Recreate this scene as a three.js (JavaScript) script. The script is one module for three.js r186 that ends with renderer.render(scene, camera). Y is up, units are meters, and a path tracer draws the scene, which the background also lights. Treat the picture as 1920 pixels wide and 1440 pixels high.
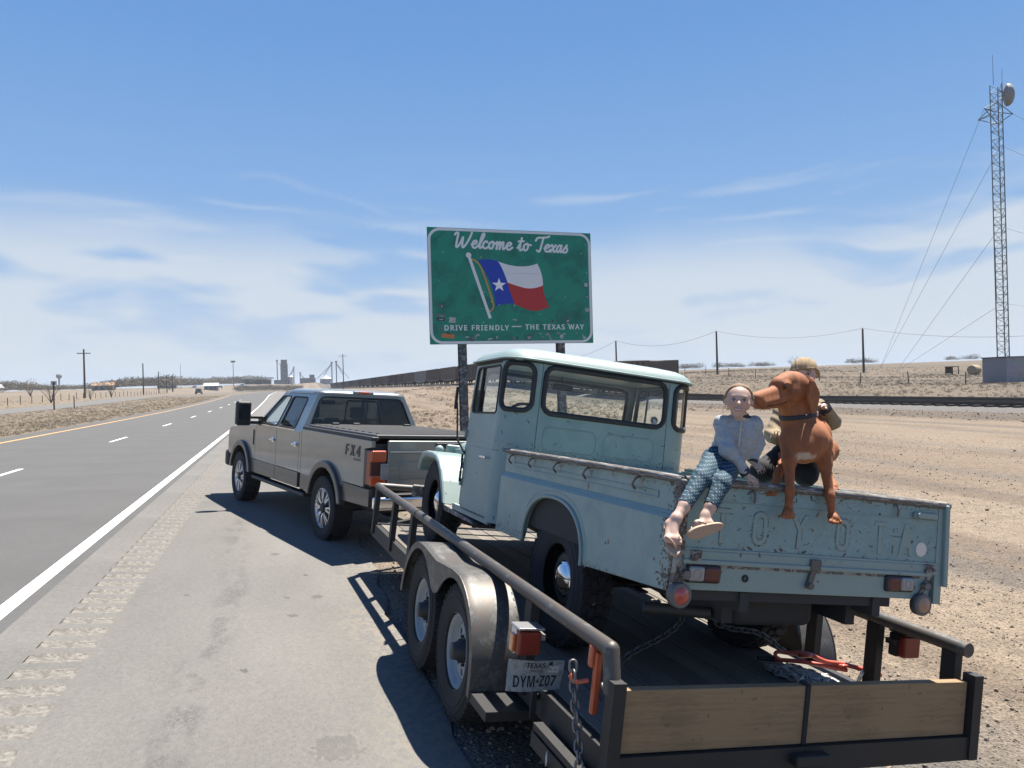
import * as THREE from 'three';
import { mergeGeometries, mergeVertices, toCreasedNormals } from 'three/addons/utils/BufferGeometryUtils.js';
import { RoundedBoxGeometry } from 'three/addons/geometries/RoundedBoxGeometry.js';
import { TextGeometry } from 'three/addons/geometries/TextGeometry.js';
import { FontLoader } from 'three/addons/loaders/FontLoader.js';

// ------------------------------------------------------------------ camera, sky, sun, exposure
const scene = new THREE.Scene();
const camera = new THREE.PerspectiveCamera(54.35, 4 / 3, 0.05, 6000);
camera.position.set(0, 2.0, 0);
camera.rotation.set(0, 0, -0.028);
const renderer = new THREE.WebGLRenderer({ antialias: true });
renderer.toneMapping = THREE.LinearToneMapping;
renderer.toneMappingExposure = 2.6;
renderer.shadowMap.enabled = true;
renderer.setSize(1024, 768);
const sun = new THREE.DirectionalLight(new THREE.Color(1, 0.94, 0.84), 5);
sun.position.set(29, 100, -33); sun.target.position.set(0, 0, -6); sun.position.add(sun.target.position);
sun.castShadow = true; sun.shadow.mapSize.set(4096, 4096); sun.shadow.radius = 1;
Object.assign(sun.shadow.camera, { left: -60, right: 60, top: 60, bottom: -60, near: 1, far: 400 });
sun.name = 'sun'; scene.add(sun, sun.target);

// ------------------------------------------------------------------ noise and random numbers
let seed = 7;
const rnd = () => { seed = (seed * 1664525 + 1013904223) >>> 0; return seed / 4294967296; };
const rr = (a, b) => a + (b - a) * rnd();
const hash = (x, y) => { let h = Math.imul(x | 0, 374761393) + Math.imul(y | 0, 668265263) | 0; h = Math.imul(h ^ (h >>> 13), 1274126177); return ((h ^ (h >>> 16)) >>> 0) / 4294967296; };
const clamp = (x, a = 0, b = 1) => Math.min(b, Math.max(a, x));
const lerp = (a, b, t) => a + (b - a) * t;
const sstep = (a, b, x) => { const t = clamp((x - a) / (b - a)); return t * t * (3 - 2 * t); };
function vnoise(x, y, p = 0) {
  const xi = Math.floor(x), yi = Math.floor(y), fx = x - xi, fy = y - yi;
  const w = (a) => p ? ((a % p) + p) % p : a;
  const sx = fx * fx * (3 - 2 * fx), sy = fy * fy * (3 - 2 * fy);
  const a = hash(w(xi), w(yi)), b = hash(w(xi + 1), w(yi)), c = hash(w(xi), w(yi + 1)), d = hash(w(xi + 1), w(yi + 1));
  return a + (b - a) * sx + (c - a) * sy + (a - b - c + d) * sx * sy;
}
function fbm(x, y, o = 4, p = 0) { let s = 0, a = 0.5, n = 0; for (let i = 0; i < o; i++) { s += a * vnoise(x + i * 17, y + i * 31, p); n += a; x *= 2; y *= 2; a *= 0.5; if (p) p *= 2; } return s / n; }

// ------------------------------------------------------------------ sky: clear spring air with thin cloud low down
{
  const w = 2048, h = 1024, data = new Float32Array(w * h * 4);
  const stops = [[-90, 118, 112, 104], [-3, 150, 150, 152], [0, 196, 210, 226], [3, 193, 210, 230], [6.5, 174, 200, 231], [10, 147, 185, 229], [16, 132, 174, 226], [24, 113, 160, 219], [34, 100, 147, 211], [55, 78, 122, 196], [90, 66, 108, 184]];
  const lin = (c) => { c /= 255; return c <= 0.04045 ? c / 12.92 : ((c + 0.055) / 1.055) ** 2.4; };
  for (let j = 0; j < h; j++) {
    const e = (j + 0.5) / h * 180 - 90;
    let k = 0; while (k < stops.length - 2 && e > stops[k + 1][0]) k++;
    const A = stops[k], B = stops[k + 1], t = clamp((e - A[0]) / (B[0] - A[0]));
    for (let i = 0; i < w; i++) {
      const az = (i + 0.5) / w * 360, o = (j * w + i) * 4;
      let c = [0, 1, 2].map((n) => lin(lerp(A[n + 1], B[n + 1], t)));
      if (e > 0 && e < 18) {
        const warp = fbm(az / 18, e / 5 + 3, 3, 20) * 2.2;
        const sheet = fbm(az / 9 + 2, e / 1.9 + warp, 5, 40);
        const wisp = fbm(az / 12 + 5, e / 0.75 + warp * 3 - az * 0.02, 5, 30);
        const bank = sstep(0.24, 0.52, sheet) * sstep(0, 2, e) * (1 - sstep(7, 13, e + 5 * (fbm(az / 14 + 9, 1.5, 3, 25) - 0.5))) * 0.88;
        const thin = sstep(0.55, 0.85, wisp) * sstep(5, 9, e) * (1 - sstep(13, 18, e)) * 0.34;
        const q = clamp(bank + thin, 0, 0.85);
        const cl = [0.67, 0.735, 0.81];
        c = c.map((v, n) => v + (cl[n] - v) * q);
      }
      data[o] = c[0] / 2.6; data[o + 1] = c[1] / 2.6; data[o + 2] = c[2] / 2.6; data[o + 3] = 1;
    }
  }
  const sky = new THREE.DataTexture(data, w, h, THREE.RGBAFormat, THREE.FloatType);
  sky.mapping = THREE.EquirectangularReflectionMapping; sky.magFilter = THREE.LinearFilter; sky.minFilter = THREE.LinearFilter; sky.needsUpdate = true;
  scene.background = sky; scene.environment = sky;
}

// ------------------------------------------------------------------ building helpers
const used = {};
function numbered(n) { const k = used[n] = (used[n] ?? -1) + 1; return k ? `${n}_${String(k).padStart(3, '0')}` : n; }
function shade(o) { o.traverse((m) => { if (m.isMesh) { m.castShadow = true; m.receiveShadow = true; } }); return o; }
function thing(name, label, category, group, m4) {
  const g = new THREE.Group(); g.name = numbered(name); g.userData = { label, category }; if (group) g.userData.group = group;
  if (m4) { m4.decompose(g.position, g.quaternion, g.scale); }
  scene.add(g); return g;
}
function single(name, geo, mat, label, category, group) {
  const m = new THREE.Mesh(geo, mat); m.name = numbered(name); m.userData = { label, category }; if (group) m.userData.group = group; shade(m); scene.add(m); return m;
}
function struct(name, geo, mat) { const m = new THREE.Mesh(geo, mat); m.name = numbered(name); m.userData = { kind: 'structure' }; shade(m); scene.add(m); return m; }
function part(parent, name, geo, mat, label) {
  const m = new THREE.Mesh(Array.isArray(geo) ? merge(geo) : geo, mat); m.name = name; if (label) m.userData.label = label; shade(m); parent.add(m); return m;
}
function copyOf(src, label) { const c = src.clone(); c.name = numbered(src.name.replace(/_\d+$/, '')); c.userData = { ...src.userData }; if (label) c.userData.label = label; scene.add(c); return c; }
function flat(g) { // non-indexed, same attributes everywhere
  let q = g.index ? g.toNonIndexed() : g;
  for (const k of Object.keys(q.attributes)) if (!['position', 'normal', 'uv'].includes(k)) q.deleteAttribute(k);
  if (!q.attributes.normal) q.computeVertexNormals();
  if (!q.attributes.uv) q.setAttribute('uv', new THREE.BufferAttribute(new Float32Array(q.attributes.position.count * 2), 2));
  return q;
}
const merge = (l) => mergeGeometries(l.map(flat));
function muv(g0, s = 1, off = 0) { // texture coordinates in metres, by the face's main direction
  const g = flat(g0), p = g.attributes.position, u = g.attributes.uv;
  for (let i = 0; i < p.count; i += 3) {
    const a = new THREE.Vector3().fromBufferAttribute(p, i), b = new THREE.Vector3().fromBufferAttribute(p, i + 1), c = new THREE.Vector3().fromBufferAttribute(p, i + 2);
    const n = b.clone().sub(a).cross(c.clone().sub(a)); const ax = Math.abs(n.x), ay = Math.abs(n.y), az = Math.abs(n.z);
    [a, b, c].forEach((v, k) => { const q = ax >= ay && ax >= az ? [v.z, v.y] : ay >= az ? [v.x, v.z] : [v.x, v.y]; u.setXY(i + k, q[0] * s + off, q[1] * s + off * 0.37); });
  }
  return g;
}
const V = (x, y, z) => new THREE.Vector3(x, y, z);
function mv(g, x = 0, y = 0, z = 0, rx = 0, ry = 0, rz = 0) { return g.applyMatrix4(new THREE.Matrix4().compose(V(x, y, z), new THREE.Quaternion().setFromEuler(new THREE.Euler(rx, ry, rz, 'YXZ')), V(1, 1, 1))); }
const box = (w, h, d, x = 0, y = 0, z = 0, rx = 0, ry = 0, rz = 0) => muv(mv(new THREE.BoxGeometry(w, h, d), x, y, z, rx, ry, rz));
const rbox = (w, h, d, r, x = 0, y = 0, z = 0, rx = 0, ry = 0, rz = 0, seg = 2) => muv(mv(new RoundedBoxGeometry(w, h, d, seg, Math.min(r, w / 2.01, h / 2.01, d / 2.01)), x, y, z, rx, ry, rz));
function rod(a, b, r0, r1 = r0, n = 10, open = false) {
  const A = V(...a), B = V(...b), d = B.clone().sub(A), L = d.length();
  const g = new THREE.CylinderGeometry(r1, r0, L, n, 1, open);
  g.applyQuaternion(new THREE.Quaternion().setFromUnitVectors(V(0, 1, 0), d.normalize()));
  return g.translate((A.x + B.x) / 2, (A.y + B.y) / 2, (A.z + B.z) / 2);
}
function beam(a, b, w, h, up = V(0, 1, 0)) { // rectangular bar
  const A = V(...a), B = V(...b), d = B.clone().sub(A), L = d.length(); d.normalize();
  const x = up.clone().cross(d).normalize(), y = d.clone().cross(x);
  const g = new THREE.BoxGeometry(w, h, L); g.applyMatrix4(new THREE.Matrix4().makeBasis(x, y, d));
  return muv(g.translate((A.x + B.x) / 2, (A.y + B.y) / 2, (A.z + B.z) / 2));
}
const tube = (pts, r, seg = 24, n = 8, closed = false, tension = 0.5) => new THREE.TubeGeometry(new THREE.CatmullRomCurve3(pts.map((p) => V(...p)), closed, 'catmullrom', tension), seg, r, n, closed);
const lathe = (pts, n = 32) => new THREE.LatheGeometry(pts.map((p) => new THREE.Vector2(p[0], p[1])), n);
function shape(pts) { const s = new THREE.Shape(); pts.forEach((p, i) => i ? s.lineTo(p[0], p[1]) : s.moveTo(p[0], p[1])); s.closePath(); return s; }
function ext(s, d, bevel = 0, curve = 12) { return new THREE.ExtrudeGeometry(s, { depth: d, bevelEnabled: bevel > 0, bevelThickness: bevel, bevelSize: bevel, bevelOffset: -bevel, bevelSegments: 2, curveSegments: curve }); }
// plate drawn in (z, y) of a vehicle's side, extruded along x from x0 to x1
function side(pts, x0, x1, bevel = 0, holes = []) {
  const s = pts instanceof THREE.Shape ? pts : shape(pts); for (const h of holes) s.holes.push(h);
  const g = ext(s, Math.abs(x1 - x0) - 2 * bevel, bevel); g.translate(0, 0, bevel);
  // (X,Y,Z)->(Z+min, Y, X): keep handedness by mirroring through basis (z axis -> +x)
  const m = new THREE.Matrix4().makeBasis(V(0, 0, 1), V(0, 1, 0), V(1, 0, 0)); g.applyMatrix4(m);
  // this basis is left handed: flip the winding
  const q = flat(g), p = q.attributes.position, n = q.attributes.normal;
  for (let i = 0; i < p.count; i += 3) for (const a of [p, n]) { const t = [a.getX(i), a.getY(i), a.getZ(i)]; a.setXYZ(i, a.getX(i + 1), a.getY(i + 1), a.getZ(i + 1)); a.setXYZ(i + 1, ...t); }
  q.computeVertexNormals(); q.translate(Math.min(x0, x1), 0, 0); return muv(q);
}
// grid of points f(s,t) as a smooth sheet
function sheet(f, n, m, us = 1, vs = 1) {
  const pos = [], uv = [], idx = [];
  for (let j = 0; j <= m; j++) for (let i = 0; i <= n; i++) { const p = f(i / n, j / m); pos.push(p[0], p[1], p[2]); uv.push(i / n * us, j / m * vs); }
  for (let j = 0; j < m; j++) for (let i = 0; i < n; i++) { const a = j * (n + 1) + i, b = a + 1, c = a + n + 1, d = c + 1; idx.push(a, b, d, a, d, c); }
  const g = new THREE.BufferGeometry(); g.setAttribute('position', new THREE.Float32BufferAttribute(pos, 3)); g.setAttribute('uv', new THREE.Float32BufferAttribute(uv, 2)); g.setIndex(idx); g.computeVertexNormals(); return g;
}
// closed outline of a rounded rectangle, n points, starting at its right middle
function rrect(x0, y0, x1, y1, r, n = 48) {
  const cx = (x0 + x1) / 2, cy = (y0 + y1) / 2, hx = (x1 - x0) / 2, hy = (y1 - y0) / 2, out = [];
  r = Math.min(r, hx, hy);
  const len = 4 * (hx - r) + 4 * (hy - r) + 2 * Math.PI * r;
  for (let i = 0; i < n; i++) {
    let d = i / n * len; const s = [[hy - r, 0], [Math.PI / 2 * r, 1], [2 * (hx - r), 2], [Math.PI / 2 * r, 3], [2 * (hy - r), 4], [Math.PI / 2 * r, 5], [2 * (hx - r), 6], [Math.PI / 2 * r, 7], [hy - r, 8]];
    let k = 0; while (k < 8 && d > s[k][0]) { d -= s[k][0]; k++; }
    const a = d / r; let p;
    if (k === 0) p = [hx, d]; else if (k === 1) p = [hx - r + r * Math.cos(a), hy - r + r * Math.sin(a)]; else if (k === 2) p = [hx - r - d, hy];
    else if (k === 3) p = [-hx + r - r * Math.sin(a), hy - r + r * Math.cos(a)]; else if (k === 4) p = [-hx, hy - r - d]; else if (k === 5) p = [-hx + r - r * Math.cos(a), -hy + r - r * Math.sin(a)];
    else if (k === 6) p = [-hx + r + d, -hy]; else if (k === 7) p = [hx - r + r * Math.sin(a), -hy + r - r * Math.cos(a)]; else p = [hx, -hy + r + d];
    out.push([cx + p[0], cy + p[1]]);
  }
  return out;
}
// wall panel with one rounded opening; map(a,b) bends the flat drawing into place
function holed(x0, y0, x1, y1, hole, map, rings = 4) {
  const n = hole.length, cx = hole.reduce((s, p) => s + p[0], 0) / n, cy = hole.reduce((s, p) => s + p[1], 0) / n, out = [];
  const corners = [[x0, y0], [x1, y0], [x1, y1], [x0, y1]];
  hole.forEach((p) => { const dx = p[0] - cx, dy = p[1] - cy; let t = 1e9; if (dx > 1e-9) t = Math.min(t, (x1 - cx) / dx); if (dx < -1e-9) t = Math.min(t, (x0 - cx) / dx); if (dy > 1e-9) t = Math.min(t, (y1 - cy) / dy); if (dy < -1e-9) t = Math.min(t, (y0 - cy) / dy); out.push([cx + dx * t, cy + dy * t]); });
  for (const c of corners) { let b = 0, bd = 1e9; out.forEach((p, i) => { const d = Math.hypot(p[0] - c[0], p[1] - c[1]); if (d < bd) { bd = d; b = i; } }); out[b] = c; }
  const pos = [], uv = [], idx = [];
  for (let k = 0; k <= rings; k++) for (let i = 0; i < n; i++) { const a = lerp(hole[i][0], out[i][0], k / rings), b = lerp(hole[i][1], out[i][1], k / rings); pos.push(...map(a, b)); uv.push(a, b); }
  for (let k = 0; k < rings; k++) for (let i = 0; i < n; i++) { const j = (i + 1) % n, a = k * n + i, b = k * n + j, c = a + n, d = b + n; idx.push(a, c, d, a, d, b); }
  const g = new THREE.BufferGeometry(); g.setAttribute('position', new THREE.Float32BufferAttribute(pos, 3)); g.setAttribute('uv', new THREE.Float32BufferAttribute(uv, 2)); g.setIndex(idx); g.computeVertexNormals(); return g;
}
function filled(hole, map, rings = 4) { // glass for such an opening
  const n = hole.length, cx = hole.reduce((s, p) => s + p[0], 0) / n, cy = hole.reduce((s, p) => s + p[1], 0) / n, pos = [...map(cx, cy)], uv = [cx, cy], idx = [];
  for (let k = 1; k <= rings; k++) for (let i = 0; i < n; i++) { const a = lerp(cx, hole[i][0], k / rings), b = lerp(cy, hole[i][1], k / rings); pos.push(...map(a, b)); uv.push(a, b); }
  for (let i = 0; i < n; i++) idx.push(0, 1 + i, 1 + (i + 1) % n);
  for (let k = 0; k < rings - 1; k++) for (let i = 0; i < n; i++) { const j = (i + 1) % n, a = 1 + k * n + i, b = 1 + k * n + j, c = a + n, d = b + n; idx.push(a, c, d, a, d, b); }
  const g = new THREE.BufferGeometry(); g.setAttribute('position', new THREE.Float32BufferAttribute(pos, 3)); g.setAttribute('uv', new THREE.Float32BufferAttribute(uv, 2)); g.setIndex(idx); g.computeVertexNormals(); return g;
}
const gasket = (hole, map, r, n = 6) => new THREE.TubeGeometry(new THREE.CatmullRomCurve3(hole.map((p) => V(...map(p[0], p[1]))), true), hole.length, r, n, true);
const frameM = (yaw, pitch, roll, x, y, z) => new THREE.Matrix4().compose(V(x, y, z), new THREE.Quaternion().setFromEuler(new THREE.Euler(pitch, yaw, roll, 'YXZ')), V(1, 1, 1));

// ------------------------------------------------------------------ materials
const enc = (v) => { v = clamp(v); return Math.round(255 * (v <= 0.0031308 ? v * 12.92 : 1.055 * v ** (1 / 2.4) - 0.055)); };
function dtex(n, fn, srgb = true, rep = 1) { // tileable texture; fn(i,j,n) gives linear colour or one value
  const d = new Uint8Array(n * n * 4);
  for (let j = 0; j < n; j++) for (let i = 0; i < n; i++) { let c = fn(i, j, n); if (typeof c === 'number') c = [c, c, c]; const o = (j * n + i) * 4; for (let k = 0; k < 3; k++) d[o + k] = srgb ? enc(c[k]) : Math.round(255 * clamp(c[k])); d[o + 3] = 255; }
  const t = new THREE.DataTexture(d, n, n, THREE.RGBAFormat); t.wrapS = t.wrapT = THREE.RepeatWrapping; t.magFilter = THREE.LinearFilter; t.minFilter = THREE.LinearMipmapLinearFilter; t.generateMipmaps = true;
  if (srgb) t.colorSpace = THREE.SRGBColorSpace; t.repeat.set(rep, rep); t.needsUpdate = true; return t;
}
const tn = (i, j, n, f, o = 3) => fbm(i / n * f, j / n * f, o, f); // tileable fbm, f periods
const mix = (a, b, t) => [lerp(a[0], b[0], t), lerp(a[1], b[1], t), lerp(a[2], b[2], t)];
const C = (r, g, b) => new THREE.Color().setRGB(r, g, b);
const mat = (c, rough = 0.6, metal = 0, extra = {}) => new THREE.MeshStandardMaterial({ color: C(...c), roughness: rough, metalness: metal, side: THREE.DoubleSide, ...extra });
const paint = (c, rough = 0.4, extra = {}) => new THREE.MeshPhysicalMaterial({ color: C(...c), roughness: rough, clearcoat: 0.6, clearcoatRoughness: 0.15, side: THREE.DoubleSide, ...extra });
const grain = dtex(256, (i, j, n) => 0.35 + 0.65 * hash(i * 3 + 1, j * 7 + 5) * 0.5 + 0.3 * tn(i, j, n, 16), false, 3);
const softBump = dtex(256, (i, j, n) => tn(i, j, n, 8, 5), false, 1);
const scuff = dtex(512, (i, j, n) => { const a = tn(i, j, n, 6, 5), b = tn(i + 90, j + 30, n, 40, 2); return 0.82 + 0.3 * (a - 0.5) + 0.12 * (b - 0.5); }, true, 1);
const M = {
  chrome: mat([0.75, 0.75, 0.76], 0.12, 1), steel: mat([0.42, 0.42, 0.42], 0.42, 0.9), alum: mat([0.62, 0.62, 0.63], 0.32, 0.85),
  black: mat([0.018, 0.018, 0.02], 0.55), rubber: mat([0.022, 0.022, 0.024], 0.85, 0, { bumpMap: grain, bumpScale: 0.0015 }), gasket: mat([0.016, 0.017, 0.02], 0.6),
  dark: mat([0.03, 0.03, 0.032], 0.8), frame: mat([0.017, 0.017, 0.018], 0.62, 0, { map: scuff, bumpMap: softBump, bumpScale: 0.001 }),
  glass: new THREE.MeshPhysicalMaterial({ color: C(0.86, 0.92, 0.92), roughness: 0.02, transmission: 1, thickness: 0, ior: 1.5, side: THREE.DoubleSide }),
  tint: new THREE.MeshPhysicalMaterial({ color: C(0.055, 0.07, 0.078), roughness: 0.03, transmission: 1, thickness: 0, ior: 1.5, side: THREE.DoubleSide }),
  redLens: new THREE.MeshPhysicalMaterial({ color: C(0.36, 0.03, 0.014), roughness: 0.22, clearcoat: 1, side: THREE.DoubleSide }), amberLens: new THREE.MeshPhysicalMaterial({ color: C(0.5, 0.13, 0.03), roughness: 0.25, clearcoat: 1, side: THREE.DoubleSide }),
  clearLens: new THREE.MeshPhysicalMaterial({ color: C(0.22, 0.225, 0.225), roughness: 0.15, clearcoat: 1, side: THREE.DoubleSide }),
};
const font = await new FontLoader().loadAsync('fonts/droid/droid_sans_bold.typeface.json');
const text3 = (s, size, depth, bevel = 0) => { const g = new TextGeometry(s, { font, size, depth, curveSegments: 4, bevelEnabled: bevel > 0, bevelThickness: bevel, bevelSize: bevel * 0.6, bevelSegments: 1 }); g.computeBoundingBox(); return g; };
// ------------------------------------------------------------------ the lie of the land: u across the road, v along it
const YAW = 0.30, cY = Math.cos(YAW), sY = Math.sin(YAW);
const toUV = (x, z) => [cY * x - sY * z, -sY * x - cY * z];
const toXZ = (u, v) => [cY * u - sY * v, -sY * u - cY * v];
const profPts = [[-3000, 1.2], [-60, 0.75], [-30.5, 0.5], [-23.5, 0.5], [-18, 0.18], [-12, 0.3], [-10.75, 0.4], [-9.75, 0.376], [-6, 0.285], [-2.1, 0.196], [-1.75, 0.165], [-1.37, 0.125], [-0.68, 0.064], [0.6, -0.035], [0.95, -0.035], [1.3, -0.075], [2.26, -0.185], [3.2, -0.345], [4.5, -0.45], [8, -0.5], [18, -0.34], [29.5, -0.12], [31.3, 0.02], [42.5, 0.02], [45, 0.0], [60, 0.7], [3000, 0.6]];
function prof(u) { let k = 0; while (k < profPts.length - 2 && u > profPts[k + 1][0]) k++; const a = profPts[k], b = profPts[k + 1]; return lerp(a[1], b[1], clamp((u - a[0]) / (b[0] - a[0]))); }
function rise(u, v) {
  const l = v < 45 ? 0 : v < 160 ? 0.9 * ((v - 45) / 115) ** 2 : v < 900 ? 0.9 + (v - 160) * lerp(0.0102, 0.0012, sstep(-75, -25, u)) : lerp(8.45, 1.79, sstep(-75, -25, u));
  const r = 1.95 * sstep(58, 128, v) + 0.0004 * clamp(v - 135, 0, 600);
  const d = Math.hypot(u, v), hill = 0.0125 * clamp(d - 95, 0, 800) * sstep(44, 95, u);
  return lerp(l, r, sstep(8, 26, u)) + hill + 6.2 * sstep(540, 700, v) * sstep(-75, -25, u) * (1 - sstep(34, 52, u));
}
const lotNoise = (u, v) => { const w = sstep(1.2, 2.2, u) * (1 - sstep(28, 30, u)) ; if (w <= 0) return 0; return w * (0.05 * (fbm(u * 0.35, v * 0.2, 3) - 0.5) + 0.07 * (fbm(u * 1.6 + 9, v * 0.12, 3) - 0.5) * sstep(3.6, 5, u)); };
const fieldNoise = (u, v) => 0.5 * (fbm(u / 14 + 50, v / 14, 4) - 0.5) * (sstep(44, 60, u) + 1 - sstep(-60, -32, u)) + 0.1 * (fbm(u * 0.8, v * 0.8, 2) - 0.5) * (sstep(-23.5, -22, u) * (1 - sstep(-12.5, -11.5, u)));
const ground = (u, v) => prof(u) + rise(u, v) + lotNoise(u, v) + fieldNoise(u, v);
const series = (l) => { const o = []; for (const [a, b, s] of l) for (let x = a; x < b - 1e-6; x += s) o.push(+x.toFixed(4)); o.push(l[l.length - 1][1]); return o; };
const Vs = series([[-30, -6, 4], [-6, 34, 0.25], [34, 100, 1.5], [100, 320, 10], [320, 900, 29], [900, 3000, 150]]);
function strip(us, lift = 0, y0 = ground, vs = Vs, uvs = 1) {
  const pos = [], uv = [], idx = [], n = us.length;
  for (const v of vs) for (const u of us) { const [x, z] = toXZ(u, v); pos.push(x, y0(u, v) + lift, z); uv.push(u * uvs, v * uvs); }
  for (let j = 0; j < vs.length - 1; j++) for (let i = 0; i < n - 1; i++) { const a = j * n + i, b = a + 1, c = a + n, d = c + 1; idx.push(a, b, d, a, d, c); }
  const g = new THREE.BufferGeometry(); g.setAttribute('position', new THREE.Float32BufferAttribute(pos, 3)); g.setAttribute('uv', new THREE.Float32BufferAttribute(uv, 2)); g.setIndex(idx); g.computeVertexNormals(); return g;
}
// ground sheet: gravel lot, verge and fields in one
{
  const us = [...series([[-2000, -400, 100], [-400, -120, 20], [-120, -60, 6], [-60, -31, 2.5]]), -30.5, -23.5, ...series([[-22.5, -11.5, 1]]), -10.75, -9.75, -6, -2.1, -1.75, -1.37, -0.68, 0.6, 0.95, ...series([[1.1, 14, 0.2], [14, 29, 0.75]]), 29.5, 31.3, 42.5, 45, ...series([[48, 120, 5], [120, 400, 20], [400, 2000, 100]])].sort((a, b) => a - b).filter((x, i, l) => !i || x - l[i - 1] > 1e-3);
  const under = (u, v) => ground(u, v) - ((u > -10.8 && u < 0.9) ? 0.09 : (u >= -30.6 && u <= -23.4) ? 0.0 : 0);
  const g = strip(us, 0, under);
  const p = g.attributes.position, col = new Float32Array(p.count * 3);
  const tan = [0.41, 0.305, 0.208], pale = [0.49, 0.378, 0.268], grey = [0.21, 0.2, 0.185], straw = [0.36, 0.285, 0.2], dull = [0.27, 0.22, 0.16], dirt = [0.29, 0.212, 0.145], ballast = [0.2, 0.16, 0.122];
  for (let i = 0; i < p.count; i++) {
    const [u, v] = toUV(p.getX(i), p.getZ(i)); let c;
    const n1 = fbm(u * 0.3, v * 0.12, 4), n2 = fbm(u * 1.7 + 4, v * 1.1, 3);
    if (u > 0.5 && u < 29.4) { c = mix(tan, pale, sstep(0.35, 0.7, n1)); c = mix(c, dirt, 0.75 * sstep(0.5, 0.66, fbm(u * 1.3 + 30, v * 0.07, 4))); c = mix(c, grey, 0.5 * sstep(0.6, 0.72, fbm(u * 0.9 + 80, v * 0.05 + 7, 4))); const e = sstep(0.42, 0.6, n2 * 0.6 + 0.4 * fbm(u * 0.6 + 70, v * 0.5, 2)) * (1 - sstep(2.6, 5.4, u)); c = mix(c, grey, clamp(e * 1.2) * (v < 12 ? 1 : 0.4)); if (v < 4.6) c = mix(c, grey, (1 - sstep(3.2, 5.6, u)) * 0.85); }
    else if (u >= 29.4 && u < 45.5) c = mix(ballast, dirt, n2 * 0.6);
    else if (u >= 45.5) { c = mix([0.29, 0.222, 0.15], [0.2, 0.158, 0.112], sstep(0.35, 0.65, fbm(u / 9, v / 9 + 3, 4))); c = mix(c, [0.31, 0.235, 0.15], 0.5 * sstep(0.5, 0.8, fbm(u / 40, v / 40 + 9, 3))); }
    else if (u < -31) { c = mix(straw, [0.42, 0.33, 0.225], sstep(0.35, 0.7, fbm(u / 12, v / 30, 4))); }
    else { c = mix(straw, dull, sstep(0.4, 0.7, fbm(u / 1.6, v / 5, 4))); }
    col.set(c.map((x) => x * 0.72), i * 3);
  }
  g.setAttribute('color', new THREE.BufferAttribute(col, 3));
  const gravel = dtex(768, (i, j, n) => { const a = tn(i, j, n, 160, 2), b = tn(i + 77, j + 13, n, 24, 3), s = hash(i * 5, j * 3) ; return clamp(0.5 + 0.5 * (a - 0.5) + 0.24 * (b - 0.5) + 0.16 * (s - 0.5) + (a > 0.76 ? 0.12 : 0) - (a < 0.25 ? 0.12 : 0)); }, true, 1 / 2.3);
  const gbump = dtex(512, (i, j, n) => tn(i, j, n, 160, 2) * 0.75 + 0.25 * tn(i, j, n, 30, 2), false, 1 / 2.3);
  struct('ground', g, new THREE.MeshStandardMaterial({ vertexColors: true, map: gravel, bumpMap: gbump, bumpScale: 0.03, roughness: 0.97 }));
}
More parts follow.
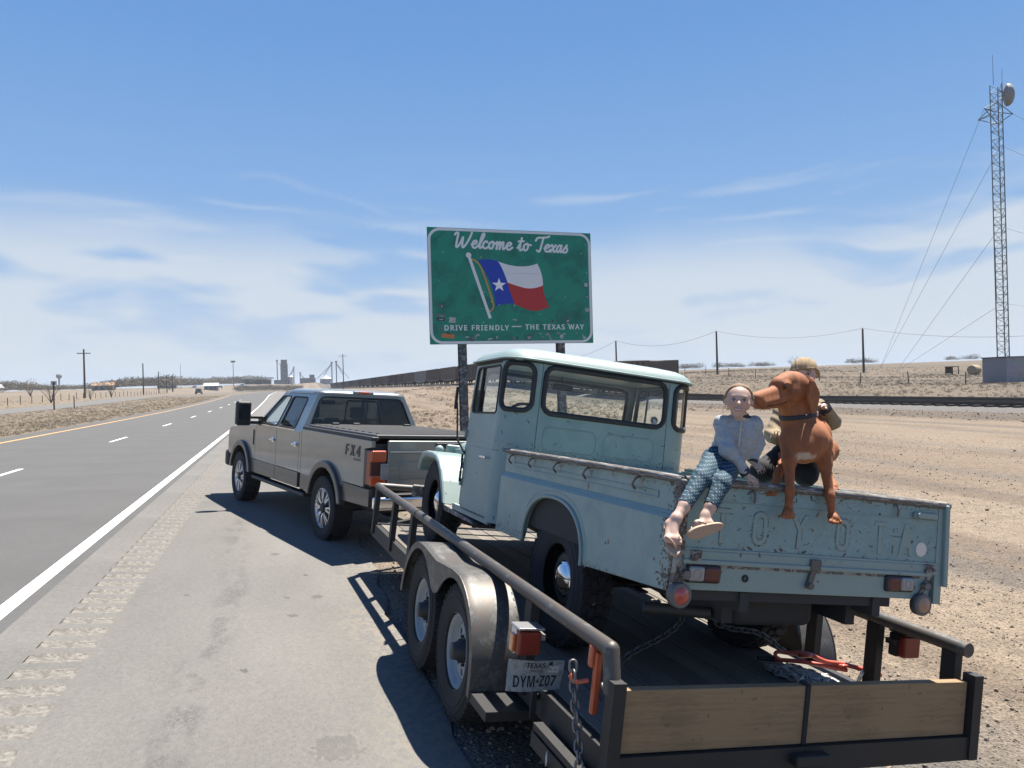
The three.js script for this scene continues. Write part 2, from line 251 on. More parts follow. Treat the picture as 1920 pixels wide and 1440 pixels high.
// highway carriageway, shoulder and its milled grooves
const asphaltBump = dtex(512, (i, j, n) => 0.6 * hash(i * 7, j * 11) + 0.4 * tn(i, j, n, 90, 2), false, 1 / 0.9);
{
  const road = dtex(640, (i, j, n) => { const a = tn(i, j, n, 5, 4), s = hash(i, j), b = tn(i + 5, j, n, 130, 2); const v = 0.074 * (1 + 0.22 * (a - 0.5) + 0.3 * (s - 0.5) + 0.2 * (b - 0.5)); return [v, v * 0.985, v * 0.965]; }, true, 1 / 3.1);
  const wide = (u, v) => ground(u, v);
  const hw = struct('highway', strip([-10.75, -9.75, -8.6, -7.4, -6, -4.8, -3.6, -2.1], 0.0, wide, Vs.filter((q) => q < 540)), new THREE.MeshStandardMaterial({ map: road, bumpMap: asphaltBump, bumpScale: 0.004, roughness: 0.93 }));
  const white = mat([0.78, 0.77, 0.73], 0.75, 0, { map: scuff }), yellow = mat([0.62, 0.36, 0.12], 0.8, 0, { map: scuff });
  part(hw, 'edge_line', strip([-2.37, -2.22], 0.004, ground, Vs.filter((q) => q < 540)), white, 'solid white edge line');
  part(hw, 'edge_line', strip([-9.83, -9.68], 0.004, ground, Vs.filter((q) => q < 540)), yellow, 'solid yellow edge line');
  for (let k = 0; k < 9; k++) { const a = 17.6 + k * 12.9; part(hw, 'lane_dash', strip([-6.07, -5.95], 0.004, ground, series([[a, a + 3.1, 0.775]])), white); }
  // shoulder
  const sh = dtex(640, (i, j, n) => { const a = tn(i, j, n, 4, 5), s = hash(i * 3 + 2, j), b = tn(i + 5, j, n, 120, 2); const v = 0.122 * (1 + 0.3 * (a - 0.5) + 0.22 * (s - 0.5) + 0.3 * (b - 0.5)) * (s > 0.985 ? 0.6 : 1); return [v, v * 0.955, v * 0.885]; }, true, 1 / 2.9);
  const shm = new THREE.MeshStandardMaterial({ map: sh, bumpMap: asphaltBump, bumpScale: 0.005, roughness: 0.95 });
  const r0 = -1.76, r1 = -1.37, per = 0.305, gw = 0.185;
  const land = [strip([-2.1, -1.95, r0], 0, ground, Vs.filter((q) => q < 540))];
  const vs2 = series([[-6, 34, 0.25]]);
  // right of the grooves, with a ragged broken edge towards the gravel
  const edge = (v) => 0.93 + 0.34 * (fbm(v * 0.45 + 3, 8.5, 3) - 0.5) + 0.12 * (vnoise(v * 3.1, 2.5) - 0.5);
  {
    const pos = [], uv = [], idx = [], n = 9; let row = 0;
    for (const v of Vs.filter((q) => q >= 14 && q < 540)) { const e = edge(v); for (let i = 0; i <= n; i++) { const u = i < n ? lerp(r1, e, i / (n - 1)) : e + 0.015, y = i < n ? ground(u, v) + 0.012 * sstep(0.2, 0.9, u) : ground(u, v) - 0.08; const [x, z] = toXZ(u, v); pos.push(x, y, z); uv.push(u, v); } row++; }
    for (let j = 0; j < row - 1; j++) for (let i = 0; i < n; i++) { const a = j * (n + 1) + i, b = a + 1, c = a + n + 1, d = c + 1; idx.push(a, b, d, a, d, c); }
    const g = new THREE.BufferGeometry(); g.setAttribute('position', new THREE.Float32BufferAttribute(pos, 3)); g.setAttribute('uv', new THREE.Float32BufferAttribute(uv, 2)); g.setIndex(idx); g.computeVertexNormals(); land.push(g);
  }
  const grooves = [];
  for (let v = 3.2; v < 34; v += per) { grooves.push(v + (rnd() - 0.5) * 0.012); }
  let prev = -6; for (const v of grooves) { land.push(strip([r0, -1.5, r1], 0, ground, [prev, v])); prev = v + gw; } land.push(strip([r0, -1.5, r1], 0, ground, [prev, 60])); land.push(strip([r0, -1.5, r1], 0, ground, [60, ...Vs.filter((x) => x > 60 && x < 540)]));
  const shoulder = struct('shoulder', merge(land), shm);
  { // the stretch beside the rig, with its grit, stains and worn streak
    const U0 = -1.37, U1 = 1.35, V0 = -6, V1 = 14, w = 800, h = 1700, d = new Uint8Array(w * h * 4);
    const crackU = (v) => v < 5 ? lerp(-0.72, -0.62, (v - 2) / 3) : v < 8 ? lerp(-0.62, -0.5, (v - 5) / 3) : lerp(-0.5, -0.72, (v - 8) / 5);
    const spots = [[0.25, 4.3, 0.13, 0.28], [-0.12, 9.5, 0.05, 0.7], [0.05, 6.9, 0.045, 0.7], [0.28, 7.5, 0.05, 0.6], [0.0, 7.5, 0.03, 0.7], [-0.3, 5.6, 0.03, 0.8], [0.2, 8.4, 0.03, 0.8], [-0.9, 7.7, 0.025, 0.8]];
    for (let j = 0; j < h; j++) for (let i = 0; i < w; i++) {
      const u = lerp(U0, U1, i / w), v = lerp(V0, V1, j / h), s = hash(i * 3 + 2, j), a = fbm(u * 1.3 + 5, v * 0.5, 4), b = vnoise(u * 55, v * 40), g = vnoise(u * 150, v * 100);
      let q = 0.122 * (1 + 0.42 * (a - 0.5) + 0.2 * (s - 0.5) + 0.16 * (b - 0.5) + 0.18 * (g - 0.5));
      const dc = Math.abs(u - crackU(v) + 0.14 * (fbm(v * 1.4, 4.2, 3) - 0.5)), worn = (1 - sstep(0.02, 0.2, dc)) * sstep(0.4, 0.62, fbm(u * 9 + 3, v * 3.5, 3)); q *= 1 - 0.36 * worn * sstep(0.35, 0.6, g);
      for (const [su, sv, r, k] of spots) { const e = Math.hypot(u - su, (v - sv) * 0.8) / r + 0.7 * (b - 0.5); if (e < 1) q *= 1 - k * 0.6 * (g > 0.35 ? 1 : 0.5); }
      if (s > 0.9985) q *= 0.45; if (s < 0.0006) q *= 1.8;
      const dust = sstep(0.3, 1.0, u + 0.5 * (fbm(u * 2, v * 1.1 + 9, 3) - 0.5)) * sstep(0.4, 0.6, vnoise(u * 30 + 3, v * 22)) * 0.5;
      const c = mix([q, q * 0.955, q * 0.885], [0.2, 0.165, 0.125], dust), o = (j * w + i) * 4; d[o] = enc(c[0]); d[o + 1] = enc(c[1]); d[o + 2] = enc(c[2]); d[o + 3] = 255;
    }
    const t = new THREE.DataTexture(d, w, h, THREE.RGBAFormat); t.magFilter = THREE.LinearFilter; t.minFilter = THREE.LinearMipmapLinearFilter; t.generateMipmaps = true; t.colorSpace = THREE.SRGBColorSpace; t.needsUpdate = true;
    const near = Vs.filter((q) => q <= 14), pos = [], uv = [], idx = [], n = 9;
    for (const v of near) { const e = edge(v); for (let i = 0; i <= n; i++) { const u = i < n ? lerp(r1, e, i / (n - 1)) : e + 0.015, y = i < n ? ground(u, v) + 0.012 * sstep(0.2, 0.9, u) : ground(u, v) - 0.08; const [x, z] = toXZ(u, v); pos.push(x, y, z); uv.push((u - U0) / (U1 - U0), (v - V0) / (V1 - V0)); } }
    for (let j = 0; j < near.length - 1; j++) for (let i = 0; i < n; i++) { const a = j * (n + 1) + i, b = a + 1, c = a + n + 1, e = c + 1; idx.push(a, b, e, a, e, c); }
    const g = new THREE.BufferGeometry(); g.setAttribute('position', new THREE.Float32BufferAttribute(pos, 3)); g.setAttribute('uv', new THREE.Float32BufferAttribute(uv, 2)); g.setIndex(idx); g.computeVertexNormals();
    part(shoulder, 'worn_surface', g, new THREE.MeshStandardMaterial({ map: t, roughness: 0.95 }));
  }
  const chip = dtex(256, (i, j, n) => { const a = tn(i, j, n, 26, 2), s = hash(i, j * 3); const v = 0.148 * (0.62 + 0.9 * (a - 0.15)) * (0.9 + 0.25 * s); return [v, v * 0.93, v * 0.82]; }, true, 1 / 0.6);
  const chipB = dtex(256, (i, j, n) => tn(i, j, n, 26, 2), false, 1 / 0.6);
  const cm = new THREE.MeshStandardMaterial({ map: chip, bumpMap: chipB, bumpScale: 0.012, roughness: 0.97 });
  for (const v of grooves) {
    const g = sheet((s, t) => { const u = lerp(r0, r1, s), w = v + gw * t; const [x, z] = toXZ(u, w); const jag = 0.0012 * (vnoise(u * 60, w * 90) - 0.5); return [x, ground(u, w) - 0.009 * Math.sin(Math.PI * t) ** 0.7 + (t > 0.1 && t < 0.9 && s > 0.02 && s < 0.98 ? jag : 0), z]; }, 24, 8, r1 - r0, gw);
    g.attributes.uv.array.forEach((_, i, a) => { if (i % 2) a[i] += v; });
    part(shoulder, 'rumble_groove', g, cm);
  }
  // frontage road across the verge
  struct('frontage_road', strip([-30.5, -29, -26, -23.5], 0.02, ground, Vs.filter((v) => v > -20 && v < 900)), new THREE.MeshStandardMaterial({ map: sh, roughness: 0.95, color: C(0.9, 0.9, 0.9) }));
}
const at = (u, v, dy = 0) => { const [x, z] = toXZ(u, v); return [x, ground(u, v) + dy, z]; };
// ------------------------------------------------------------------ frames of the rig
const trailerM = frameM(0.356, 0.009, -0.146, 0.689, -0.182, -4.947);
const vintageM = trailerM.clone().multiply(frameM(-0.003, 0, 0, 0.052, 0.505, 0.17));
const pickupM = frameM(0.62, 0.027, -0.072, -1.822, -0.107, -10.674);

// wheel standing on y = 0 of its own frame, hub on the x axis, outer face towards -x
function tyreGeo(R, w, rim, lug, tread = 30) {
  const h = w / 2, pr = [[rim, -h * 0.72], [rim + 0.012, -h * 0.86], [lerp(rim, R, 0.45), -h], [lerp(rim, R, 0.8), -h * 0.97], [R - 0.012, -h * 0.82], [R - lug, -h * 0.6], [R - lug, h * 0.6], [R - 0.012, h * 0.82], [lerp(rim, R, 0.8), h * 0.97], [lerp(rim, R, 0.45), h], [rim + 0.012, h * 0.86], [rim, h * 0.72]];
  const parts = [lathe(pr, 48).rotateZ(Math.PI / 2)];
  for (const q of [0.55, 0.75]) for (const s of [-1, 1]) parts.push(mv(new THREE.TorusGeometry(lerp(rim, R, q), 0.0035, 4, 48), s * h * (0.995 - (q - 0.5) * 0.05), 0, 0, 0, Math.PI / 2, 0));
  for (let k = 0; k < tread; k++) {
    const a = k / tread * 2 * Math.PI;
    for (const [x, ww, o] of [[-h * 0.68, h * 0.44, 0], [-h * 0.22, h * 0.36, 0.5], [h * 0.22, h * 0.36, 0], [h * 0.68, h * 0.44, 0.5]]) {
      const b = a + o * Math.PI / tread; const g = new THREE.BoxGeometry(ww, lug * 1.4 + 0.006, R * 2 * Math.PI / tread * 0.62); g.translate(x, R - lug * 0.7 - (Math.abs(x) > h * 0.5 ? 0.008 : 0), 0); g.rotateX(b); parts.push(g);
    }
  }
  return merge(parts);
}
// ------------------------------------------------------------------ vintage pickup on the trailer
const tealRGB = [0.235, 0.345, 0.345];
const tealMap = dtex(1024, (i, j, n) => {
  const a = tn(i, j, n, 5, 5), b = tn(i + 40, j + 9, n, 90, 2), s = hash(i >> 1, j >> 1), big = tn(i + 300, j + 100, n, 34, 3);
  let c = mix([0.182, 0.256, 0.243], [0.225, 0.296, 0.28], a); c = c.map((x) => x * (1 + 0.05 * (b - 0.5)));
  const chip = tn(i + 11, j + 55, n, 70, 2) * 0.6 + big * 0.4; if (chip > 0.775) c = mix(c, [0.05, 0.045, 0.042], 0.85); else if (chip > 0.752) c = mix(c, [0.19, 0.14, 0.11], 0.5);
  if (s > 0.9995) c = [0.06, 0.05, 0.05]; return c;
}, true, 0.55);
const tealRough = dtex(256, (i, j, n) => 0.45 + 0.3 * tn(i, j, n, 6, 4), false, 0.55);
const teal = new THREE.MeshPhysicalMaterial({ map: tealMap, roughness: 0.85, roughnessMap: tealRough, clearcoat: 0.25, clearcoatRoughness: 0.35, side: THREE.DoubleSide });
const rustyMap = dtex(512, (i, j, n) => { const a = tn(i, j, n, 14, 4), b = tn(i + 70, j, n, 60, 2), t = a * 0.7 + b * 0.3; return t < 0.42 ? mix([0.16, 0.19, 0.185], [0.13, 0.12, 0.11], t / 0.42) : t < 0.5 ? [0.085, 0.055, 0.042] : mix([0.2, 0.195, 0.185], [0.36, 0.35, 0.335], (t - 0.5) * 3); }, true, 2);
const rusty = new THREE.MeshStandardMaterial({ map: rustyMap, roughness: 0.75, metalness: 0.25, bumpMap: softBump, bumpScale: 0.002, side: THREE.DoubleSide });
{
  const T = thing('vintage_pickup', 'old faded teal pickup with wraparound cab glass, chained down on the trailer', 'pickup truck', null, vintageM);
  const bodyPart = (name, geo, m, label) => { const p = part(T, name, geo, m, label); p.rotation.set(-0.027, 0, -0.01, 'YXZ'); return p; };
  const sub = (p, name, geo, m, label) => part(p, name, geo, m, label);
  const zR = 1.367, zC = -1.0, HW = 0.81;
  const skin = (w, h, u0, u1, v0, v1, sd, draw) => { const cv = document.createElement('canvas'); cv.width = w; cv.height = h; const c = cv.getContext('2d'); c.fillStyle = '#7b9190'; c.fillRect(0, 0, w, h); seed = sd;
    for (let i = 0; i < 700; i++) { const k = rnd(); c.fillStyle = k < 0.5 ? 'rgba(96,120,120,0.10)' : 'rgba(132,150,146,0.10)'; c.beginPath(); c.ellipse(rnd() * w, rnd() * h, 8 + rnd() * 70, 6 + rnd() * 40, rnd() * 3, 0, 7); c.fill(); }
    const X = (x) => (x - u0) / (u1 - u0) * w, Y = (y) => (v1 - y) / (v1 - v0) * h;
    const chip = (x, y, r) => { c.fillStyle = rnd() < 0.6 ? 'rgba(38,34,34,0.85)' : 'rgba(86,60,48,0.8)'; c.beginPath(); c.ellipse(x, y, r * (0.5 + rnd()), r * (0.4 + rnd() * 0.7), rnd() * 3, 0, 7); c.fill(); };
    const run = (x, y, L, wd) => { for (let k = 0; k < 26; k++) { const t = rnd(); c.fillStyle = `rgba(${70 + rnd() * 40},${50 + rnd() * 26},${40 + rnd() * 22},${0.4 * (1 - t)})`; c.beginPath(); c.ellipse(x + (rnd() - 0.5) * wd, y + t * L, 1 + rnd() * 3.4, 2 + rnd() * 9, 0, 0, 7); c.fill(); } };
    draw(c, X, Y, chip, run, w, h); const t = new THREE.CanvasTexture(cv); t.colorSpace = THREE.SRGBColorSpace; t.wrapS = t.wrapT = THREE.RepeatWrapping; t.repeat.set(1 / (u1 - u0), 1 / (v1 - v0)); t.offset.set(-u0 / (u1 - u0), -v0 / (v1 - v0)); return new THREE.MeshPhysicalMaterial({ map: t, roughness: 0.85, roughnessMap: tealRough, clearcoat: 0.25, clearcoatRoughness: 0.35, side: THREE.DoubleSide }); };
  const bedSkin = skin(1400, 400, -1.0, 1.37, 0.5, 1.12, 41, (c, X, Y, chip, run, w, h) => {
    for (const z of [-0.8, -0.42, 0, 0.42, 0.98]) { run(X(z), Y(1.085), 40, 16); for (let k = 0; k < 5; k++) chip(X(z) + (rnd() - 0.5) * 26, Y(1.08) + rnd() * 14, 3.5); }
    for (let i = 0; i < 340; i++) chip(rnd() * w, Y(1.115) + rnd() ** 3 * 34, 3.2); for (let i = 0; i < 320; i++) chip(rnd() * w, Y(0.56) + (rnd() - 0.6) * 30, 3.2); for (let i = 0; i < 300; i++) chip(X(1.35) - rnd() ** 2.2 * 70, rnd() * h, 5); for (let i = 0; i < 70; i++) chip(rnd() * w, rnd() * h, 1.1);
    for (const [z, y] of [[-0.72, 0.66], [-0.73, 0.61], [0.72, 0.72], [0.75, 0.72], [1.2, 0.73], [1.02, 1.03], [0.4, 0.99], [1.28, 1.03]]) for (let k = 0; k < 4; k++) chip(X(z) + (rnd() - 0.5) * 6, Y(y) + (rnd() - 0.5) * 16, 4); run(X(1.3), Y(1.09), 120, 20); run(X(0.4), Y(1.0), 30, 10);
  });
  const cabSkin = skin(1200, 800, 0, 1.9, 0.5, 1.82, 43, (c, X, Y, chip, run, w, h) => {
    for (let i = 0; i < 240; i++) chip(rnd() * w, Y(1.1) - rnd() ** 3 * 50, 2.6); for (let i = 0; i < 70; i++) chip(rnd() * w, rnd() * h, 1.3);
    for (const [s, y] of [[0.12, 1.37], [0.2, 1.4], [0.3, 1.35], [0.1, 1.25], [0.62, 1.38], [0.55, 1.2], [0.98, 1.33], [1.1, 1.31], [1.06, 1.24], [1.2, 1.34], [1.5, 1.28], [1.62, 1.26], [0.9, 1.16], [0.35, 1.18]]) { c.strokeStyle = 'rgba(36,38,42,0.8)'; c.lineWidth = 2 + rnd() * 3; const a = rnd() * 3; c.beginPath(); c.moveTo(X(s), Y(y)); c.lineTo(X(s) + 22 * Math.cos(a), Y(y) + 14 * Math.sin(a)); c.stroke(); chip(X(s), Y(y), 3); }
  });
  // --- bed sides
  const arch = (zc, a, b, y0, n = 22) => { const o = []; for (let i = 0; i <= n; i++) { const t = Math.PI * (1 - i / n); const c = Math.cos(t), s = Math.sin(t); o.push([zc + a * Math.sign(c) * Math.abs(c) ** 0.85, y0 + b * Math.abs(s) ** 0.85]); } return o; };
  const archPts = arch(0.01, 0.45, 0.325, 0.545);
  const lower = [[-0.985, 0.524], [-0.47, 0.528], ...archPts.slice(1, -1), [0.48, 0.55], [zR - 0.02, 0.605], [zR - 0.02, 0.925], [-0.985, 0.925]];
  for (const s of [-1, 1]) {
    const X = (x) => s * x; const g = [side(lower, X(HW), X(HW - 0.03), 0.004)];
    g.push(sheet((a, b) => [X(lerp(HW, HW - 0.026, b)), lerp(0.924, 0.957, b), lerp(-0.985, zR - 0.02, a)], 30, 2));
    g.push(box(0.02, 0.155, zR + 0.965, X(HW - 0.037), 1.035, (zR - 1.005) / 2));
    const sd = bodyPart('bed_side', g, bedSkin);
    // rolled wheel-arch lip
    sub(sd, 'wheel_arch_lip', [new THREE.TubeGeometry(new THREE.CatmullRomCurve3(archPts.map(([z, y]) => V(X(HW + 0.004), y, z))), 44, 0.012, 8, false), tube(archPts.slice(4).map(([z, y]) => [X(HW - 0.002), 0.545 + (y - 0.545) * 1.12, 0.01 + (z - 0.01) * 1.1]), 0.005, 44, 6)], teal);
    sub(sd, 'pressed_rib', [rbox(0.008, 0.006, 1.95, 0.002, X(HW - 0.026), 1.033, 0.17), rbox(0.008, 0.006, 1.95, 0.002, X(HW - 0.026), 1.003, 0.17), rbox(0.008, 0.03, 0.006, 0.002, X(HW - 0.026), 1.018, 1.145)], teal);
    sub(sd, 'top_rail', tube([[X(HW - 0.008), 1.108, -0.98], [X(HW - 0.008), 1.109, 0.1], [X(HW - 0.008), 1.107, 1.2], [X(HW - 0.01), 1.102, zR]], 0.019, 40, 10), rusty, 'rust-streaked rolled top rail');
    for (const z of [-0.8, -0.42, 0.0, 0.42, 0.98]) sub(sd, 'tie_hook', tube([[X(HW - 0.02), 1.09, z], [X(HW + 0.012), 1.075, z], [X(HW + 0.016), 1.045, z - 0.015], [X(HW - 0.012), 1.022, z - 0.035]], 0.0065, 10, 6), rusty);
    // inner skin and wheel box
    bodyPart('bed_inner_side', box(0.012, 0.46, zR + 0.95, X(HW - 0.075), 0.86, (zR - 1.0) / 2), teal);
    sub(sd, 'wheel_housing', side([[-0.55, 0.64], [-0.5, 0.86], [-0.38, 0.9], [0.4, 0.9], [0.52, 0.86], [0.57, 0.64]], X(HW - 0.034), X(HW - 0.33), 0.004), M.dark);
  }
  bodyPart('bed_floor', box(1.5, 0.03, zR + 0.96, 0, 0.655, (zR - 1.0) / 2), teal);
  bodyPart('bed_front_wall', box(1.5, 0.42, 0.02, 0, 0.87, -0.97), teal);
  // --- tailgate with the maker's name pressed in
  {
    const W = 1024, H = 256, cv = document.createElement('canvas'); cv.width = W; cv.height = H; const c = cv.getContext('2d');
    c.fillStyle = '#7a9190'; c.fillRect(0, 0, W, H);
    seed = 11;
    for (let i = 0; i < 900; i++) { const g = 100 + rnd() * 50; c.fillStyle = `rgba(${g - 12},${g + 18},${g + 20},0.10)`; c.beginPath(); c.ellipse(rnd() * W, rnd() * H, 4 + rnd() * 40, 2 + rnd() * 18, rnd() * 3, 0, 7); c.fill(); }
    const X = (x) => (x + 0.76) / 1.54 * W, Y = (y) => (1.10 - y) / 0.30 * H;
    c.lineWidth = 1.8; c.strokeStyle = 'rgba(26,30,34,0.8)';
    const worn = (pts, a = 0.7) => { for (let i = 0; i < pts.length - 1; i++) { const n = 7; for (let k = 0; k < n; k++) { if (rnd() > a) continue; c.globalAlpha = 0.45 + rnd() * 0.55; c.lineWidth = 1.6 + rnd() * 4.2; c.beginPath(); c.moveTo(X(lerp(pts[i][0], pts[i + 1][0], k / n)), Y(lerp(pts[i][1], pts[i + 1][1], k / n))); c.lineTo(X(lerp(pts[i][0], pts[i + 1][0], (k + 1) / n)), Y(lerp(pts[i][1], pts[i + 1][1], (k + 1) / n))); c.stroke(); } } c.globalAlpha = 1; };
    const y0 = 0.835, y1 = 0.995;
    worn([[-0.61, y1], [-0.53, y1], [-0.53, y1 - 0.02], [-0.558, y1 - 0.02], [-0.558, y0], [-0.582, y0], [-0.582, y1 - 0.02], [-0.61, y1 - 0.02], [-0.61, y1]], 0.85);
    for (const ox of [-0.36, 0.135]) { worn(rrect(ox - 0.045, y0, ox + 0.045, y1, 0.04, 20).concat([[ox + 0.045, 0.9]]), 0.5); worn(rrect(ox - 0.018, y0 + 0.03, ox + 0.018, y1 - 0.03, 0.016, 14), 0.5); }
    worn([[-0.185, y1], [-0.14, 0.92], [-0.145, y0], [-0.12, y0], [-0.112, 0.92], [-0.075, y1], [-0.1, y1], [-0.128, 0.945], [-0.16, y1], [-0.185, y1]], 0.8);
    worn([[0.335, y1], [0.415, y1], [0.387, y1 - 0.02], [0.387, y0], [0.363, y0], [0.363, y1 - 0.02]], 0.5);
    worn([[0.5, y0], [0.535, y1], [0.56, y1], [0.595, y0], [0.575, y0], [0.563, 0.88], [0.53, 0.88], [0.52, y0]], 0.45); worn([[0.44, 0.93], [0.53, 0.925]], 0.95); worn([[0.465, 0.99], [0.462, 0.84]], 0.7);
    for (let i = 0; i < 760; i++) { const e = rnd() < 0.75; const x = rnd() * W, y = e ? (rnd() < 0.7 ? rnd() ** 3 * 26 : H - rnd() ** 3 * 18) : rnd() * H; c.fillStyle = rnd() < 0.5 ? 'rgba(48,40,38,0.8)' : 'rgba(92,66,54,0.7)'; c.beginPath(); c.ellipse(x, y, 0.9 + rnd() ** 3 * 12, 0.8 + rnd() ** 2.5 * 5, rnd() * 3, 0, 7); c.fill(); }
    for (let i = 0; i < 40; i++) { c.strokeStyle = 'rgba(34,36,40,0.8)'; c.lineWidth = 1 + rnd() * 2.8; const x = rnd() * W, y = 30 + rnd() * (H - 50); c.beginPath(); c.moveTo(x, y); c.lineTo(x + (rnd() - 0.5) * 26, y + (rnd() - 0.5) * 22); c.stroke(); }
    const tx = new THREE.CanvasTexture(cv); tx.colorSpace = THREE.SRGBColorSpace;
    const tm = new THREE.MeshPhysicalMaterial({ map: tx, roughness: 0.62, clearcoat: 0.2, clearcoatRoughness: 0.4 });
    const tg = bodyPart('tailgate', [box(1.54, 0.30, 0.025, 0.01, 0.95, zR - 0.02)], teal);
    const face = new THREE.PlaneGeometry(1.54, 0.30); face.translate(0.01, 0.95, zR - 0.0035); sub(tg, 'tailgate_skin', face, tm, 'teal skin with worn pressed lettering TOYOTA');
    // raised letters
    const L = (g) => sub(tg, 'raised_letter', g, teal), zl = zR - 0.003, d = 0.006, bar = (x0, x1, a, b) => rbox(x1 - x0, b - a, d, 0.003, (x0 + x1) / 2, (a + b) / 2, zl);
    const ring = (ox) => { const s = new THREE.Shape(rrect(ox - 0.04, y0 + 0.004, ox + 0.04, y1 - 0.004, 0.037, 36).map((p) => new THREE.Vector2(...p))); s.holes.push(new THREE.Path(rrect(ox - 0.02, y0 + 0.026, ox + 0.02, y1 - 0.026, 0.019, 28).map((p) => new THREE.Vector2(...p)))); return ext(s, 0.003, 0.0015).translate(0, 0, zl - 0.001); };
    const poly = (pts) => ext(shape(pts), 0.003, 0.0015).translate(0, 0, zl - 0.001);
    L([bar(-0.61, -0.53, y1 - 0.022, y1), bar(-0.582, -0.558, y0, y1 - 0.022)]); L(ring(-0.36)); L(ring(0.135));
    L(poly([[-0.185, y1], [-0.14, 0.92], [-0.142, y0], [-0.118, y0], [-0.116, 0.92], [-0.075, y1], [-0.1, y1], [-0.129, 0.945], [-0.16, y1]]));
    L([bar(0.335, 0.415, y1 - 0.022, y1), bar(0.363, 0.387, y0, y1 - 0.022)]);
    L(poly([[0.5, y0], [0.535, y1], [0.56, y1], [0.595, y0], [0.573, y0], [0.566, 0.875], [0.529, 0.875], [0.522, y0]]));
    sub(tg, 'top_rail', tube([[-0.79, 1.106, zR - 0.006], [0, 1.112, zR - 0.004], [0.83, 1.106, zR - 0.006]], 0.02, 30, 10), rusty, 'worn rolled top edge');
    sub(tg, 'crease', rbox(1.5, 0.006, 0.008, 0.002, 0.01, 1.022, zR - 0.004), teal);
    for (const x of [-0.42, 0.05, 0.46]) sub(tg, 'tie_hook', tube([[x, 1.09, zR], [x, 1.07, zR + 0.02], [x + 0.006, 1.03, zR + 0.012]], 0.0065, 8, 6), rusty);
    sub(tg, 'latch_arm', [rbox(0.16, 0.03, 0.02, 0.006, 0.66, 1.045, zR + 0.006), rod([0.6, 1.045, zR + 0.01], [0.6, 1.045, zR + 0.03], 0.014)], teal);
    sub(tg, 'round_sticker', mv(new THREE.CylinderGeometry(0.036, 0.036, 0.003, 28), 0.655, 0.872, zR - 0.002, Math.PI / 2), mat([0.62, 0.58, 0.52], 0.6), 'round pale sticker');
    sub(tg, 'bottom_flange', [rbox(1.54, 0.055, 0.03, 0.01, 0.01, 0.772, zR - 0.01), rbox(1.54, 0.012, 0.02, 0.004, 0.01, 0.803, zR - 0.006)], teal);
  }
  for (const s of [-1, 1]) bodyPart('corner_post', [box(0.05, 0.52, 0.04, s * 0.785, 0.86, zR - 0.02), rbox(0.03, 0.42, 0.035, 0.01, s * 0.812, 0.9, zR + 0.004, 0, 0, s * 0.04)], s < 0 ? rusty : teal);
  // --- rear valance with lamps
  {
    const va = bodyPart('rear_valance', [rbox(1.47, 0.125, 0.025, 0.006, -0.02, 0.682, zR - 0.015), rbox(1.5, 0.022, 0.04, 0.006, -0.02, 0.748, zR - 0.006)], teal);
    sub(va, 'rust_band', box(1.44, 0.018, 0.004, -0.02, 0.7325, zR - 0.002), rusty);
    for (const s of [-1, 1]) {
      const x = s < 0 ? -0.655 : 0.515;
      const l = sub(va, 'tail_lamp', rbox(0.185, 0.083, 0.03, 0.02, x, 0.695, zR + 0.002), M.gasket);
      sub(l, 'clear_lens', rbox(0.085, 0.068, 0.03, 0.014, x + s * 0.042, 0.695, zR + 0.01), M.clearLens); sub(l, 'red_lens', rbox(0.085, 0.068, 0.03, 0.014, x - s * 0.042, 0.695, zR + 0.01), mat([0.09, 0.022, 0.018], 0.3), 'faded dark red lens');
      sub(l, 'bulb_ring', mv(new THREE.TorusGeometry(0.02, 0.003, 6, 20), x + s * 0.042, 0.695, zR + 0.025), M.clearLens);
      const xr = s < 0 ? -0.775 : 0.665;
      const r = sub(va, 'round_reflector', lathe([[0, 0.02], [0.05, 0.02], [0.056, 0.012], [0.056, -0.02], [0, -0.02]], 28).rotateX(Math.PI / 2).translate(xr, 0.598, zR + 0.012), mat([0.13, 0.13, 0.125], 0.6, 0.3));
      sub(r, 'lens', lathe([[0, 0.034], [0.022, 0.031], [0.038, 0.02]], 24).rotateX(Math.PI / 2).translate(xr, 0.598, zR + 0.012), s < 0 ? M.redLens : mat([0.35, 0.2, 0.12], 0.3));
      sub(va, 'hinge_bracket', [box(0.05, 0.045, 0.02, xr + 0.07 - (s > 0 ? 0.03 : 0), 0.775, zR + 0.008), box(0.022, 0.13, 0.016, xr + 0.03, 0.7, zR, 0, 0, -0.5), rod([xr + 0.02, 0.69, zR + 0.005], [xr + 0.02, 0.69, zR + 0.03], 0.02), rod([xr + 0.06, 0.775, zR + 0.01], [xr + 0.06, 0.775, zR + 0.03], 0.009)], rusty);
    }
    sub(va, 'latch', [rbox(0.06, 0.05, 0.02, 0.005, -0.03, 0.765, zR + 0.012), box(0.03, 0.1, 0.016, -0.045, 0.705, zR + 0.006, 0, 0, -0.3), rod([-0.058, 0.665, zR], [-0.058, 0.665, zR + 0.03], 0.016)], mat([0.15, 0.145, 0.135], 0.65, 0.3, { map: scuff }));
    sub(va, 'drain_grommet', mv(new THREE.TorusGeometry(0.012, 0.006, 8, 16), -0.42, 0.682, zR), M.gasket);
    bodyPart('rear_crossmember', [box(1.2, 0.045, 0.06, -0.1, 0.594, zR - 0.06), box(0.05, 0.09, 1.9, -0.4, 0.57, 0.4), box(0.05, 0.09, 1.9, 0.4, 0.57, 0.4)], M.dark);
  }
  // --- cab
  const rx = 0.26, rz = 0.2, sCorner = 0.37, sFlat = 2 * (0.825 - rx);
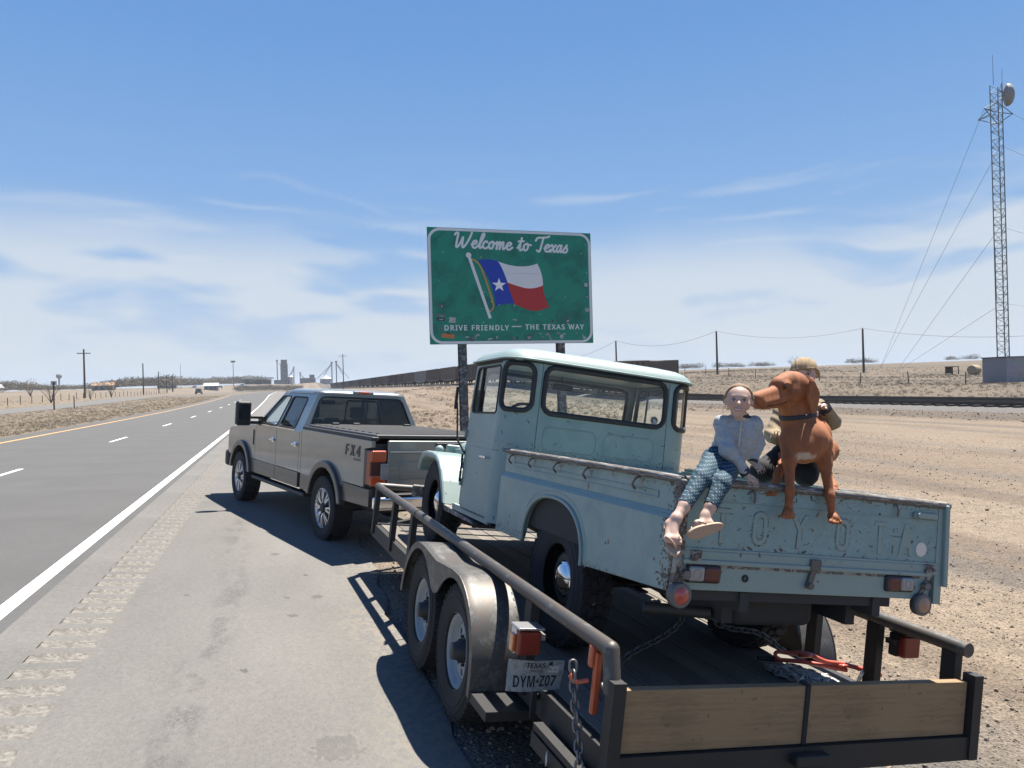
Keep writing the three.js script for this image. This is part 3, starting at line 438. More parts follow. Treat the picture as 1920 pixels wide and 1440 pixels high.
  const cabMap = (off = 0) => (s, y) => {
    let x, z; const lean = clamp(y - 1.2, 0, 1) * 0.012;
    const q = (t) => { const a = clamp(t / sCorner) * Math.PI / 2; return [Math.cos(a), Math.sin(a)]; };
    if (s < sCorner) { const [c, d] = q(s); x = -0.825 + rx - rx * c; z = zC - rz + rz * d; x -= off * c; z += off * d; }
    else if (s < sCorner + sFlat) { x = -0.825 + rx + (s - sCorner); z = zC + off; }
    else { const [c, d] = q(2 * sCorner + sFlat - s); x = 0.825 - rx + rx * c; z = zC - rz + rz * d; x += off * c; z += off * d; }
    return [x * (1 - lean), y, z];
  };
  const cm = cabMap(), sEnd = 2 * sCorner + sFlat, yb = 1.09, yt = 1.805;
  const win = [rrect(0.055, 1.42, 0.315, 1.775, 0.07, 44), rrect(sCorner + 0.03, 1.42, sCorner + sFlat - 0.03, 1.775, 0.075, 64), rrect(sEnd - 0.315, 1.42, sEnd - 0.055, 1.775, 0.07, 44)];
  const spans = [[0, sCorner - 0.002], [sCorner + 0.002, sCorner + sFlat - 0.002], [sCorner + sFlat + 0.002, sEnd]];
  const rear = bodyPart('cab_rear_wall', [...spans.map(([a, b], i) => merge([holed(a, yb, b, yt, win[i], cm, 5), sheet((s, t) => cm(lerp(a, b, s), lerp(0.55, yb, t)), 16, 2, b - a, 0.5)])), sheet((s, t) => cabMap(-0.03)(s * sEnd, lerp(0.6, 1.42, t)), 40, 2, 1.85, 0.5)], cabSkin);
  win.forEach((h, i) => { sub(rear, 'window_rubber', gasket(h, cabMap(0.002), 0.021, 8), M.gasket); sub(rear, 'window_glass', filled(h, cabMap(-0.004), 4), M.glass); });
  for (const s0 of [sCorner + 0.06, sCorner + 0.58]) sub(rear, 'pressed_ridge', gasket(rrect(s0, 1.135, s0 + 0.45, 1.315, 0.05, 44), cm, 0.005, 5), teal);
  for (const s0 of [sCorner, sCorner + sFlat]) sub(rear, 'panel_seam', new THREE.TubeGeometry(new THREE.LineCurve3(V(...cm(s0, 1.06)), V(...cm(s0, yt))), 1, 0.0022, 4), M.dark);
  { const p = cabMap(0.004)(sCorner + sFlat - 0.12, 1.47); sub(rear, 'round_decal', mv(new THREE.CylinderGeometry(0.034, 0.034, 0.002, 24), p[0], p[1], p[2], Math.PI / 2), mat([0.3, 0.32, 0.32], 0.5)); sub(rear, 'decal_mark', mv(new THREE.TorusGeometry(0.022, 0.005, 5, 16, 4), p[0], p[1], p[2] + 0.003), M.dark); }
  // doors
  for (const s of [-1, 1]) {
    const X = s * 0.80; const zf = (y) => -1.99 + clamp(y - 1.33, 0, 1) * 0.1;
    const map = (off) => (a, y) => [s * (0.80 + off) * (1 - clamp(y - 1.2, 0, 1) * 0.012), y, a + (a < -1.6 ? clamp(y - 1.33, 0, 1) * 0.12 * clamp((-1.6 - a) / 0.35) : 0)];
    const hole = rrect(-1.92, 1.385, -1.29, 1.765, 0.03, 44);
    const dr = bodyPart('door', [holed(-1.985, 1.1, -1.235, 1.80, hole, map(0), 3), side([[-1.985, 0.60], [-1.9, 0.555], [-1.3, 0.555], [-1.235, 0.6], [-1.235, 1.1], [-1.985, 1.1]], X, X - s * 0.03, 0.004)], teal);
    sub(dr, 'window_glass', filled(hole, map(-0.006), 3), M.glass); sub(dr, 'window_rubber', gasket(hole, map(0.001), 0.008, 6), M.gasket);
    sub(dr, 'vent_pillar', tube([map(0)(-1.755, 1.385), map(0)(-1.74, 1.765)], 0.011, 4, 6), M.dark);
    sub(dr, 'handle', [rod([s * 0.80, 1.03, -1.33], [s * 0.835, 1.03, -1.33], 0.008), rbox(0.014, 0.02, 0.13, 0.006, s * 0.838, 1.03, -1.385)], M.chrome);
    sub(dr, 'door_gap', box(0.004, 1.22, 0.006, s * 0.7995, 1.18, -1.2325), M.dark); sub(dr, 'door_gap', box(0.004, 0.5, 0.006, s * 0.7995, 0.86, -1.9875), M.dark);
    for (const y of [0.78, 1.2]) sub(dr, 'hinge', rod([s * 0.81, y - 0.03, -1.99], [s * 0.81, y + 0.03, -1.99], 0.012, 0.012, 8), teal);
    bodyPart('cab_sill', box(0.03, 0.05, 0.98, s * 0.785, 0.55, -1.7), teal);
    bodyPart('drip_seal', beam([s * 0.793, 1.800, -1.93], [s * 0.793, 1.800, -1.22], 0.012, 0.02), M.dark);
  }
  // windscreen
  {
    const map = (off) => (x, y) => [x, y, -2.0 + (y - 1.3) * 0.15 - off]; const hole = rrect(-0.70, 1.38, 0.70, 1.755, 0.05, 60);
    const ws = bodyPart('windscreen_frame', holed(-0.79, 1.28, 0.79, 1.815, hole, map(0), 3), teal);
    sub(ws, 'window_glass', filled(hole, map(0), 3), M.glass); sub(ws, 'window_rubber', gasket(hole, map(0), 0.016), M.gasket);
    for (const x of [-0.3, 0.3]) sub(ws, 'wiper', rod([x, 1.34, -2.02], [x + 0.22, 1.45, -2.0], 0.006), M.black);
  }
  // roof: rings from the gutter inwards
  {
    const ring = (inset, y) => rrect(-0.842 + inset, -2.04 + inset * 1.1, 0.842 - inset, -0.975 - inset, Math.max(0.05, 0.2 - inset * 0.3), 72).map(([x, z]) => [x, y, z]);
    const rings = [ring(0.0, 1.803), ring(0, 1.815), ring(0.004, 1.824), ring(0.022, 1.85), ring(0.05, 1.875), ring(0.1, 1.897), ring(0.2, 1.915), ring(0.34, 1.924), ring(0.5, 1.927)];
    const g = sheet((s, t) => { const r = rings[Math.round(t * (rings.length - 1))]; return r[Math.round(s * 72) % 72]; }, 72, rings.length - 1, 4, 1);
    const cap = sheet((s, t) => [lerp(-0.36, 0.36, s), 1.926, lerp(-1.5, -1.46, t)], 2, 2);
    const rf = bodyPart('roof', [g, cap, box(1.55, 0.01, 0.95, 0, 1.8, -1.49)], new THREE.MeshPhysicalMaterial({ map: tealMap, roughness: 0.55, clearcoat: 0.4, clearcoatRoughness: 0.2, side: THREE.DoubleSide }), 'domed roof');
    sub(rf, 'gutter', new THREE.TubeGeometry(new THREE.CatmullRomCurve3(ring(-0.006, 1.81).map((p) => V(...p)), true), 90, 0.009, 6, true), teal); sub(rf, 'gutter_seal', new THREE.TubeGeometry(new THREE.CatmullRomCurve3(ring(0.02, 1.8).map((p) => V(...p)), true), 90, 0.01, 6, true), M.gasket);
  }
  // interior
  bodyPart('cab_floor', box(1.5, 0.03, 1.0, 0, 0.62, -1.5), M.dark);
  bodyPart('bench_seat', [rbox(1.3, 0.16, 0.45, 0.05, 0, 0.86, -1.42), rbox(1.3, 0.42, 0.12, 0.05, 0, 1.1, -1.17, -0.12)], mat([0.1, 0.1, 0.11], 0.6));
  bodyPart('dashboard', rbox(1.5, 0.2, 0.2, 0.03, 0, 1.22, -1.9), teal);
  bodyPart('steering_wheel', [mv(new THREE.TorusGeometry(0.19, 0.013, 8, 40), -0.36, 1.37, -1.66, -0.75), rod([-0.36, 1.37, -1.66], [-0.36, 1.18, -1.88], 0.018), rod([-0.54, 1.37, -1.66], [-0.18, 1.37, -1.66], 0.009)], M.black);
  bodyPart('rear_view_mirror', [rbox(0.2, 0.06, 0.03, 0.012, 0, 1.7, -1.87), rod([0, 1.73, -1.88], [0, 1.79, -1.9], 0.007)], M.black);
  // --- front end
  {
    const hoodS = (z0, z1) => sheet((s, t) => { const a = Math.PI * s, w = lerp(0.44, 0.52, t); const x = -w * Math.sign(Math.cos(a)) * Math.abs(Math.cos(a)) ** 0.5, y = lerp(1.1, 1.2, t) - 0.34 + 0.34 * Math.abs(Math.sin(a)) ** 0.28 + 0.03 * Math.sin(a); return [x, y, lerp(z0, z1, t)]; }, 36, 6, 1.5, 1.3);
    const hd = bodyPart('bonnet', [hoodS(-3.48, -2.28), side([[-2.28, 0.53], [-2.28, 1.1], [-3.48, 1.02], [-3.48, 0.6]], -0.46, 0.46, 0.01)], teal);
    for (const x of [-0.4, 0.4]) sub(hd, 'bonnet_hinge', rbox(0.03, 0.03, 0.08, 0.008, x, 1.17, -2.4), M.dark);
    bodyPart('cowl', [sheet((s, t) => { const w = lerp(0.5, 0.79, Math.min(1, t * 1.15)); const a = Math.PI * s; return [-w * Math.sign(Math.cos(a)) * Math.abs(Math.cos(a)) ** 0.35, 0.53 + lerp(0.68, 0.79, t) * Math.abs(Math.sin(a)) ** 0.25, lerp(-2.3, -1.985, t)]; }, 36, 5, 2, 0.4)], teal);
    bodyPart('grille_panel', [rbox(1.1, 0.42, 0.05, 0.04, 0, 0.85, -3.5), mv(new THREE.TorusGeometry(0.1, 0.02, 8, 24), -0.36, 0.87, -3.54), mv(new THREE.TorusGeometry(0.1, 0.02, 8, 24), 0.36, 0.87, -3.54)], teal);
    bodyPart('front_bumper', rbox(1.6, 0.13, 0.06, 0.02, 0, 0.52, -3.75), rusty);
    const top = [[-3.6, 0.76], [-3.585, 0.86], [-3.53, 0.93], [-3.44, 0.965], [-3.3, 0.98], [-3.06, 0.98], [-2.92, 0.962], [-2.8, 0.915], [-2.7, 0.84], [-2.6, 0.73], [-2.52, 0.62], [-2.46, 0.535]];
    for (const s of [-1, 1]) {
      const under = [[-2.52, 0.535], [-2.62, 0.66], [-2.74, 0.8], [-2.84, 0.875], [-2.95, 0.91], [-3.35, 0.915], [-3.48, 0.88], [-3.54, 0.8], [-3.55, 0.76]];
      const fd = bodyPart('front_wing', side([...top, ...under], s * 0.81, s * 0.46, 0.02), new THREE.MeshPhysicalMaterial({ map: tealMap, roughness: 0.5, clearcoat: 0.5, clearcoatRoughness: 0.2, side: THREE.DoubleSide }));
      sub(fd, 'wing_skirt', [side([[-2.62, 0.7], [-2.45, 0.535], [-2.28, 0.535], [-2.28, 1.0], [-2.9, 0.95]], s * 0.56, s * 0.44, 0.005), side([[-3.5, 0.6], [-2.5, 0.6], [-2.4, 1.0], [-3.45, 0.95]], s * 0.48, s * 0.44)], teal);
      sub(fd, 'running_board', [side([[-2.47, 0.53], [-1.62, 0.50], [-1.55, 0.475], [-2.45, 0.475]], s * 0.8, s * 0.58, 0.006)], rusty);
      sub(fd, 'side_lamp', [mv(new THREE.SphereGeometry(0.045, 16, 10), s * 0.66, 1.0, -3.35, 0, 0, 0), box(0.03, 0.03, 0.05, s * 0.66, 0.98, -3.35)], teal);
    }
    bodyPart('side_mirror', [rod([-0.8, 1.02, -1.98], [-0.87, 1.14, -2.03], 0.009), rod([-0.87, 1.14, -2.03], [-0.89, 1.46, -2.09], 0.008), rbox(0.025, 0.2, 0.11, 0.012, -0.9, 1.5, -2.1, 0, -0.25), rod([-0.82, 0.78, -1.985], [-0.82, 1.02, -1.985], 0.01)], M.dark);
  }
  // --- running gear
  const tg = tyreGeo(0.403, 0.215, 0.21, 0.018, 32);
  const axleY = [0.39, 0.42];
  [[0, 0], [1, -3.056]].forEach(([k, z]) => {
    for (const s of [-1, 1]) {
      const w = part(T, 'wheel', tg, M.rubber); w.position.set(s * 0.655, axleY[k], z); if (s > 0) w.rotation.y = Math.PI;
      sub(w, 'rim', [lathe([[0.205, -0.075], [0.215, -0.08], [0.21, -0.06], [0.18, -0.02], [0.165, 0.02], [0.14, 0.035], [0, 0.03]], 40).rotateZ(Math.PI / 2).scale(-1, 1, 1).scale(-1, 1, 1)], mat([0.03, 0.03, 0.033], 0.5));
      sub(w, 'hubcap', lathe([[0.145, 0.0], [0.146, 0.02], [0.135, 0.032], [0.128, 0.03], [0.122, 0.042], [0.11, 0.052], [0.104, 0.05], [0.098, 0.062], [0.07, 0.078], [0.03, 0.088], [0, 0.09]], 40).scale(0.88, 0.8, 0.88).rotateZ(Math.PI / 2).translate(-0.005, 0, 0), M.chrome, 'domed chrome hubcap with stepped rings');
    }
    const y = axleY[k];
    part(T, 'axle', [rod([-0.66, y, z], [0.66, y, z], 0.045, 0.045, 12), mv(new THREE.SphereGeometry(0.13, 20, 14), 0.12, y, z)], M.dark);
    for (const s of [-1, 1]) part(T, 'leaf_spring', [0, 1, 2, 3].map((i) => beam([s * 0.42, y + 0.05 + i * 0.016, z - 0.5 + i * 0.1], [s * 0.42, y + 0.05 + i * 0.016, z + 0.5 - i * 0.1], 0.06, 0.012)), M.dark);
  });
  part(T, 'tailpipe', [rod([-0.62, 0.46, 0.62], [-0.99, 0.49, 0.98], 0.001), rod([-0.72, 0.49, 1.0], [-0.42, 0.5, 1.12], 0.028, 0.028, 14)], mat([0.05, 0.048, 0.046], 0.6, 0.4));
  part(T, 'chassis', [beam([-0.38, 0.53, -3.5], [-0.38, 0.53, 1.2], 0.06, 0.11), beam([0.38, 0.53, -3.5], [0.38, 0.53, 1.2], 0.06, 0.11), box(0.7, 0.08, 0.1, 0, 0.52, 0.7), box(0.7, 0.08, 0.1, 0, 0.52, -1.2), rbox(0.5, 0.26, 0.7, 0.05, 0.1, 0.5, -1.9), rod([0, 0.45, -1.5], [0.1, 0.4, -0.1], 0.035), rbox(0.5, 0.2, 0.6, 0.05, -0.05, 0.54, 0.85)], M.dark);
}
// ------------------------------------------------------------------ car trailer
const pipeMap = dtex(512, (i, j, n) => { const a = tn(i, j, n, 10, 5), b = tn(i, j + 40, n, 70, 2); const t = a * 0.75 + b * 0.25; return t > 0.56 ? mix([0.1, 0.097, 0.092], [0.165, 0.16, 0.154], (t - 0.56) * 4) : t < 0.42 ? mix([0.1, 0.07, 0.05], [0.085, 0.08, 0.076], t * 2) : [0.08, 0.078, 0.075]; }, true, 1.6);
const bareSteel = new THREE.MeshStandardMaterial({ map: pipeMap, roughness: 0.52, metalness: 0.45, bumpMap: softBump, bumpScale: 0.002, side: THREE.DoubleSide });
const boardMap = (base, dark, k) => dtex(512, (i, j, n) => { const g = fbm(i / n * 4 + k, j / n * 70, 4, 0), f = vnoise(i / n * 30, j / n * 260 + k), w = tn(i + k * 20, j, n, 5, 3); let c = mix(base, dark, clamp(0.75 * (g - 0.28) + 0.3 * (f - 0.5) + 0.5 * (w - 0.5))); if (tn(i, j + k * 9, n, 30, 2) > 0.84) c = mix(c, [0.03, 0.025, 0.02], 0.3); return c; }, true, 1);
const pine = new THREE.MeshStandardMaterial({ map: boardMap([0.265, 0.175, 0.09], [0.11, 0.068, 0.036], 3), roughness: 0.8, bumpMap: softBump, bumpScale: 0.002 });
const deckMats = [0, 1, 2].map((k) => new THREE.MeshStandardMaterial({ map: boardMap([[0.15, 0.135, 0.115], [0.115, 0.104, 0.09], [0.17, 0.152, 0.13]][k], [0.05, 0.044, 0.038], 7 + k * 5), roughness: 0.9, bumpMap: softBump, bumpScale: 0.003 }));
const chainMat = mat([0.17, 0.165, 0.16], 0.45, 0.75), orangePaint = paint([0.42, 0.075, 0.022], 0.5);
function chainGeo(pts, len = 0.055, r = 0.0065, tension = 0.5) {
  const curve = new THREE.CatmullRomCurve3(pts.map((p) => V(...p)), false, 'catmullrom', tension), L = curve.getLength(), n = Math.max(2, Math.round(L / (len * 0.74))), out = [];
  const w = len * 0.30, h = len / 2 - w; const loop = []; for (let i = 0; i < 16; i++) { const a = i / 16 * 2 * Math.PI; loop.push(V(w * Math.cos(a), w * Math.sin(a) + (Math.sin(a) >= 0 ? h : -h), 0)); }
  const link = flat(new THREE.TubeGeometry(new THREE.CatmullRomCurve3(loop, true), 18, r, 5, true));
  for (let i = 0; i < n; i++) { const t = (i + 0.5) / n, p = curve.getPointAt(t), d = curve.getTangentAt(t); const q = new THREE.Quaternion().setFromUnitVectors(V(0, 1, 0), d); q.multiply(new THREE.Quaternion().setFromAxisAngle(V(0, 1, 0), (i % 2) * Math.PI / 2 + 0.4)); out.push(link.clone().applyMatrix4(new THREE.Matrix4().compose(p, q, V(1, 1, 1)))); }
  return mergeGeometries(out);
}
const ballW = V(0, 0.6, 1.62).applyMatrix4(pickupM), ballT = ballW.clone().applyMatrix4(trailerM.clone().invert());
{
  const T = thing('car_trailer', 'black steel flatbed car trailer with pipe side rails and a plank across its tail', 'trailer', null, trailerM);
  const rX = 1.036, rY = 0.912, zF = -3.954, zB = 1.554, dk = 0.505;
  // deck
  const zD0 = -3.9, zD1 = 1.56, n = 10;
  for (let k = 0; k < n; k++) { const w = 1.96 / n; const g = rbox(w - 0.008, 0.045, zD1 - zD0, 0.004, -0.98 + w * (k + 0.5), dk - 0.0225 - (k % 3) * 0.0015, (zD0 + zD1) / 2); g.attributes.uv.array.forEach((_, i, a) => { if (i % 2 === 0) { const t = a[i]; a[i] = a[i + 1] * 0.6 + k * 0.37; a[i + 1] = t; } }); part(T, 'deck_plank', g, deckMats[k % 3]); }
  const fr = part(T, 'frame', [beam([-1.01, 0.43, zF], [-1.01, 0.43, zB], 0.055, 0.14), beam([1.01, 0.43, zF], [1.01, 0.43, zB], 0.055, 0.14), ...Array.from({ length: 9 }, (_, i) => box(1.96, 0.075, 0.05, 0, 0.42, lerp(zF + 0.06, zB - 0.1, i / 8))), box(2.07, 0.14, 0.05, 0, 0.43, zF - 0.02)], M.frame);
  part(T, 'rear_beam', [box(2.1, 0.115, 0.07, 0, 0.44, zB + 0.045), rbox(0.2, 0.05, 0.06, 0.01, -0.02, 0.452, zB + 0.1)], M.frame);
  const tongue = part(T, 'tongue', [beam([-0.95, 0.42, zF], [ballT.x - 0.06, ballT.y - 0.06, ballT.z + 0.12], 0.06, 0.12), beam([0.95, 0.42, zF], [ballT.x + 0.06, ballT.y - 0.06, ballT.z + 0.12], 0.06, 0.12), rbox(0.1, 0.09, 0.3, 0.03, ballT.x, ballT.y + 0.01, ballT.z + 0.08), rod([ballT.x + 0.2, 0.15, zF - 0.25], [ballT.x + 0.2, 0.75, zF - 0.25], 0.03)], M.frame);
  // pipe rails and posts
  for (const s of [-1, 1]) {
    const rail = part(T, 'side_rail', muv(s < 0 ? merge([rod([s * rX, rY, zF], [s * rX, rY, zB - 0.02], 0.037, 0.037, 18), new THREE.SphereGeometry(0.037, 18, 10).translate(s * rX, rY, zB - 0.02), rod([s * rX, rY, zB - 0.02], [s * rX, 0.74, zB + 0.03], 0.037, 0.037, 18)]) : rod([s * rX, rY, zF], [s * rX, rY, zB + 0.02], 0.037, 0.037, 18)), bareSteel, 'scuffed bare steel pipe rail');
    part(rail, 'weld_collar', [mv(new THREE.TorusGeometry(0.037, 0.006, 6, 20), s * rX, rY, -2.0)], M.frame);
    for (const z of s < 0 ? [zF + 0.05, -2.95, -2.15, 0.66] : [zF + 0.05, -2.95, -2.15, 0.5, 0.98, 1.48]) part(T, 'rail_post', beam([s * rX, 0.4, z], [s * rX, rY - 0.03, z], 0.05, 0.085, V(0, 0, 1)), M.frame);
    part(T, 'stake_pocket', [box(0.06, 0.42, 0.07, s * 1.035, 0.595, zB + 0.055)], M.frame);
  }
  part(T, 'front_rail', rod([-rX, rY, zF], [rX, rY, zF], 0.037, 0.037, 16), bareSteel);
  // plank across the tail and its strap
  const plank = part(T, 'tail_plank', (() => { const g = rbox(1.99, 0.265, 0.045, 0.004, 0, 0.634, zB + 0.035); return g; })(), pine, 'raw pine plank across the tail');
  part(T, 'strap', [rbox(0.026, 0.27, 0.006, 0.002, -0.03, 0.635, zB + 0.062), rbox(0.026, 0.006, 0.05, 0.002, -0.03, 0.771, zB + 0.036), rod([-0.03, 0.5, zB + 0.07], [-0.03, 0.46, zB + 0.09], 0.004)], mat([0.008, 0.009, 0.013], 0.8), 'dark rubber strap');
  // mudguards
  const arc = (zc, yc, r, a0, a1, m = 12) => Array.from({ length: m + 1 }, (_, i) => { const a = lerp(a0, a1, i / m); return [zc + r * Math.cos(a), yc + r * Math.sin(a)]; });
  const d2r = Math.PI / 180;
  for (const s of [-1, 1]) {
    const outer = [...arc(-0.883, 0.40, 0.478, 178 * d2r, 100 * d2r, 10), [-0.8, 0.874], [-0.44, 0.845], [-0.08, 0.874], ...arc(0, 0.40, 0.478, 80 * d2r, 2 * d2r, 12), [0.478, 0.30]];
    const crv = new THREE.CatmullRomCurve3(outer.map(([z, y]) => V(0, y, z)), false, 'catmullrom', 0.3).getSpacedPoints(60);
    const top = sheet((a, b) => { const p = crv[Math.round(a * 60)]; const e = b < 0.12 ? (0.12 - b) / 0.12 : 0; return [s * lerp(1.275, 0.99, clamp(b)), p.y - e * e * 0.012, p.z]; }, 60, 10, 2, 0.3);
    const plate = [...outer, [0.44, 0.30], ...arc(0, 0.40, 0.43, 4 * d2r, 128 * d2r, 14), [-0.36, 0.655], [-0.44, 0.635], [-0.52, 0.655], ...arc(-0.883, 0.40, 0.43, 52 * d2r, 176 * d2r, 14)];
    const md = part(T, 'mudguard', [top, side(plate, s * 1.279, s * 1.272)], bareSteel, 'double-hump bare steel mudguard');
    part(md, 'inner_plate', side([...outer, [-1.36, 0.4]], s * 1.0, s * 0.985), M.frame);
    part(md, 'step_plate', box(0.28, 0.05, 0.3, s * 1.13, 0.31, 0.6), M.frame);
  }
  // wheels
  const tg = tyreGeo(0.4, 0.225, 0.215, 0.008, 44);
  const rimMat = mat([0.34, 0.37, 0.375], 0.55, 0.2, { map: scuff });
  const disc = new THREE.Shape(); disc.absarc(0, 0, 0.17, 0, 2 * Math.PI); for (let k = 0; k < 8; k++) { const a = k / 8 * 2 * Math.PI, h = new THREE.Path(); h.absellipse(0.13 * Math.cos(a), 0.13 * Math.sin(a), 0.021, 0.021, 0, 2 * Math.PI); disc.holes.push(h); }
  const rimG = merge([lathe([[0.222, 0.098], [0.228, 0.092], [0.222, 0.085], [0.205, 0.078], [0.196, 0.055], [0.185, 0.04], [0.168, 0.034], [0.168, -0.06], [0.2, -0.09]], 48).rotateZ(Math.PI / 2), ext(disc, 0.01, 0.004).rotateY(-Math.PI / 2).translate(-0.026, 0, 0)]);
  const hubG = merge([lathe([[0.075, 0], [0.07, 0.04], [0.055, 0.05], [0.05, 0.085], [0, 0.09]], 24).rotateZ(Math.PI / 2).translate(-0.03, 0, 0), ...Array.from({ length: 8 }, (_, k) => { const a = (k + 0.5) / 8 * 2 * Math.PI; return rod([-0.03, 0.083 * Math.cos(a), 0.083 * Math.sin(a)], [-0.058, 0.083 * Math.cos(a), 0.083 * Math.sin(a)], 0.009, 0.009, 6); })]);
  for (const z of [0, -0.883]) { for (const s of [-1, 1]) { const w = part(T, 'wheel', tg, mat([0.024, 0.0235, 0.023], 0.9, 0, { map: scuff, bumpMap: grain, bumpScale: 0.0015 })); w.position.set(s * 1.13, 0.4, z); if (s > 0) w.rotation.y = Math.PI; part(w, 'rim', rimG, rimMat, 'dusty grey steel rim with round holes'); part(w, 'hub', hubG, M.black); } part(T, 'axle', rod([-1.05, 0.36, z], [1.05, 0.36, z], 0.05, 0.05, 12), M.frame); }
  // tail lamps, number plate
  for (const s of [-1, 1]) {
    const z = s < 0 ? 0.82 : 1.12, lx = s * 1.12, ly = s < 0 ? 0.72 : 0.79;
    const l = part(T, 'tail_lamp', [rbox(0.14, 0.012, 0.12, 0.003, lx, ly + 0.075, z), rbox(0.13, 0.13, 0.06, 0.008, lx, ly, z - 0.03), box(0.1, 0.03, 0.06, s * 1.07, ly + 0.02, z - 0.02)], s < 0 ? M.alum : M.frame);
    part(l, 'lens', rbox(0.125, 0.12, 0.05, 0.014, lx, ly, z + 0.025), mat([0.2, 0.024, 0.012], 0.35)); part(l, 'side_lens', rbox(0.02, 0.09, 0.05, 0.006, lx + s * 0.068, ly - 0.01, z - 0.02), M.amberLens);
  }
  {
    const cv = document.createElement('canvas'); cv.width = 512; cv.height = 256; const c = cv.getContext('2d');
    c.fillStyle = '#8f9391'; c.fillRect(0, 0, 512, 256); c.fillStyle = '#16181c'; c.textAlign = 'center';
    c.font = 'bold 62px sans-serif'; c.fillText('TEXAS', 246, 66); c.globalAlpha = 0.75; c.font = 'bold 30px sans-serif'; c.fillText('TRAILER', 262, 102); c.globalAlpha = 1;
    c.save(); c.scale(0.78, 1); c.font = 'bold 128px sans-serif'; c.textAlign = 'left'; c.fillText('DYM', 62, 222); c.fillText('Z07', 388, 222); c.restore();
    const st = (x, y, r) => { c.beginPath(); for (let i = 0; i < 10; i++) { const a = -Math.PI / 2 + i * Math.PI / 5, q = i % 2 ? r * 0.4 : r; c.lineTo(x + q * Math.cos(a), y + q * Math.sin(a)); } c.fill(); }; st(286, 180, 20);
    c.fillStyle = '#b8bab6'; c.fillRect(370, 50, 96, 54); c.fillStyle = '#23303a'; c.font = 'bold 26px sans-serif'; c.textAlign = 'center'; c.fillText('01  21', 418, 88); c.fillRect(366, 14, 40, 28);
    seed = 5; for (let i = 0; i < 130; i++) { c.fillStyle = `rgba(60,56,50,${0.08 + rnd() * 0.2})`; c.beginPath(); c.ellipse(rnd() * 512, rnd() * 256, 3 + rnd() * 26, 2 + rnd() * 14, rnd() * 3, 0, 7); c.fill(); }
    const tx = new THREE.CanvasTexture(cv); tx.colorSpace = THREE.SRGBColorSpace;
    const pg = sheet((a, b) => [lerp(-0.152, 0.152, a), lerp(-0.076, 0.076, b), 0.012 * Math.sin(a * 5) + 0.008 * Math.cos(b * 4 + a * 3)], 20, 8);
    const pl = part(T, 'number_plate', mv(pg, -1.1, 0.585, 0.93, 0, 0.0, -0.04), new THREE.MeshStandardMaterial({ map: tx, roughness: 0.45, metalness: 0.1, side: THREE.DoubleSide }), 'bent grey-white number plate');
    part(T, 'plate_bracket', [box(0.03, 0.28, 0.01, -1.08, 0.5, 0.9), rod([-1.06, 0.47, 0.86], [-1.06, 0.44, 0.86], 0.02, 0.02, 8)], M.frame);
  }
  // stowed ramp under the tail with its pull ring
  const ramp = part(T, 'ramp', [beam([-0.93, 0.33, 0.9], [-0.93, 0.33, 1.62], 0.06, 0.1), beam([-1.09, 0.37, 1.0], [-1.09, 0.37, 1.6], 0.05, 0.03), beam([-1.1, 0.31, 1.0], [-1.1, 0.31, 1.6], 0.04, 0.07)], M.frame);
  part(ramp, 'pull_ring', mv(new THREE.TorusGeometry(0.028, 0.0045, 6, 20), -1.13, 0.31, 1.22, 0, 1.2), M.steel);
  part(T, 'd_ring', mv(new THREE.TorusGeometry(0.04, 0.009, 8, 20), 0.95, 0.56, 0.98, 0.3, 0.7), M.steel);
}
// chains and binders, each a thing that lies on the trailer
const onTrailer = (name, geo, m, label, cat, group) => { const o = single(name, geo, m, label, cat, group); trailerM.decompose(o.position, o.quaternion, o.scale); return o; };
onTrailer('chain', chainGeo([[-1.12, 0.80, 1.36], [-1.115, 0.66, 1.40], [-1.11, 0.52, 1.46], [-1.12, 0.4, 1.52], [-1.125, 0.26, 1.56], [-1.12, 0.12, 1.58]]), chainMat, 'steel chain dangling outside the trailer tail below the orange lever', 'chain');
onTrailer('chain', chainGeo([[-0.98, 0.70, 1.40], [-0.8, 0.64, 1.2], [-0.62, 0.58, 0.9], [-0.45, 0.60, 0.7], [-0.1, 0.72, 0.6], [0.1, 0.86, 0.45]], 0.055, 0.006), chainMat, 'steel chain running across the deck from the orange lever under the old pickup', 'chain');
onTrailer('chain', chainGeo([[0.1, 0.86, 0.45], [0.22, 0.75, 0.62], [0.45, 0.72, 0.68], [0.62, 0.62, 0.72]], 0.055, 0.006), chainMat, 'taut steel chain from the old pickup down to the red binder', 'chain');
{ seed = 21; const pts = []; for (let i = 0; i < 46; i++) pts.push([0.62 + 0.13 * Math.sin(i * 1.9) * (1 - i / 90) + i * 0.0022, 0.517 + 0.022 * rnd(), 0.80 + 0.12 * Math.cos(i * 1.37) + i * 0.0045]); onTrailer('chain_pile', chainGeo(pts, 0.06, 0.0075), mat([0.4, 0.39, 0.37], 0.5, 0.6), 'loose heap of steel chain on the trailer deck beside the red binder', 'chain'); }
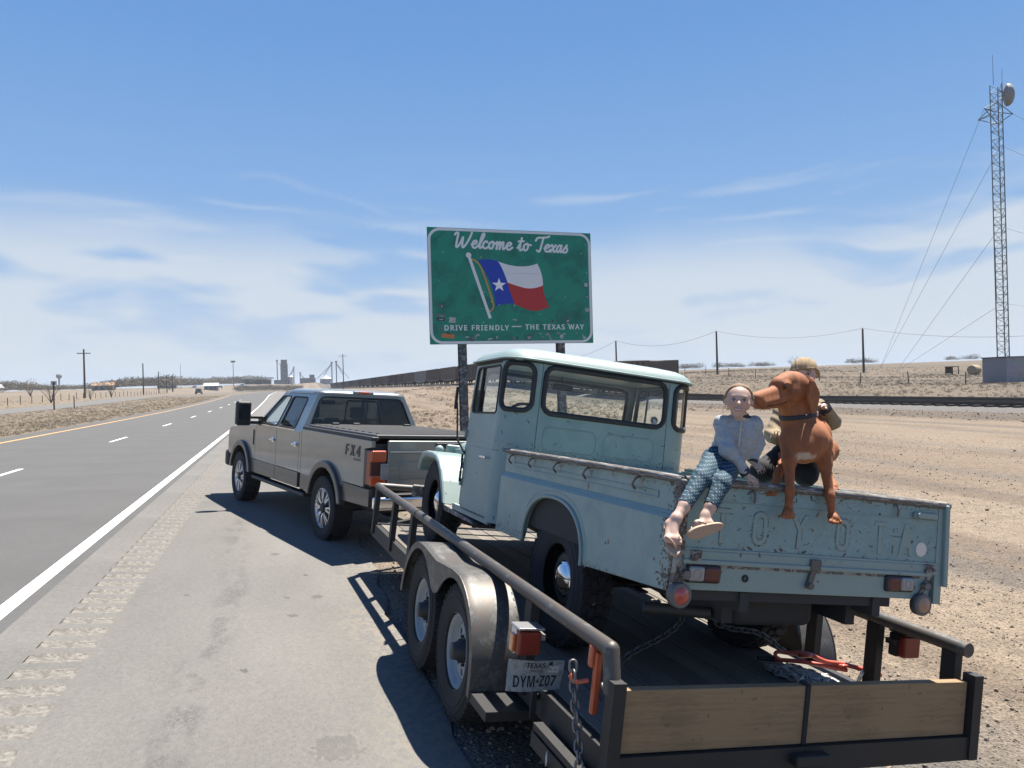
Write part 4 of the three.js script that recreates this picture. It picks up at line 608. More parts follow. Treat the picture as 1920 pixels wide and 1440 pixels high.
{
  const B = thing('load_binder', 'red lever load binder lying on the deck by the rail post', 'load binder', null, trailerM.clone().multiply(new THREE.Matrix4().makeTranslation(0.82, 0.53, 0.84)));
  const red = paint([0.45, 0.06, 0.03], 0.45);
  part(B, 'lever', tube([[-0.24, 0.035, -0.16], [-0.1, 0.05, -0.07], [0.02, 0.045, 0.0], [0.12, 0.04, 0.05]], 0.013, 16, 8), red); part(B, 'grip', tube([[-0.33, 0.032, -0.2], [-0.24, 0.035, -0.16]], 0.015, 4, 8), M.black);
  part(B, 'yoke', [tube([[-0.2, 0.09, -0.12], [-0.1, 0.105, -0.05], [0.0, 0.075, 0.0], [0.1, 0.07, 0.03], [0.24, 0.05, 0.09]], 0.014, 20, 8), mv(new THREE.TorusGeometry(0.035, 0.011, 8, 18), -0.1, 0.09, -0.06, 1.2), mv(new THREE.TorusGeometry(0.028, 0.01, 8, 18), 0.1, 0.06, 0.03, 1.3)], red);
  part(B, 'hook', tube([[0.24, 0.05, 0.09], [0.3, 0.045, 0.1], [0.34, 0.02, 0.09], [0.31, 0.0, 0.06], [0.28, 0.012, 0.05]], 0.012, 14, 8), red); part(B, 'hook', tube([[-0.2, 0.09, -0.12], [-0.25, 0.09, -0.13], [-0.27, 0.07, -0.12], [-0.24, 0.05, -0.11]], 0.012, 12, 8), red);
  const O = thing('load_binder', 'orange lever load binder hooked upright on the rail at the trailer tail', 'load binder', null, trailerM.clone().multiply(new THREE.Matrix4().makeTranslation(-1.055, 0.80, 1.42)));
  part(O, 'lever', rbox(0.035, 0.27, 0.03, 0.01, 0.01, -0.06, 0.03), orangePaint); part(O, 'jaw', [rbox(0.05, 0.1, 0.04, 0.012, 0, 0.05, 0.01), tube([[0, 0.09, 0.01], [0.0, 0.12, 0.0], [0.02, 0.13, -0.02]], 0.011, 8, 8)], orangePaint); part(O, 'hook', tube([[-0.01, -0.06, 0], [-0.06, -0.075, -0.03], [-0.08, -0.05, -0.05]], 0.011, 10, 8), orangePaint);
}
// ------------------------------------------------------------------ the modern pickup that pulls the trailer
{
  const T = thing('pickup_truck', 'silver four-door pickup with dark lower panels and black bed cover towing the trailer', 'pickup truck', null, pickupM);
  const silverMap = dtex(256, (i, j, n) => 0.9 + 0.14 * (tn(i, j, n, 5, 4) - 0.5) + 0.05 * (hash(i, j) - 0.5), true, 0.6);
  const silver = new THREE.MeshPhysicalMaterial({ color: C(0.235, 0.252, 0.242), map: silverMap, roughness: 0.36, metalness: 0.45, clearcoat: 1, clearcoatRoughness: 0.06, side: THREE.DoubleSide });
  const bronze = new THREE.MeshPhysicalMaterial({ color: C(0.075, 0.067, 0.06), map: silverMap, roughness: 0.45, metalness: 0.3, clearcoat: 0.6, clearcoatRoughness: 0.15, side: THREE.DoubleSide });
  const fordRed = new THREE.MeshPhysicalMaterial({ color: C(0.42, 0.06, 0.014), roughness: 0.22, clearcoat: 1, side: THREE.DoubleSide });
  const HW = 0.985, zt = 1.40, zf = -4.86, zA = -3.943, belt = 1.40, R = 0.54;
  const arcP = (zc, r, y0, m = 18, ya = 0.46) => Array.from({ length: m + 1 }, (_, i) => { const a0 = Math.asin((y0 - ya) / r), a = lerp(Math.PI - a0, a0, i / m); return [zc + r * Math.cos(a), ya + r * Math.sin(a)]; });
  const yL = 0.58, yM = 0.80; // sill, two-tone line
  // core under the panels
  part(T, 'body_core', [side([[zf + 0.1, 0.62], [zA - 0.62, 0.62], [zA - 0.6, 1.03], [zA + 0.6, 1.03], [zA + 0.6, 0.6], [-0.6, 0.6], [-0.6, 1.03], [0.6, 1.03], [0.6, 0.66], [zt - 0.06, 0.66], [zt - 0.06, 1.40], [-1.0, 1.40], [-3.15, 1.38], [zf + 0.15, 1.26]], -HW + 0.045, HW - 0.045), box(1.4, 0.1, 5.6, 0, 0.55, -1.8)], M.dark);
  const pan = (name, pts, s, m, x = HW, lab) => part(T, name, side(pts, s * x, s * (x - 0.05), 0.008), m, lab);
  for (const s of [-1, 1]) {
    const fa = arcP(zA, R, 0.72), ra = arcP(0, R, 0.72);
    const wing = pan('front_wing', [[zf + 0.04, 0.80], ...fa.map(([z, y]) => [z, Math.max(y, 0.72)]), [zA + R, yM + 0.004], [-3.19, yM + 0.004], [-3.19, 1.385], [-3.3, 1.385], [-4.1, 1.35], [-4.7, 1.27], [zf + 0.02, 1.18]], s, silver);
    part(wing, 'wing_lower', side([[zA + R + 0.03, yL], [-3.19, yL], [-3.19, yM], [zA + R - 0.01, yM]], s * (HW + 0.002), s * (HW - 0.05), 0.006), bronze);
    part(wing, 'vent_badge', rbox(0.02, 0.26, 0.05, 0.008, s * HW, 1.17, -3.28), M.black);
    for (const [a, b] of [[-3.178, -2.115], [-2.103, -1.085]]) {
      const d = pan('door', [[a, yM + 0.004], [b, yM + 0.004], [b, belt], [a, belt]], s, silver);
      part(d, 'door_lower', side([[a, yL], [b, yL], [b, yM], [a, yM]], s * (HW + 0.002), s * (HW - 0.05), 0.006), bronze);
      part(d, 'handle', [rbox(0.03, 0.035, 0.2, 0.012, s * (HW + 0.022), 1.20, b - 0.16), mv(new THREE.SphereGeometry(0.045, 16, 10).scale(0.3, 1, 1.6), s * HW, 1.2, b - 0.16)], M.chrome);
      part(d, 'trim_line', box(0.006, 0.008, b - a - 0.06, s * (HW + 0.003), 0.705, (a + b) / 2), bronze);
    }
    pan('cab_corner', [[-1.073, yM], [-0.985, yM], [-0.985, 1.43], [-1.073, 1.40]], s, silver);
    const bed = pan('bed_side', [[-0.972, yM + 0.004], ...ra.map(([z, y]) => [z, Math.max(y, 0.72)]), [R + 0.02, 0.86], [zt - 0.2, 0.86], [zt - 0.2, 1.33], [zt, 1.36], [zt, 1.44], [-0.972, 1.445]], s, silver);
    part(bed, 'bed_lower', side([[-0.972, yL], [-0.56, yL], [-0.52, yM], [-0.972, yM]], s * (HW + 0.002), s * (HW - 0.05), 0.006), bronze); part(bed, 'bed_lower', [side([[0.55, yM + 0.055], [0.58, 0.62], [zt - 0.02, 0.64], [zt - 0.02, yM + 0.05]], s * (HW + 0.002), s * (HW - 0.05), 0.006)], bronze);
    part(bed, 'rail_cap', rbox(0.1, 0.05, zt + 0.96, 0.015, s * (HW - 0.05), 1.462, (zt - 0.97) / 2), M.black);
    for (const [zc, nm] of [[zA, 'front'], [0, 'rear']]) {
      const inner = arcP(zc, R - 0.02, 0.56, 26), outer = arcP(zc, R + 0.075, 0.56, 26).reverse();
      part(T, 'wheel_arch_flare', side([...inner, ...outer], s * (HW + 0.05), s * (HW - 0.04), 0.015), bronze);
      part(T, 'wheel_well', sheet((a, b) => { const p = arcP(zc, R, 0.5, 20)[Math.round(a * 20)]; return [s * lerp(HW - 0.03, 0.6, b), p[1], p[0]]; }, 20, 2), M.dark);
      part(T, 'wheel_well_back', side([[zc - R, 0.5], ...arcP(zc, R, 0.5, 20), [zc + R, 0.5]], s * 0.6, s * 0.58), M.dark);
    }
    part(T, 'step_bar', [rbox(0.14, 0.06, 2.5, 0.025, s * (HW - 0.06), 0.5, -2.05), rbox(0.05, 0.1, 0.06, 0.01, s * (HW - 0.12), 0.54, -1.2), rbox(0.05, 0.1, 0.06, 0.01, s * (HW - 0.12), 0.54, -2.9)], M.black);
    // tail lamp cluster
    const tl = part(T, 'tail_lamp', rbox(0.21, 0.44, 0.19, 0.03, s * (HW - 0.095), 1.11, zt - 0.085), mat([0.05, 0.012, 0.01], 0.3));
    part(tl, 'red_lens', rbox(0.2, 0.14, 0.06, 0.02, s * (HW - 0.092), 1.255, zt), fordRed); part(tl, 'red_lens', rbox(0.2, 0.13, 0.06, 0.02, s * (HW - 0.092), 0.96, zt), fordRed); part(tl, 'clear_lens', rbox(0.1, 0.2, 0.05, 0.015, s * (HW - 0.17), 1.07, zt + 0.014), M.clearLens);
    part(tl, 'side_lens', rbox(0.03, 0.40, 0.1, 0.01, s * (HW - 0.004), 1.11, zt - 0.05), mat([0.30, 0.06, 0.02], 0.3));
  }
  // FX4 badge on the bed side
  for (const s of [-1, 1]) {
    const g = text3('F X 4', 0.14, 0.008, 0); g.applyMatrix4(new THREE.Matrix4().makeShear(0, 0, 0.18, 0, 0, 0)); g.scale(1.08, 1, 1); g.computeBoundingBox(); g.translate(-g.boundingBox.min.x, 0, 0);
    if (s < 0) { g.rotateY(-Math.PI / 2); g.translate(-HW, 1.215, 0.62); } else { g.rotateY(Math.PI / 2); g.translate(HW, 1.215, 1.1); }
    part(T, 'badge', g, mat([0.09, 0.075, 0.066], 0.5, 0.2), 'FX4 lettering');
    const h = text3('OFF ROAD', 0.028, 0.004); if (s < 0) { h.rotateY(-Math.PI / 2); h.translate(-HW - 0.001, 1.165, 0.9); } else { h.rotateY(Math.PI / 2); h.translate(HW + 0.001, 1.165, 1.1); } part(T, 'badge_text', h, mat([0.2, 0.18, 0.16], 0.4), 'OFF ROAD lettering');
  }
  // bonnet, nose
  part(T, 'bonnet', sheet((a, b) => { const x = lerp(-0.93, 0.93, a), z = lerp(zf + 0.06, -3.1, b); const e = Math.abs(x) / 0.93; return [x, lerp(1.27, 1.405, b ** 0.7) + 0.075 * (1 - e ** 4) - 0.03 * (1 - b) ** 6, z]; }, 20, 10), silver);
  part(T, 'grille', [rbox(1.9, 0.5, 0.14, 0.05, 0, 1.0, zf + 0.05)], M.chrome); part(T, 'front_bumper', rbox(2.0, 0.3, 0.22, 0.06, 0, 0.68, zf - 0.02), M.black);
  // greenhouse
  const roofY = 1.985;
  const quad = (P) => (a, b) => { const L = P[0].map((_, i) => lerp(P[0][i], P[3][i], b)), Rr = P[1].map((_, i) => lerp(P[1][i], P[2][i], b)); return L.map((v, i) => lerp(v, Rr[i], a)); };
  const off = (f, d) => (a, b) => { const p = f(a, b); return [p[0] + d[0], p[1] + d[1], p[2] + d[2]]; };
  const glassPanel = (name, P, hole, gm, out, rub = 0.012) => { const f = quad(P), w = part(T, name, holed(0, 0, 1, 1, hole, f, 4), silver); part(w, 'window_glass', filled(hole, off(f, out.map((v) => -v * 0.01)), 4), gm); part(w, 'window_trim', gasket(hole, f, rub), M.gasket); return w; };
  for (const s of [-1, 1]) {
    const xb = s * 0.972, xt = s * 0.715;
    glassPanel('front_window_frame', [[xb, belt, -3.2], [xb, belt, -2.11], [xt, roofY, -2.11], [xt, roofY, -2.5]], rrect(0.13, 0.05, 0.93, 0.86, 0.07, 48), M.glass, [s, 0, 0]);
    glassPanel('rear_window_frame', [[xb, belt, -2.11], [xb, belt, -1.03], [xt, roofY, -1.12], [xt, roofY, -2.11]], rrect(0.06, 0.05, 0.70, 0.86, 0.07, 48), M.tint, [s, 0, 0]);
    part(T, 'belt_trim', beam([s * 0.983, belt + 0.008, -3.15], [s * 0.983, belt + 0.008, -1.3], 0.012, 0.02), M.chrome);
    // tow mirror
    const m = part(T, 'side_mirror', [rbox(0.24, 0.40, 0.13, 0.04, s * 1.27, 1.58, -2.98)], M.black);
    part(m, 'mirror_glass', [rbox(0.19, 0.25, 0.01, 0.01, s * 1.27, 1.62, -2.912), rbox(0.19, 0.09, 0.01, 0.01, s * 1.27, 1.44, -2.912)], mat([0.03, 0.035, 0.04], 0.05, 0.6)); part(m, 'mirror_arm', [rbox(0.3, 0.05, 0.06, 0.02, s * 1.06, 1.52, -2.98), rbox(0.3, 0.05, 0.06, 0.02, s * 1.06, 1.43, -2.98), rbox(0.04, 0.16, 0.2, 0.015, s * 0.97, 1.46, -2.98)], M.black);
  }
  const rw = glassPanel('rear_screen_frame', [[-0.972, 1.40, -1.03], [0.972, 1.40, -1.03], [0.715, roofY, -1.12], [-0.715, roofY, -1.12]], rrect(0.05, 0.03, 0.95, 0.9, 0.06, 72), M.tint, [0, 0, 1]);
  part(rw, 'slider_frame', [gasket(rrect(0.33, 0.12, 0.67, 0.82, 0.03, 40), quad([[-0.93, 1.40, -1.045], [0.93, 1.40, -1.045], [0.70, roofY, -1.135], [-0.70, roofY, -1.135]]), 0.012)], M.black);
  glassPanel('windscreen_frame', [[-0.95, 1.40, -3.2], [0.95, 1.40, -3.2], [0.70, roofY, -2.48], [-0.70, roofY, -2.48]], rrect(0.04, 0.04, 0.96, 0.93, 0.05, 64), M.glass, [0, 0, -1]);
  {
    const ring = (i, y) => rrect(-0.735 + i, -2.52 + i * 1.3, 0.735 - i, -1.085 - i, Math.max(0.04, 0.12 - i * 0.1), 64).map(([x, z]) => [x, y - 0.05 * clamp((-2.2 - z) / 0.4), z]);
    const rings = [ring(0, roofY - 0.02), ring(0, roofY), ring(0.015, roofY + 0.022), ring(0.06, roofY + 0.042), ring(0.15, roofY + 0.054), ring(0.3, roofY + 0.06), ring(0.6, roofY + 0.062)];
    const rf = part(T, 'roof', [sheet((s, t) => rings[Math.round(t * (rings.length - 1))][Math.round(s * 64) % 64], 64, rings.length - 1), box(1.38, 0.01, 1.3, 0, roofY - 0.03, -1.78)], silver);
    const br = part(rf, 'brake_lamp', rbox(0.34, 0.05, 0.06, 0.02, 0, roofY + 0.022, -1.095), M.clearLens); part(br, 'red_lens', rbox(0.17, 0.045, 0.062, 0.015, 0, roofY + 0.022, -1.09), fordRed);
  }
  // seats
  const seatM = mat([0.03, 0.028, 0.027], 0.7);
  for (const [x, z] of [[-0.4, -2.25], [0.4, -2.25]]) part(T, 'seat', [rbox(0.5, 0.6, 0.14, 0.06, x, 1.25, z, -0.15), rbox(0.26, 0.2, 0.1, 0.045, x, 1.66, z + 0.07)], seatM);
  part(T, 'rear_seat', [rbox(1.5, 0.5, 0.14, 0.06, 0, 1.2, -1.25), rbox(0.24, 0.16, 0.1, 0.04, -0.45, 1.53, -1.2), rbox(0.24, 0.16, 0.1, 0.04, 0.45, 1.53, -1.2)], seatM);
  part(T, 'dashboard', rbox(1.7, 0.2, 0.4, 0.05, 0, 1.34, -2.95), M.black);
  part(T, 'rear_view_mirror', rbox(0.25, 0.07, 0.03, 0.015, 0.0, 1.82, -2.5), M.black);
  // bed cover
  const coverMap = dtex(256, (i, j, n) => 0.6 + 0.4 * hash(i, j), true, 4);
  const cov = part(T, 'bed_cover', [rbox(1.84, 0.05, zt + 0.9, 0.02, 0, 1.49, (zt - 0.95) / 2)], new THREE.MeshStandardMaterial({ color: C(0.055, 0.056, 0.058), map: coverMap, roughness: 0.55, bumpMap: grain, bumpScale: 0.002 }));
  for (let k = 0; k < 11; k++) part(cov, 'cover_ridge', rbox(1.7, 0.012, 0.09, 0.005, 0, 1.519, -0.85 + k * 0.21), M.black);
  for (const [x, z] of [[-0.55, -0.8], [0.6, -0.75], [0.55, 1.2], [-0.2, -0.85]]) part(cov, 'cover_latch', rbox(0.11, 0.035, 0.05, 0.012, x, 1.535, z), M.black);
  // tailgate, badge, bumper
  const tgm = part(T, 'tailgate', [rbox(1.54, 0.605, 0.06, 0.02, 0, 1.143, zt - 0.02), rbox(1.5, 0.03, 0.05, 0.01, 0, 1.30, zt + 0.002), rbox(1.2, 0.22, 0.02, 0.01, 0, 1.08, zt + 0.012)], silver);
  part(tgm, 'handle_trim', rbox(0.62, 0.07, 0.03, 0.01, 0.2, 1.385, zt + 0.012), M.black);
  const bd = part(tgm, 'oval_badge', lathe([[0, 0.018], [0.06, 0.014], [0.08, 0]], 28).rotateX(Math.PI / 2).scale(1.15, 0.75, 1).translate(-0.12, 1.08, zt + 0.02), M.chrome); part(bd, 'badge_field', lathe([[0, 0.024], [0.055, 0.018]], 24).rotateX(Math.PI / 2).scale(1.1, 0.7, 1).translate(-0.12, 1.08, zt + 0.02), mat([0.07, 0.08, 0.11], 0.3, 0.5));
  part(T, 'rear_bumper', [rbox(1.98, 0.17, 0.14, 0.04, 0, 0.70, zt + 0.13)], M.chrome); part(T, 'bumper_step', [rbox(1.7, 0.03, 0.15, 0.01, 0, 0.80, zt + 0.12), rbox(0.4, 0.2, 0.1, 0.03, 0, 0.66, zt + 0.14)], M.black);
  part(T, 'hitch', [box(0.08, 0.08, 0.4, 0, 0.52, zt), beam([0, 0.52, zt + 0.12], [0, 0.52, 1.68], 0.06, 0.04), mv(new THREE.SphereGeometry(0.028, 16, 12), 0, 0.6, 1.62), rod([0, 0.52, 1.62], [0, 0.6, 1.62], 0.014)], M.black);
  // wheels: split-spoke alloys on tall tyres
  const tg = tyreGeo(0.434, 0.29, 0.265, 0.012, 40), rim = lathe([[0.262, 0.13], [0.272, 0.128], [0.268, 0.115], [0.25, 0.1], [0.243, 0.04], [0.24, -0.12]], 44).rotateZ(Math.PI / 2);
  const spokes = []; for (let k = 0; k < 8; k++) { const a = k / 8 * 2 * Math.PI; for (const o of [-0.13, 0.13]) { const p0 = [-0.098, 0.06 * Math.cos(a), 0.06 * Math.sin(a)], p1 = [-0.112, 0.255 * Math.cos(a + o), 0.255 * Math.sin(a + o)], pm = [-0.118, 0.13 * Math.cos(a + o * 0.75), 0.13 * Math.sin(a + o * 0.75)]; spokes.push(beam(p0, pm, 0.022, 0.028, V(1, 0, 0)), beam(pm, p1, 0.026, 0.022, V(1, 0, 0))); } }
  const wheelFace = merge([...spokes, rim]), hub = merge([lathe([[0.07, 0.09], [0.068, 0.125], [0.05, 0.14], [0, 0.142]], 24).rotateZ(Math.PI / 2)]), back = lathe([[0.245, 0.05], [0, 0.05]], 32).rotateZ(Math.PI / 2);
  for (const z of [0, zA]) { for (const s of [-1, 1]) { const w = part(T, 'wheel', tg, M.rubber); w.position.set(s * 0.885, 0.434, z); if (s > 0) w.rotation.y = Math.PI; part(w, 'rim', wheelFace, M.alum, 'alloy rim with split spokes'); part(w, 'hub', hub, M.black); part(w, 'brake_shield', back, M.black); } part(T, 'axle', [rod([-0.8, 0.434, z], [0.8, 0.434, z], 0.06, 0.06, 12), mv(new THREE.SphereGeometry(0.17, 18, 12), 0, 0.434, z)], M.dark); }
}
// ------------------------------------------------------------------ living things: smooth bodies meshed from distance fields
function surfaceNet(f, lo, hi, c, colour) {
  const n = [0, 1, 2].map((k) => Math.ceil((hi[k] - lo[k]) / c) + 1), [nx, ny, nz] = n, val = new Float32Array(nx * ny * nz), id = new Int32Array(nx * ny * nz).fill(-1);
  const I = (i, j, k) => (k * ny + j) * nx + i; const p = V(0, 0, 0);
  const S = 6, far = S * c * 1.0;
  for (let k = 0; k < nz; k += S) for (let j = 0; j < ny; j += S) for (let i = 0; i < nx; i += S) {
    const d = f(lo[0] + (i + S / 2 - 0.5) * c, lo[1] + (j + S / 2 - 0.5) * c, lo[2] + (k + S / 2 - 0.5) * c), skip = Math.abs(d) > far * 1.25 + 0.012;
    for (let kk = k; kk < Math.min(nz, k + S); kk++) for (let jj = j; jj < Math.min(ny, j + S); jj++) for (let ii = i; ii < Math.min(nx, i + S); ii++) val[I(ii, jj, kk)] = skip ? d : f(lo[0] + ii * c, lo[1] + jj * c, lo[2] + kk * c);
  }
  const pos = [], nor = [], col = [], idx = [];
  const E = [[0, 1], [2, 3], [4, 5], [6, 7], [0, 2], [1, 3], [4, 6], [5, 7], [0, 4], [1, 5], [2, 6], [3, 7]], cv = new Float32Array(8);
  for (let k = 0; k < nz - 1; k++) for (let j = 0; j < ny - 1; j++) for (let i = 0; i < nx - 1; i++) {
    let m = 0; for (let q = 0; q < 8; q++) { cv[q] = val[I(i + (q & 1), j + (q >> 1 & 1), k + (q >> 2))]; if (cv[q] < 0) m++; }
    if (m === 0 || m === 8) continue;
    let x = 0, y = 0, z = 0, w = 0;
    for (const [a, b] of E) if ((cv[a] < 0) !== (cv[b] < 0)) { const t = cv[a] / (cv[a] - cv[b]); x += lerp(a & 1, b & 1, t); y += lerp(a >> 1 & 1, b >> 1 & 1, t); z += lerp(a >> 2, b >> 2, t); w++; }
    const X = lo[0] + (i + x / w) * c, Y = lo[1] + (j + y / w) * c, Z = lo[2] + (k + z / w) * c, h = c * 0.6;
    id[I(i, j, k)] = pos.length / 3; pos.push(X, Y, Z);
    const g = V(f(X + h, Y, Z) - f(X - h, Y, Z), f(X, Y + h, Z) - f(X, Y - h, Z), f(X, Y, Z + h) - f(X, Y, Z - h)).normalize(); nor.push(g.x, g.y, g.z);
    if (colour) col.push(...colour(X, Y, Z, g));
  }
  const quad = (a, b, d, e, flip) => { if (a < 0 || b < 0 || d < 0 || e < 0) return; if (flip) idx.push(a, d, b, a, e, d); else idx.push(a, b, d, a, d, e); };
  for (let k = 1; k < nz - 1; k++) for (let j = 1; j < ny - 1; j++) for (let i = 1; i < nx - 1; i++) {
    const s = val[I(i, j, k)] < 0;
    if (s !== (val[I(i + 1, j, k)] < 0)) quad(id[I(i, j - 1, k - 1)], id[I(i, j, k - 1)], id[I(i, j, k)], id[I(i, j - 1, k)], !s);
    if (s !== (val[I(i, j + 1, k)] < 0)) quad(id[I(i - 1, j, k - 1)], id[I(i - 1, j, k)], id[I(i, j, k)], id[I(i, j, k - 1)], !s);
    if (s !== (val[I(i, j, k + 1)] < 0)) quad(id[I(i - 1, j - 1, k)], id[I(i, j - 1, k)], id[I(i, j, k)], id[I(i - 1, j, k)], !s);
  }
  const g = new THREE.BufferGeometry(); g.setAttribute('position', new THREE.Float32BufferAttribute(pos, 3)); g.setAttribute('normal', new THREE.Float32BufferAttribute(nor, 3));
  const uv = []; for (let q = 0; q < pos.length; q += 3) uv.push(pos[q] * 0.94 - pos[q + 2] * 0.35, pos[q + 1]); g.setAttribute('uv', new THREE.Float32BufferAttribute(uv, 2));
  if (colour) g.setAttribute('color', new THREE.Float32BufferAttribute(col, 3)); g.setIndex(idx); return g;
}
const bone = (a, b, r0, r1 = r0) => { const dx = b[0] - a[0], dy = b[1] - a[1], dz = b[2] - a[2], L = dx * dx + dy * dy + dz * dz || 1e-9; return (x, y, z) => { const px = x - a[0], py = y - a[1], pz = z - a[2], t = clamp((px * dx + py * dy + pz * dz) / L); return Math.hypot(px - dx * t, py - dy * t, pz - dz * t) - lerp(r0, r1, t); }; };
const orb = (c, r, B) => (x, y, z) => { let px = x - c[0], py = y - c[1], pz = z - c[2]; if (B) [px, py, pz] = [px * B[0].x + py * B[0].y + pz * B[0].z, px * B[1].x + py * B[1].y + pz * B[1].z, px * B[2].x + py * B[2].y + pz * B[2].z]; const k0 = Math.hypot(px / r[0], py / r[1], pz / r[2]), k1 = Math.hypot(px / r[0] ** 2, py / r[1] ** 2, pz / r[2] ** 2); return k1 < 1e-9 ? -Math.min(...r) : k0 * (k0 - 1) / k1; };
const blend = (l, k) => (x, y, z) => { let d = 1e9; for (const g of l) { const e = g(x, y, z); if (d > 1e8) { d = e; continue; } const h = clamp(0.5 + 0.5 * (d - e) / k); d = lerp(d, e, h) - k * h * (1 - h); } return d; };
const joinF = (...l) => (x, y, z) => { let d = 1e9; for (const g of l) d = Math.min(d, g(x, y, z)); return d; };
const mid = (a, b, t = 0.5) => a.map((v, i) => lerp(v, b[i], t));
function basis(fwd, up) { const z = V(...fwd).normalize(), x = V(...up).cross(z).normalize(), y = z.clone().cross(x); return [x, y, z]; }
const loc = (c, B, h) => (x, y, z) => [0, 1, 2].map((i) => c[i] + h * (B[0].getComponent(i) * x + B[1].getComponent(i) * y + B[2].getComponent(i) * z));
function headField(c, B, h) { // h = head height
  const P = loc(c, B, h), R = (a, b, d) => [a * h, b * h, d * h];
  return blend([orb(P(0, 0.12, -0.07), R(0.37, 0.39, 0.45), B), bone(P(0, 0.02, 0.12), P(0, -0.34, 0.2), 0.29 * h, 0.145 * h), orb(P(-0.17, -0.09, 0.2), R(0.16, 0.17, 0.15), B), orb(P(0.17, -0.09, 0.2), R(0.16, 0.17, 0.15), B), bone(P(0, 0.06, 0.36), P(0, -0.085, 0.46), 0.035 * h, 0.062 * h), orb(P(0, -0.235, 0.33), R(0.13, 0.06, 0.06), B), orb(P(-0.375, 0.0, -0.04), R(0.05, 0.12, 0.08), B), orb(P(0.375, 0.0, -0.04), R(0.05, 0.12, 0.08), B), orb(P(0, 0.13, 0.3), R(0.2, 0.05, 0.08), B)], 0.06 * h);
}
function handField(w, tip, nrm, size, side) { // palm from the wrist, four unequal bent fingers and a thumb from the palm's side
  const d = V(...tip).sub(V(...w)).normalize(), n = V(...nrm); n.addScaledVector(d, -n.dot(d)).normalize(); const s = d.clone().cross(n).multiplyScalar(side); const P = (a, b, e) => [0, 1, 2].map((i) => w[i] + size * (d.getComponent(i) * a + s.getComponent(i) * b + n.getComponent(i) * e));
  const l = [blend([bone(P(0.05, -0.03, 0), P(0.42, -0.12, 0.02), size * 0.085, size * 0.095), bone(P(0.05, 0.03, 0), P(0.42, 0.12, 0.02), size * 0.085, size * 0.09)], size * 0.06)];
  [[-0.165, 0.40], [-0.06, 0.46], [0.05, 0.43], [0.15, 0.33]].forEach(([b, L]) => { const k = P(0.46, b, 0.03), m = P(0.46 + L * 0.5, b * 1.35, 0.035), e = P(0.46 + L, b * 1.5, -0.05); l.push(blend([bone(k, m, size * 0.052, size * 0.046), bone(m, e, size * 0.046, size * 0.036)], size * 0.02)); });
  l.push(blend([bone(P(0.12, -0.1, -0.02), P(0.3, -0.27, -0.04), size * 0.065, size * 0.052), bone(P(0.3, -0.27, -0.04), P(0.5, -0.34, -0.05), size * 0.052, size * 0.04)], size * 0.02));
  return blend(l, size * 0.025);
}
const skinCol = (base, flush, spots) => (x, y, z) => { const n = fbm(x * 60, y * 60 + z * 40, 3) - 0.5; let c = base.map((v) => v * (1 + 0.1 * n)); for (const [p, r, a] of spots) { const d = Math.hypot(x - p[0], y - p[1], z - p[2]); if (d < r) c = mix(c, flush, a * (1 - d / r)); } return c; };
const skinMat = new THREE.MeshPhysicalMaterial({ vertexColors: true, roughness: 0.55, sheen: 0.2, side: THREE.DoubleSide });
const bounds = (pts, m) => { const l = Object.values(pts); return [[0, 1, 2].map((i) => Math.min(...l.map((p) => p[i])) - m), [0, 1, 2].map((i) => Math.max(...l.map((p) => p[i])) + m)]; };
const pick = (o, ...k) => Object.fromEntries(k.map((n) => [n, o[n]]));
function face(T, c, B, h, smile) { // eyes, brows and mouth
  const P = loc(c, B, h), q = new THREE.Quaternion().setFromRotationMatrix(new THREE.Matrix4().makeBasis(...B));
  const put = (g, x, y, z) => g.applyQuaternion(q).translate(...P(x, y, z));
  for (const s of [-1, 1]) {
    const e = part(T, 'eye', put(new THREE.SphereGeometry(0.052 * h, 14, 10).scale(1.25, 0.62, 0.7), s * 0.145, 0.025, 0.375), mat([0.6, 0.58, 0.56], 0.25)); part(e, 'iris', put(new THREE.SphereGeometry(0.03 * h, 12, 8).scale(1, 0.95, 0.5), s * 0.145, 0.023, 0.408), mat([0.05, 0.06, 0.07], 0.15));
    part(T, 'eyelid', put(tube([[-0.075 * h, -0.012 * h, 0], [0, 0.022 * h, 0.015 * h], [0.075 * h, -0.012 * h, -0.005 * h]], 0.011 * h, 10, 5), s * 0.145, 0.045, 0.385), mat([0.09, 0.05, 0.035], 0.7));
    part(T, 'eyebrow', put(tube([[-0.09 * h, -0.012 * h, 0], [0, 0.012 * h, 0.01 * h], [0.09 * h, -0.015 * h, -0.02 * h]], 0.013 * h, 10, 5), s * 0.15, 0.125, 0.375), mat([0.2, 0.12, 0.07], 0.9));
  }
  if (smile) { part(T, 'teeth', put(sheet((a, b) => { const x = lerp(-0.13, 0.13, a) * h, k = (x / (0.13 * h)) ** 2; return [x, (0.03 * k - 0.045 * b * (1 - k)) * h, (-0.05 * k) * h]; }, 12, 3), 0, -0.225, 0.40), mat([0.66, 0.63, 0.58], 0.3)); }
  const lip = mat([0.42, 0.17, 0.14], 0.5);
  part(T, 'lip', put(tube([[-0.125 * h, 0.032 * h, -0.05 * h], [-0.06 * h, 0.012 * h, -0.008 * h], [0, 0.004 * h, 0.005 * h], [0.06 * h, 0.012 * h, -0.008 * h], [0.125 * h, 0.032 * h, -0.05 * h]], 0.014 * h, 16, 6), 0, smile ? -0.222 : -0.235, 0.395), lip);
  part(T, 'lip', put(tube([[-0.12 * h, 0.03 * h, -0.05 * h], [-0.06 * h, -0.015 * h, -0.01 * h], [0, -0.03 * h, 0.002 * h], [0.06 * h, -0.015 * h, -0.01 * h], [0.12 * h, 0.03 * h, -0.05 * h]], 0.017 * h, 16, 6), 0, smile ? -0.245 : -0.24, 0.395), lip);
}
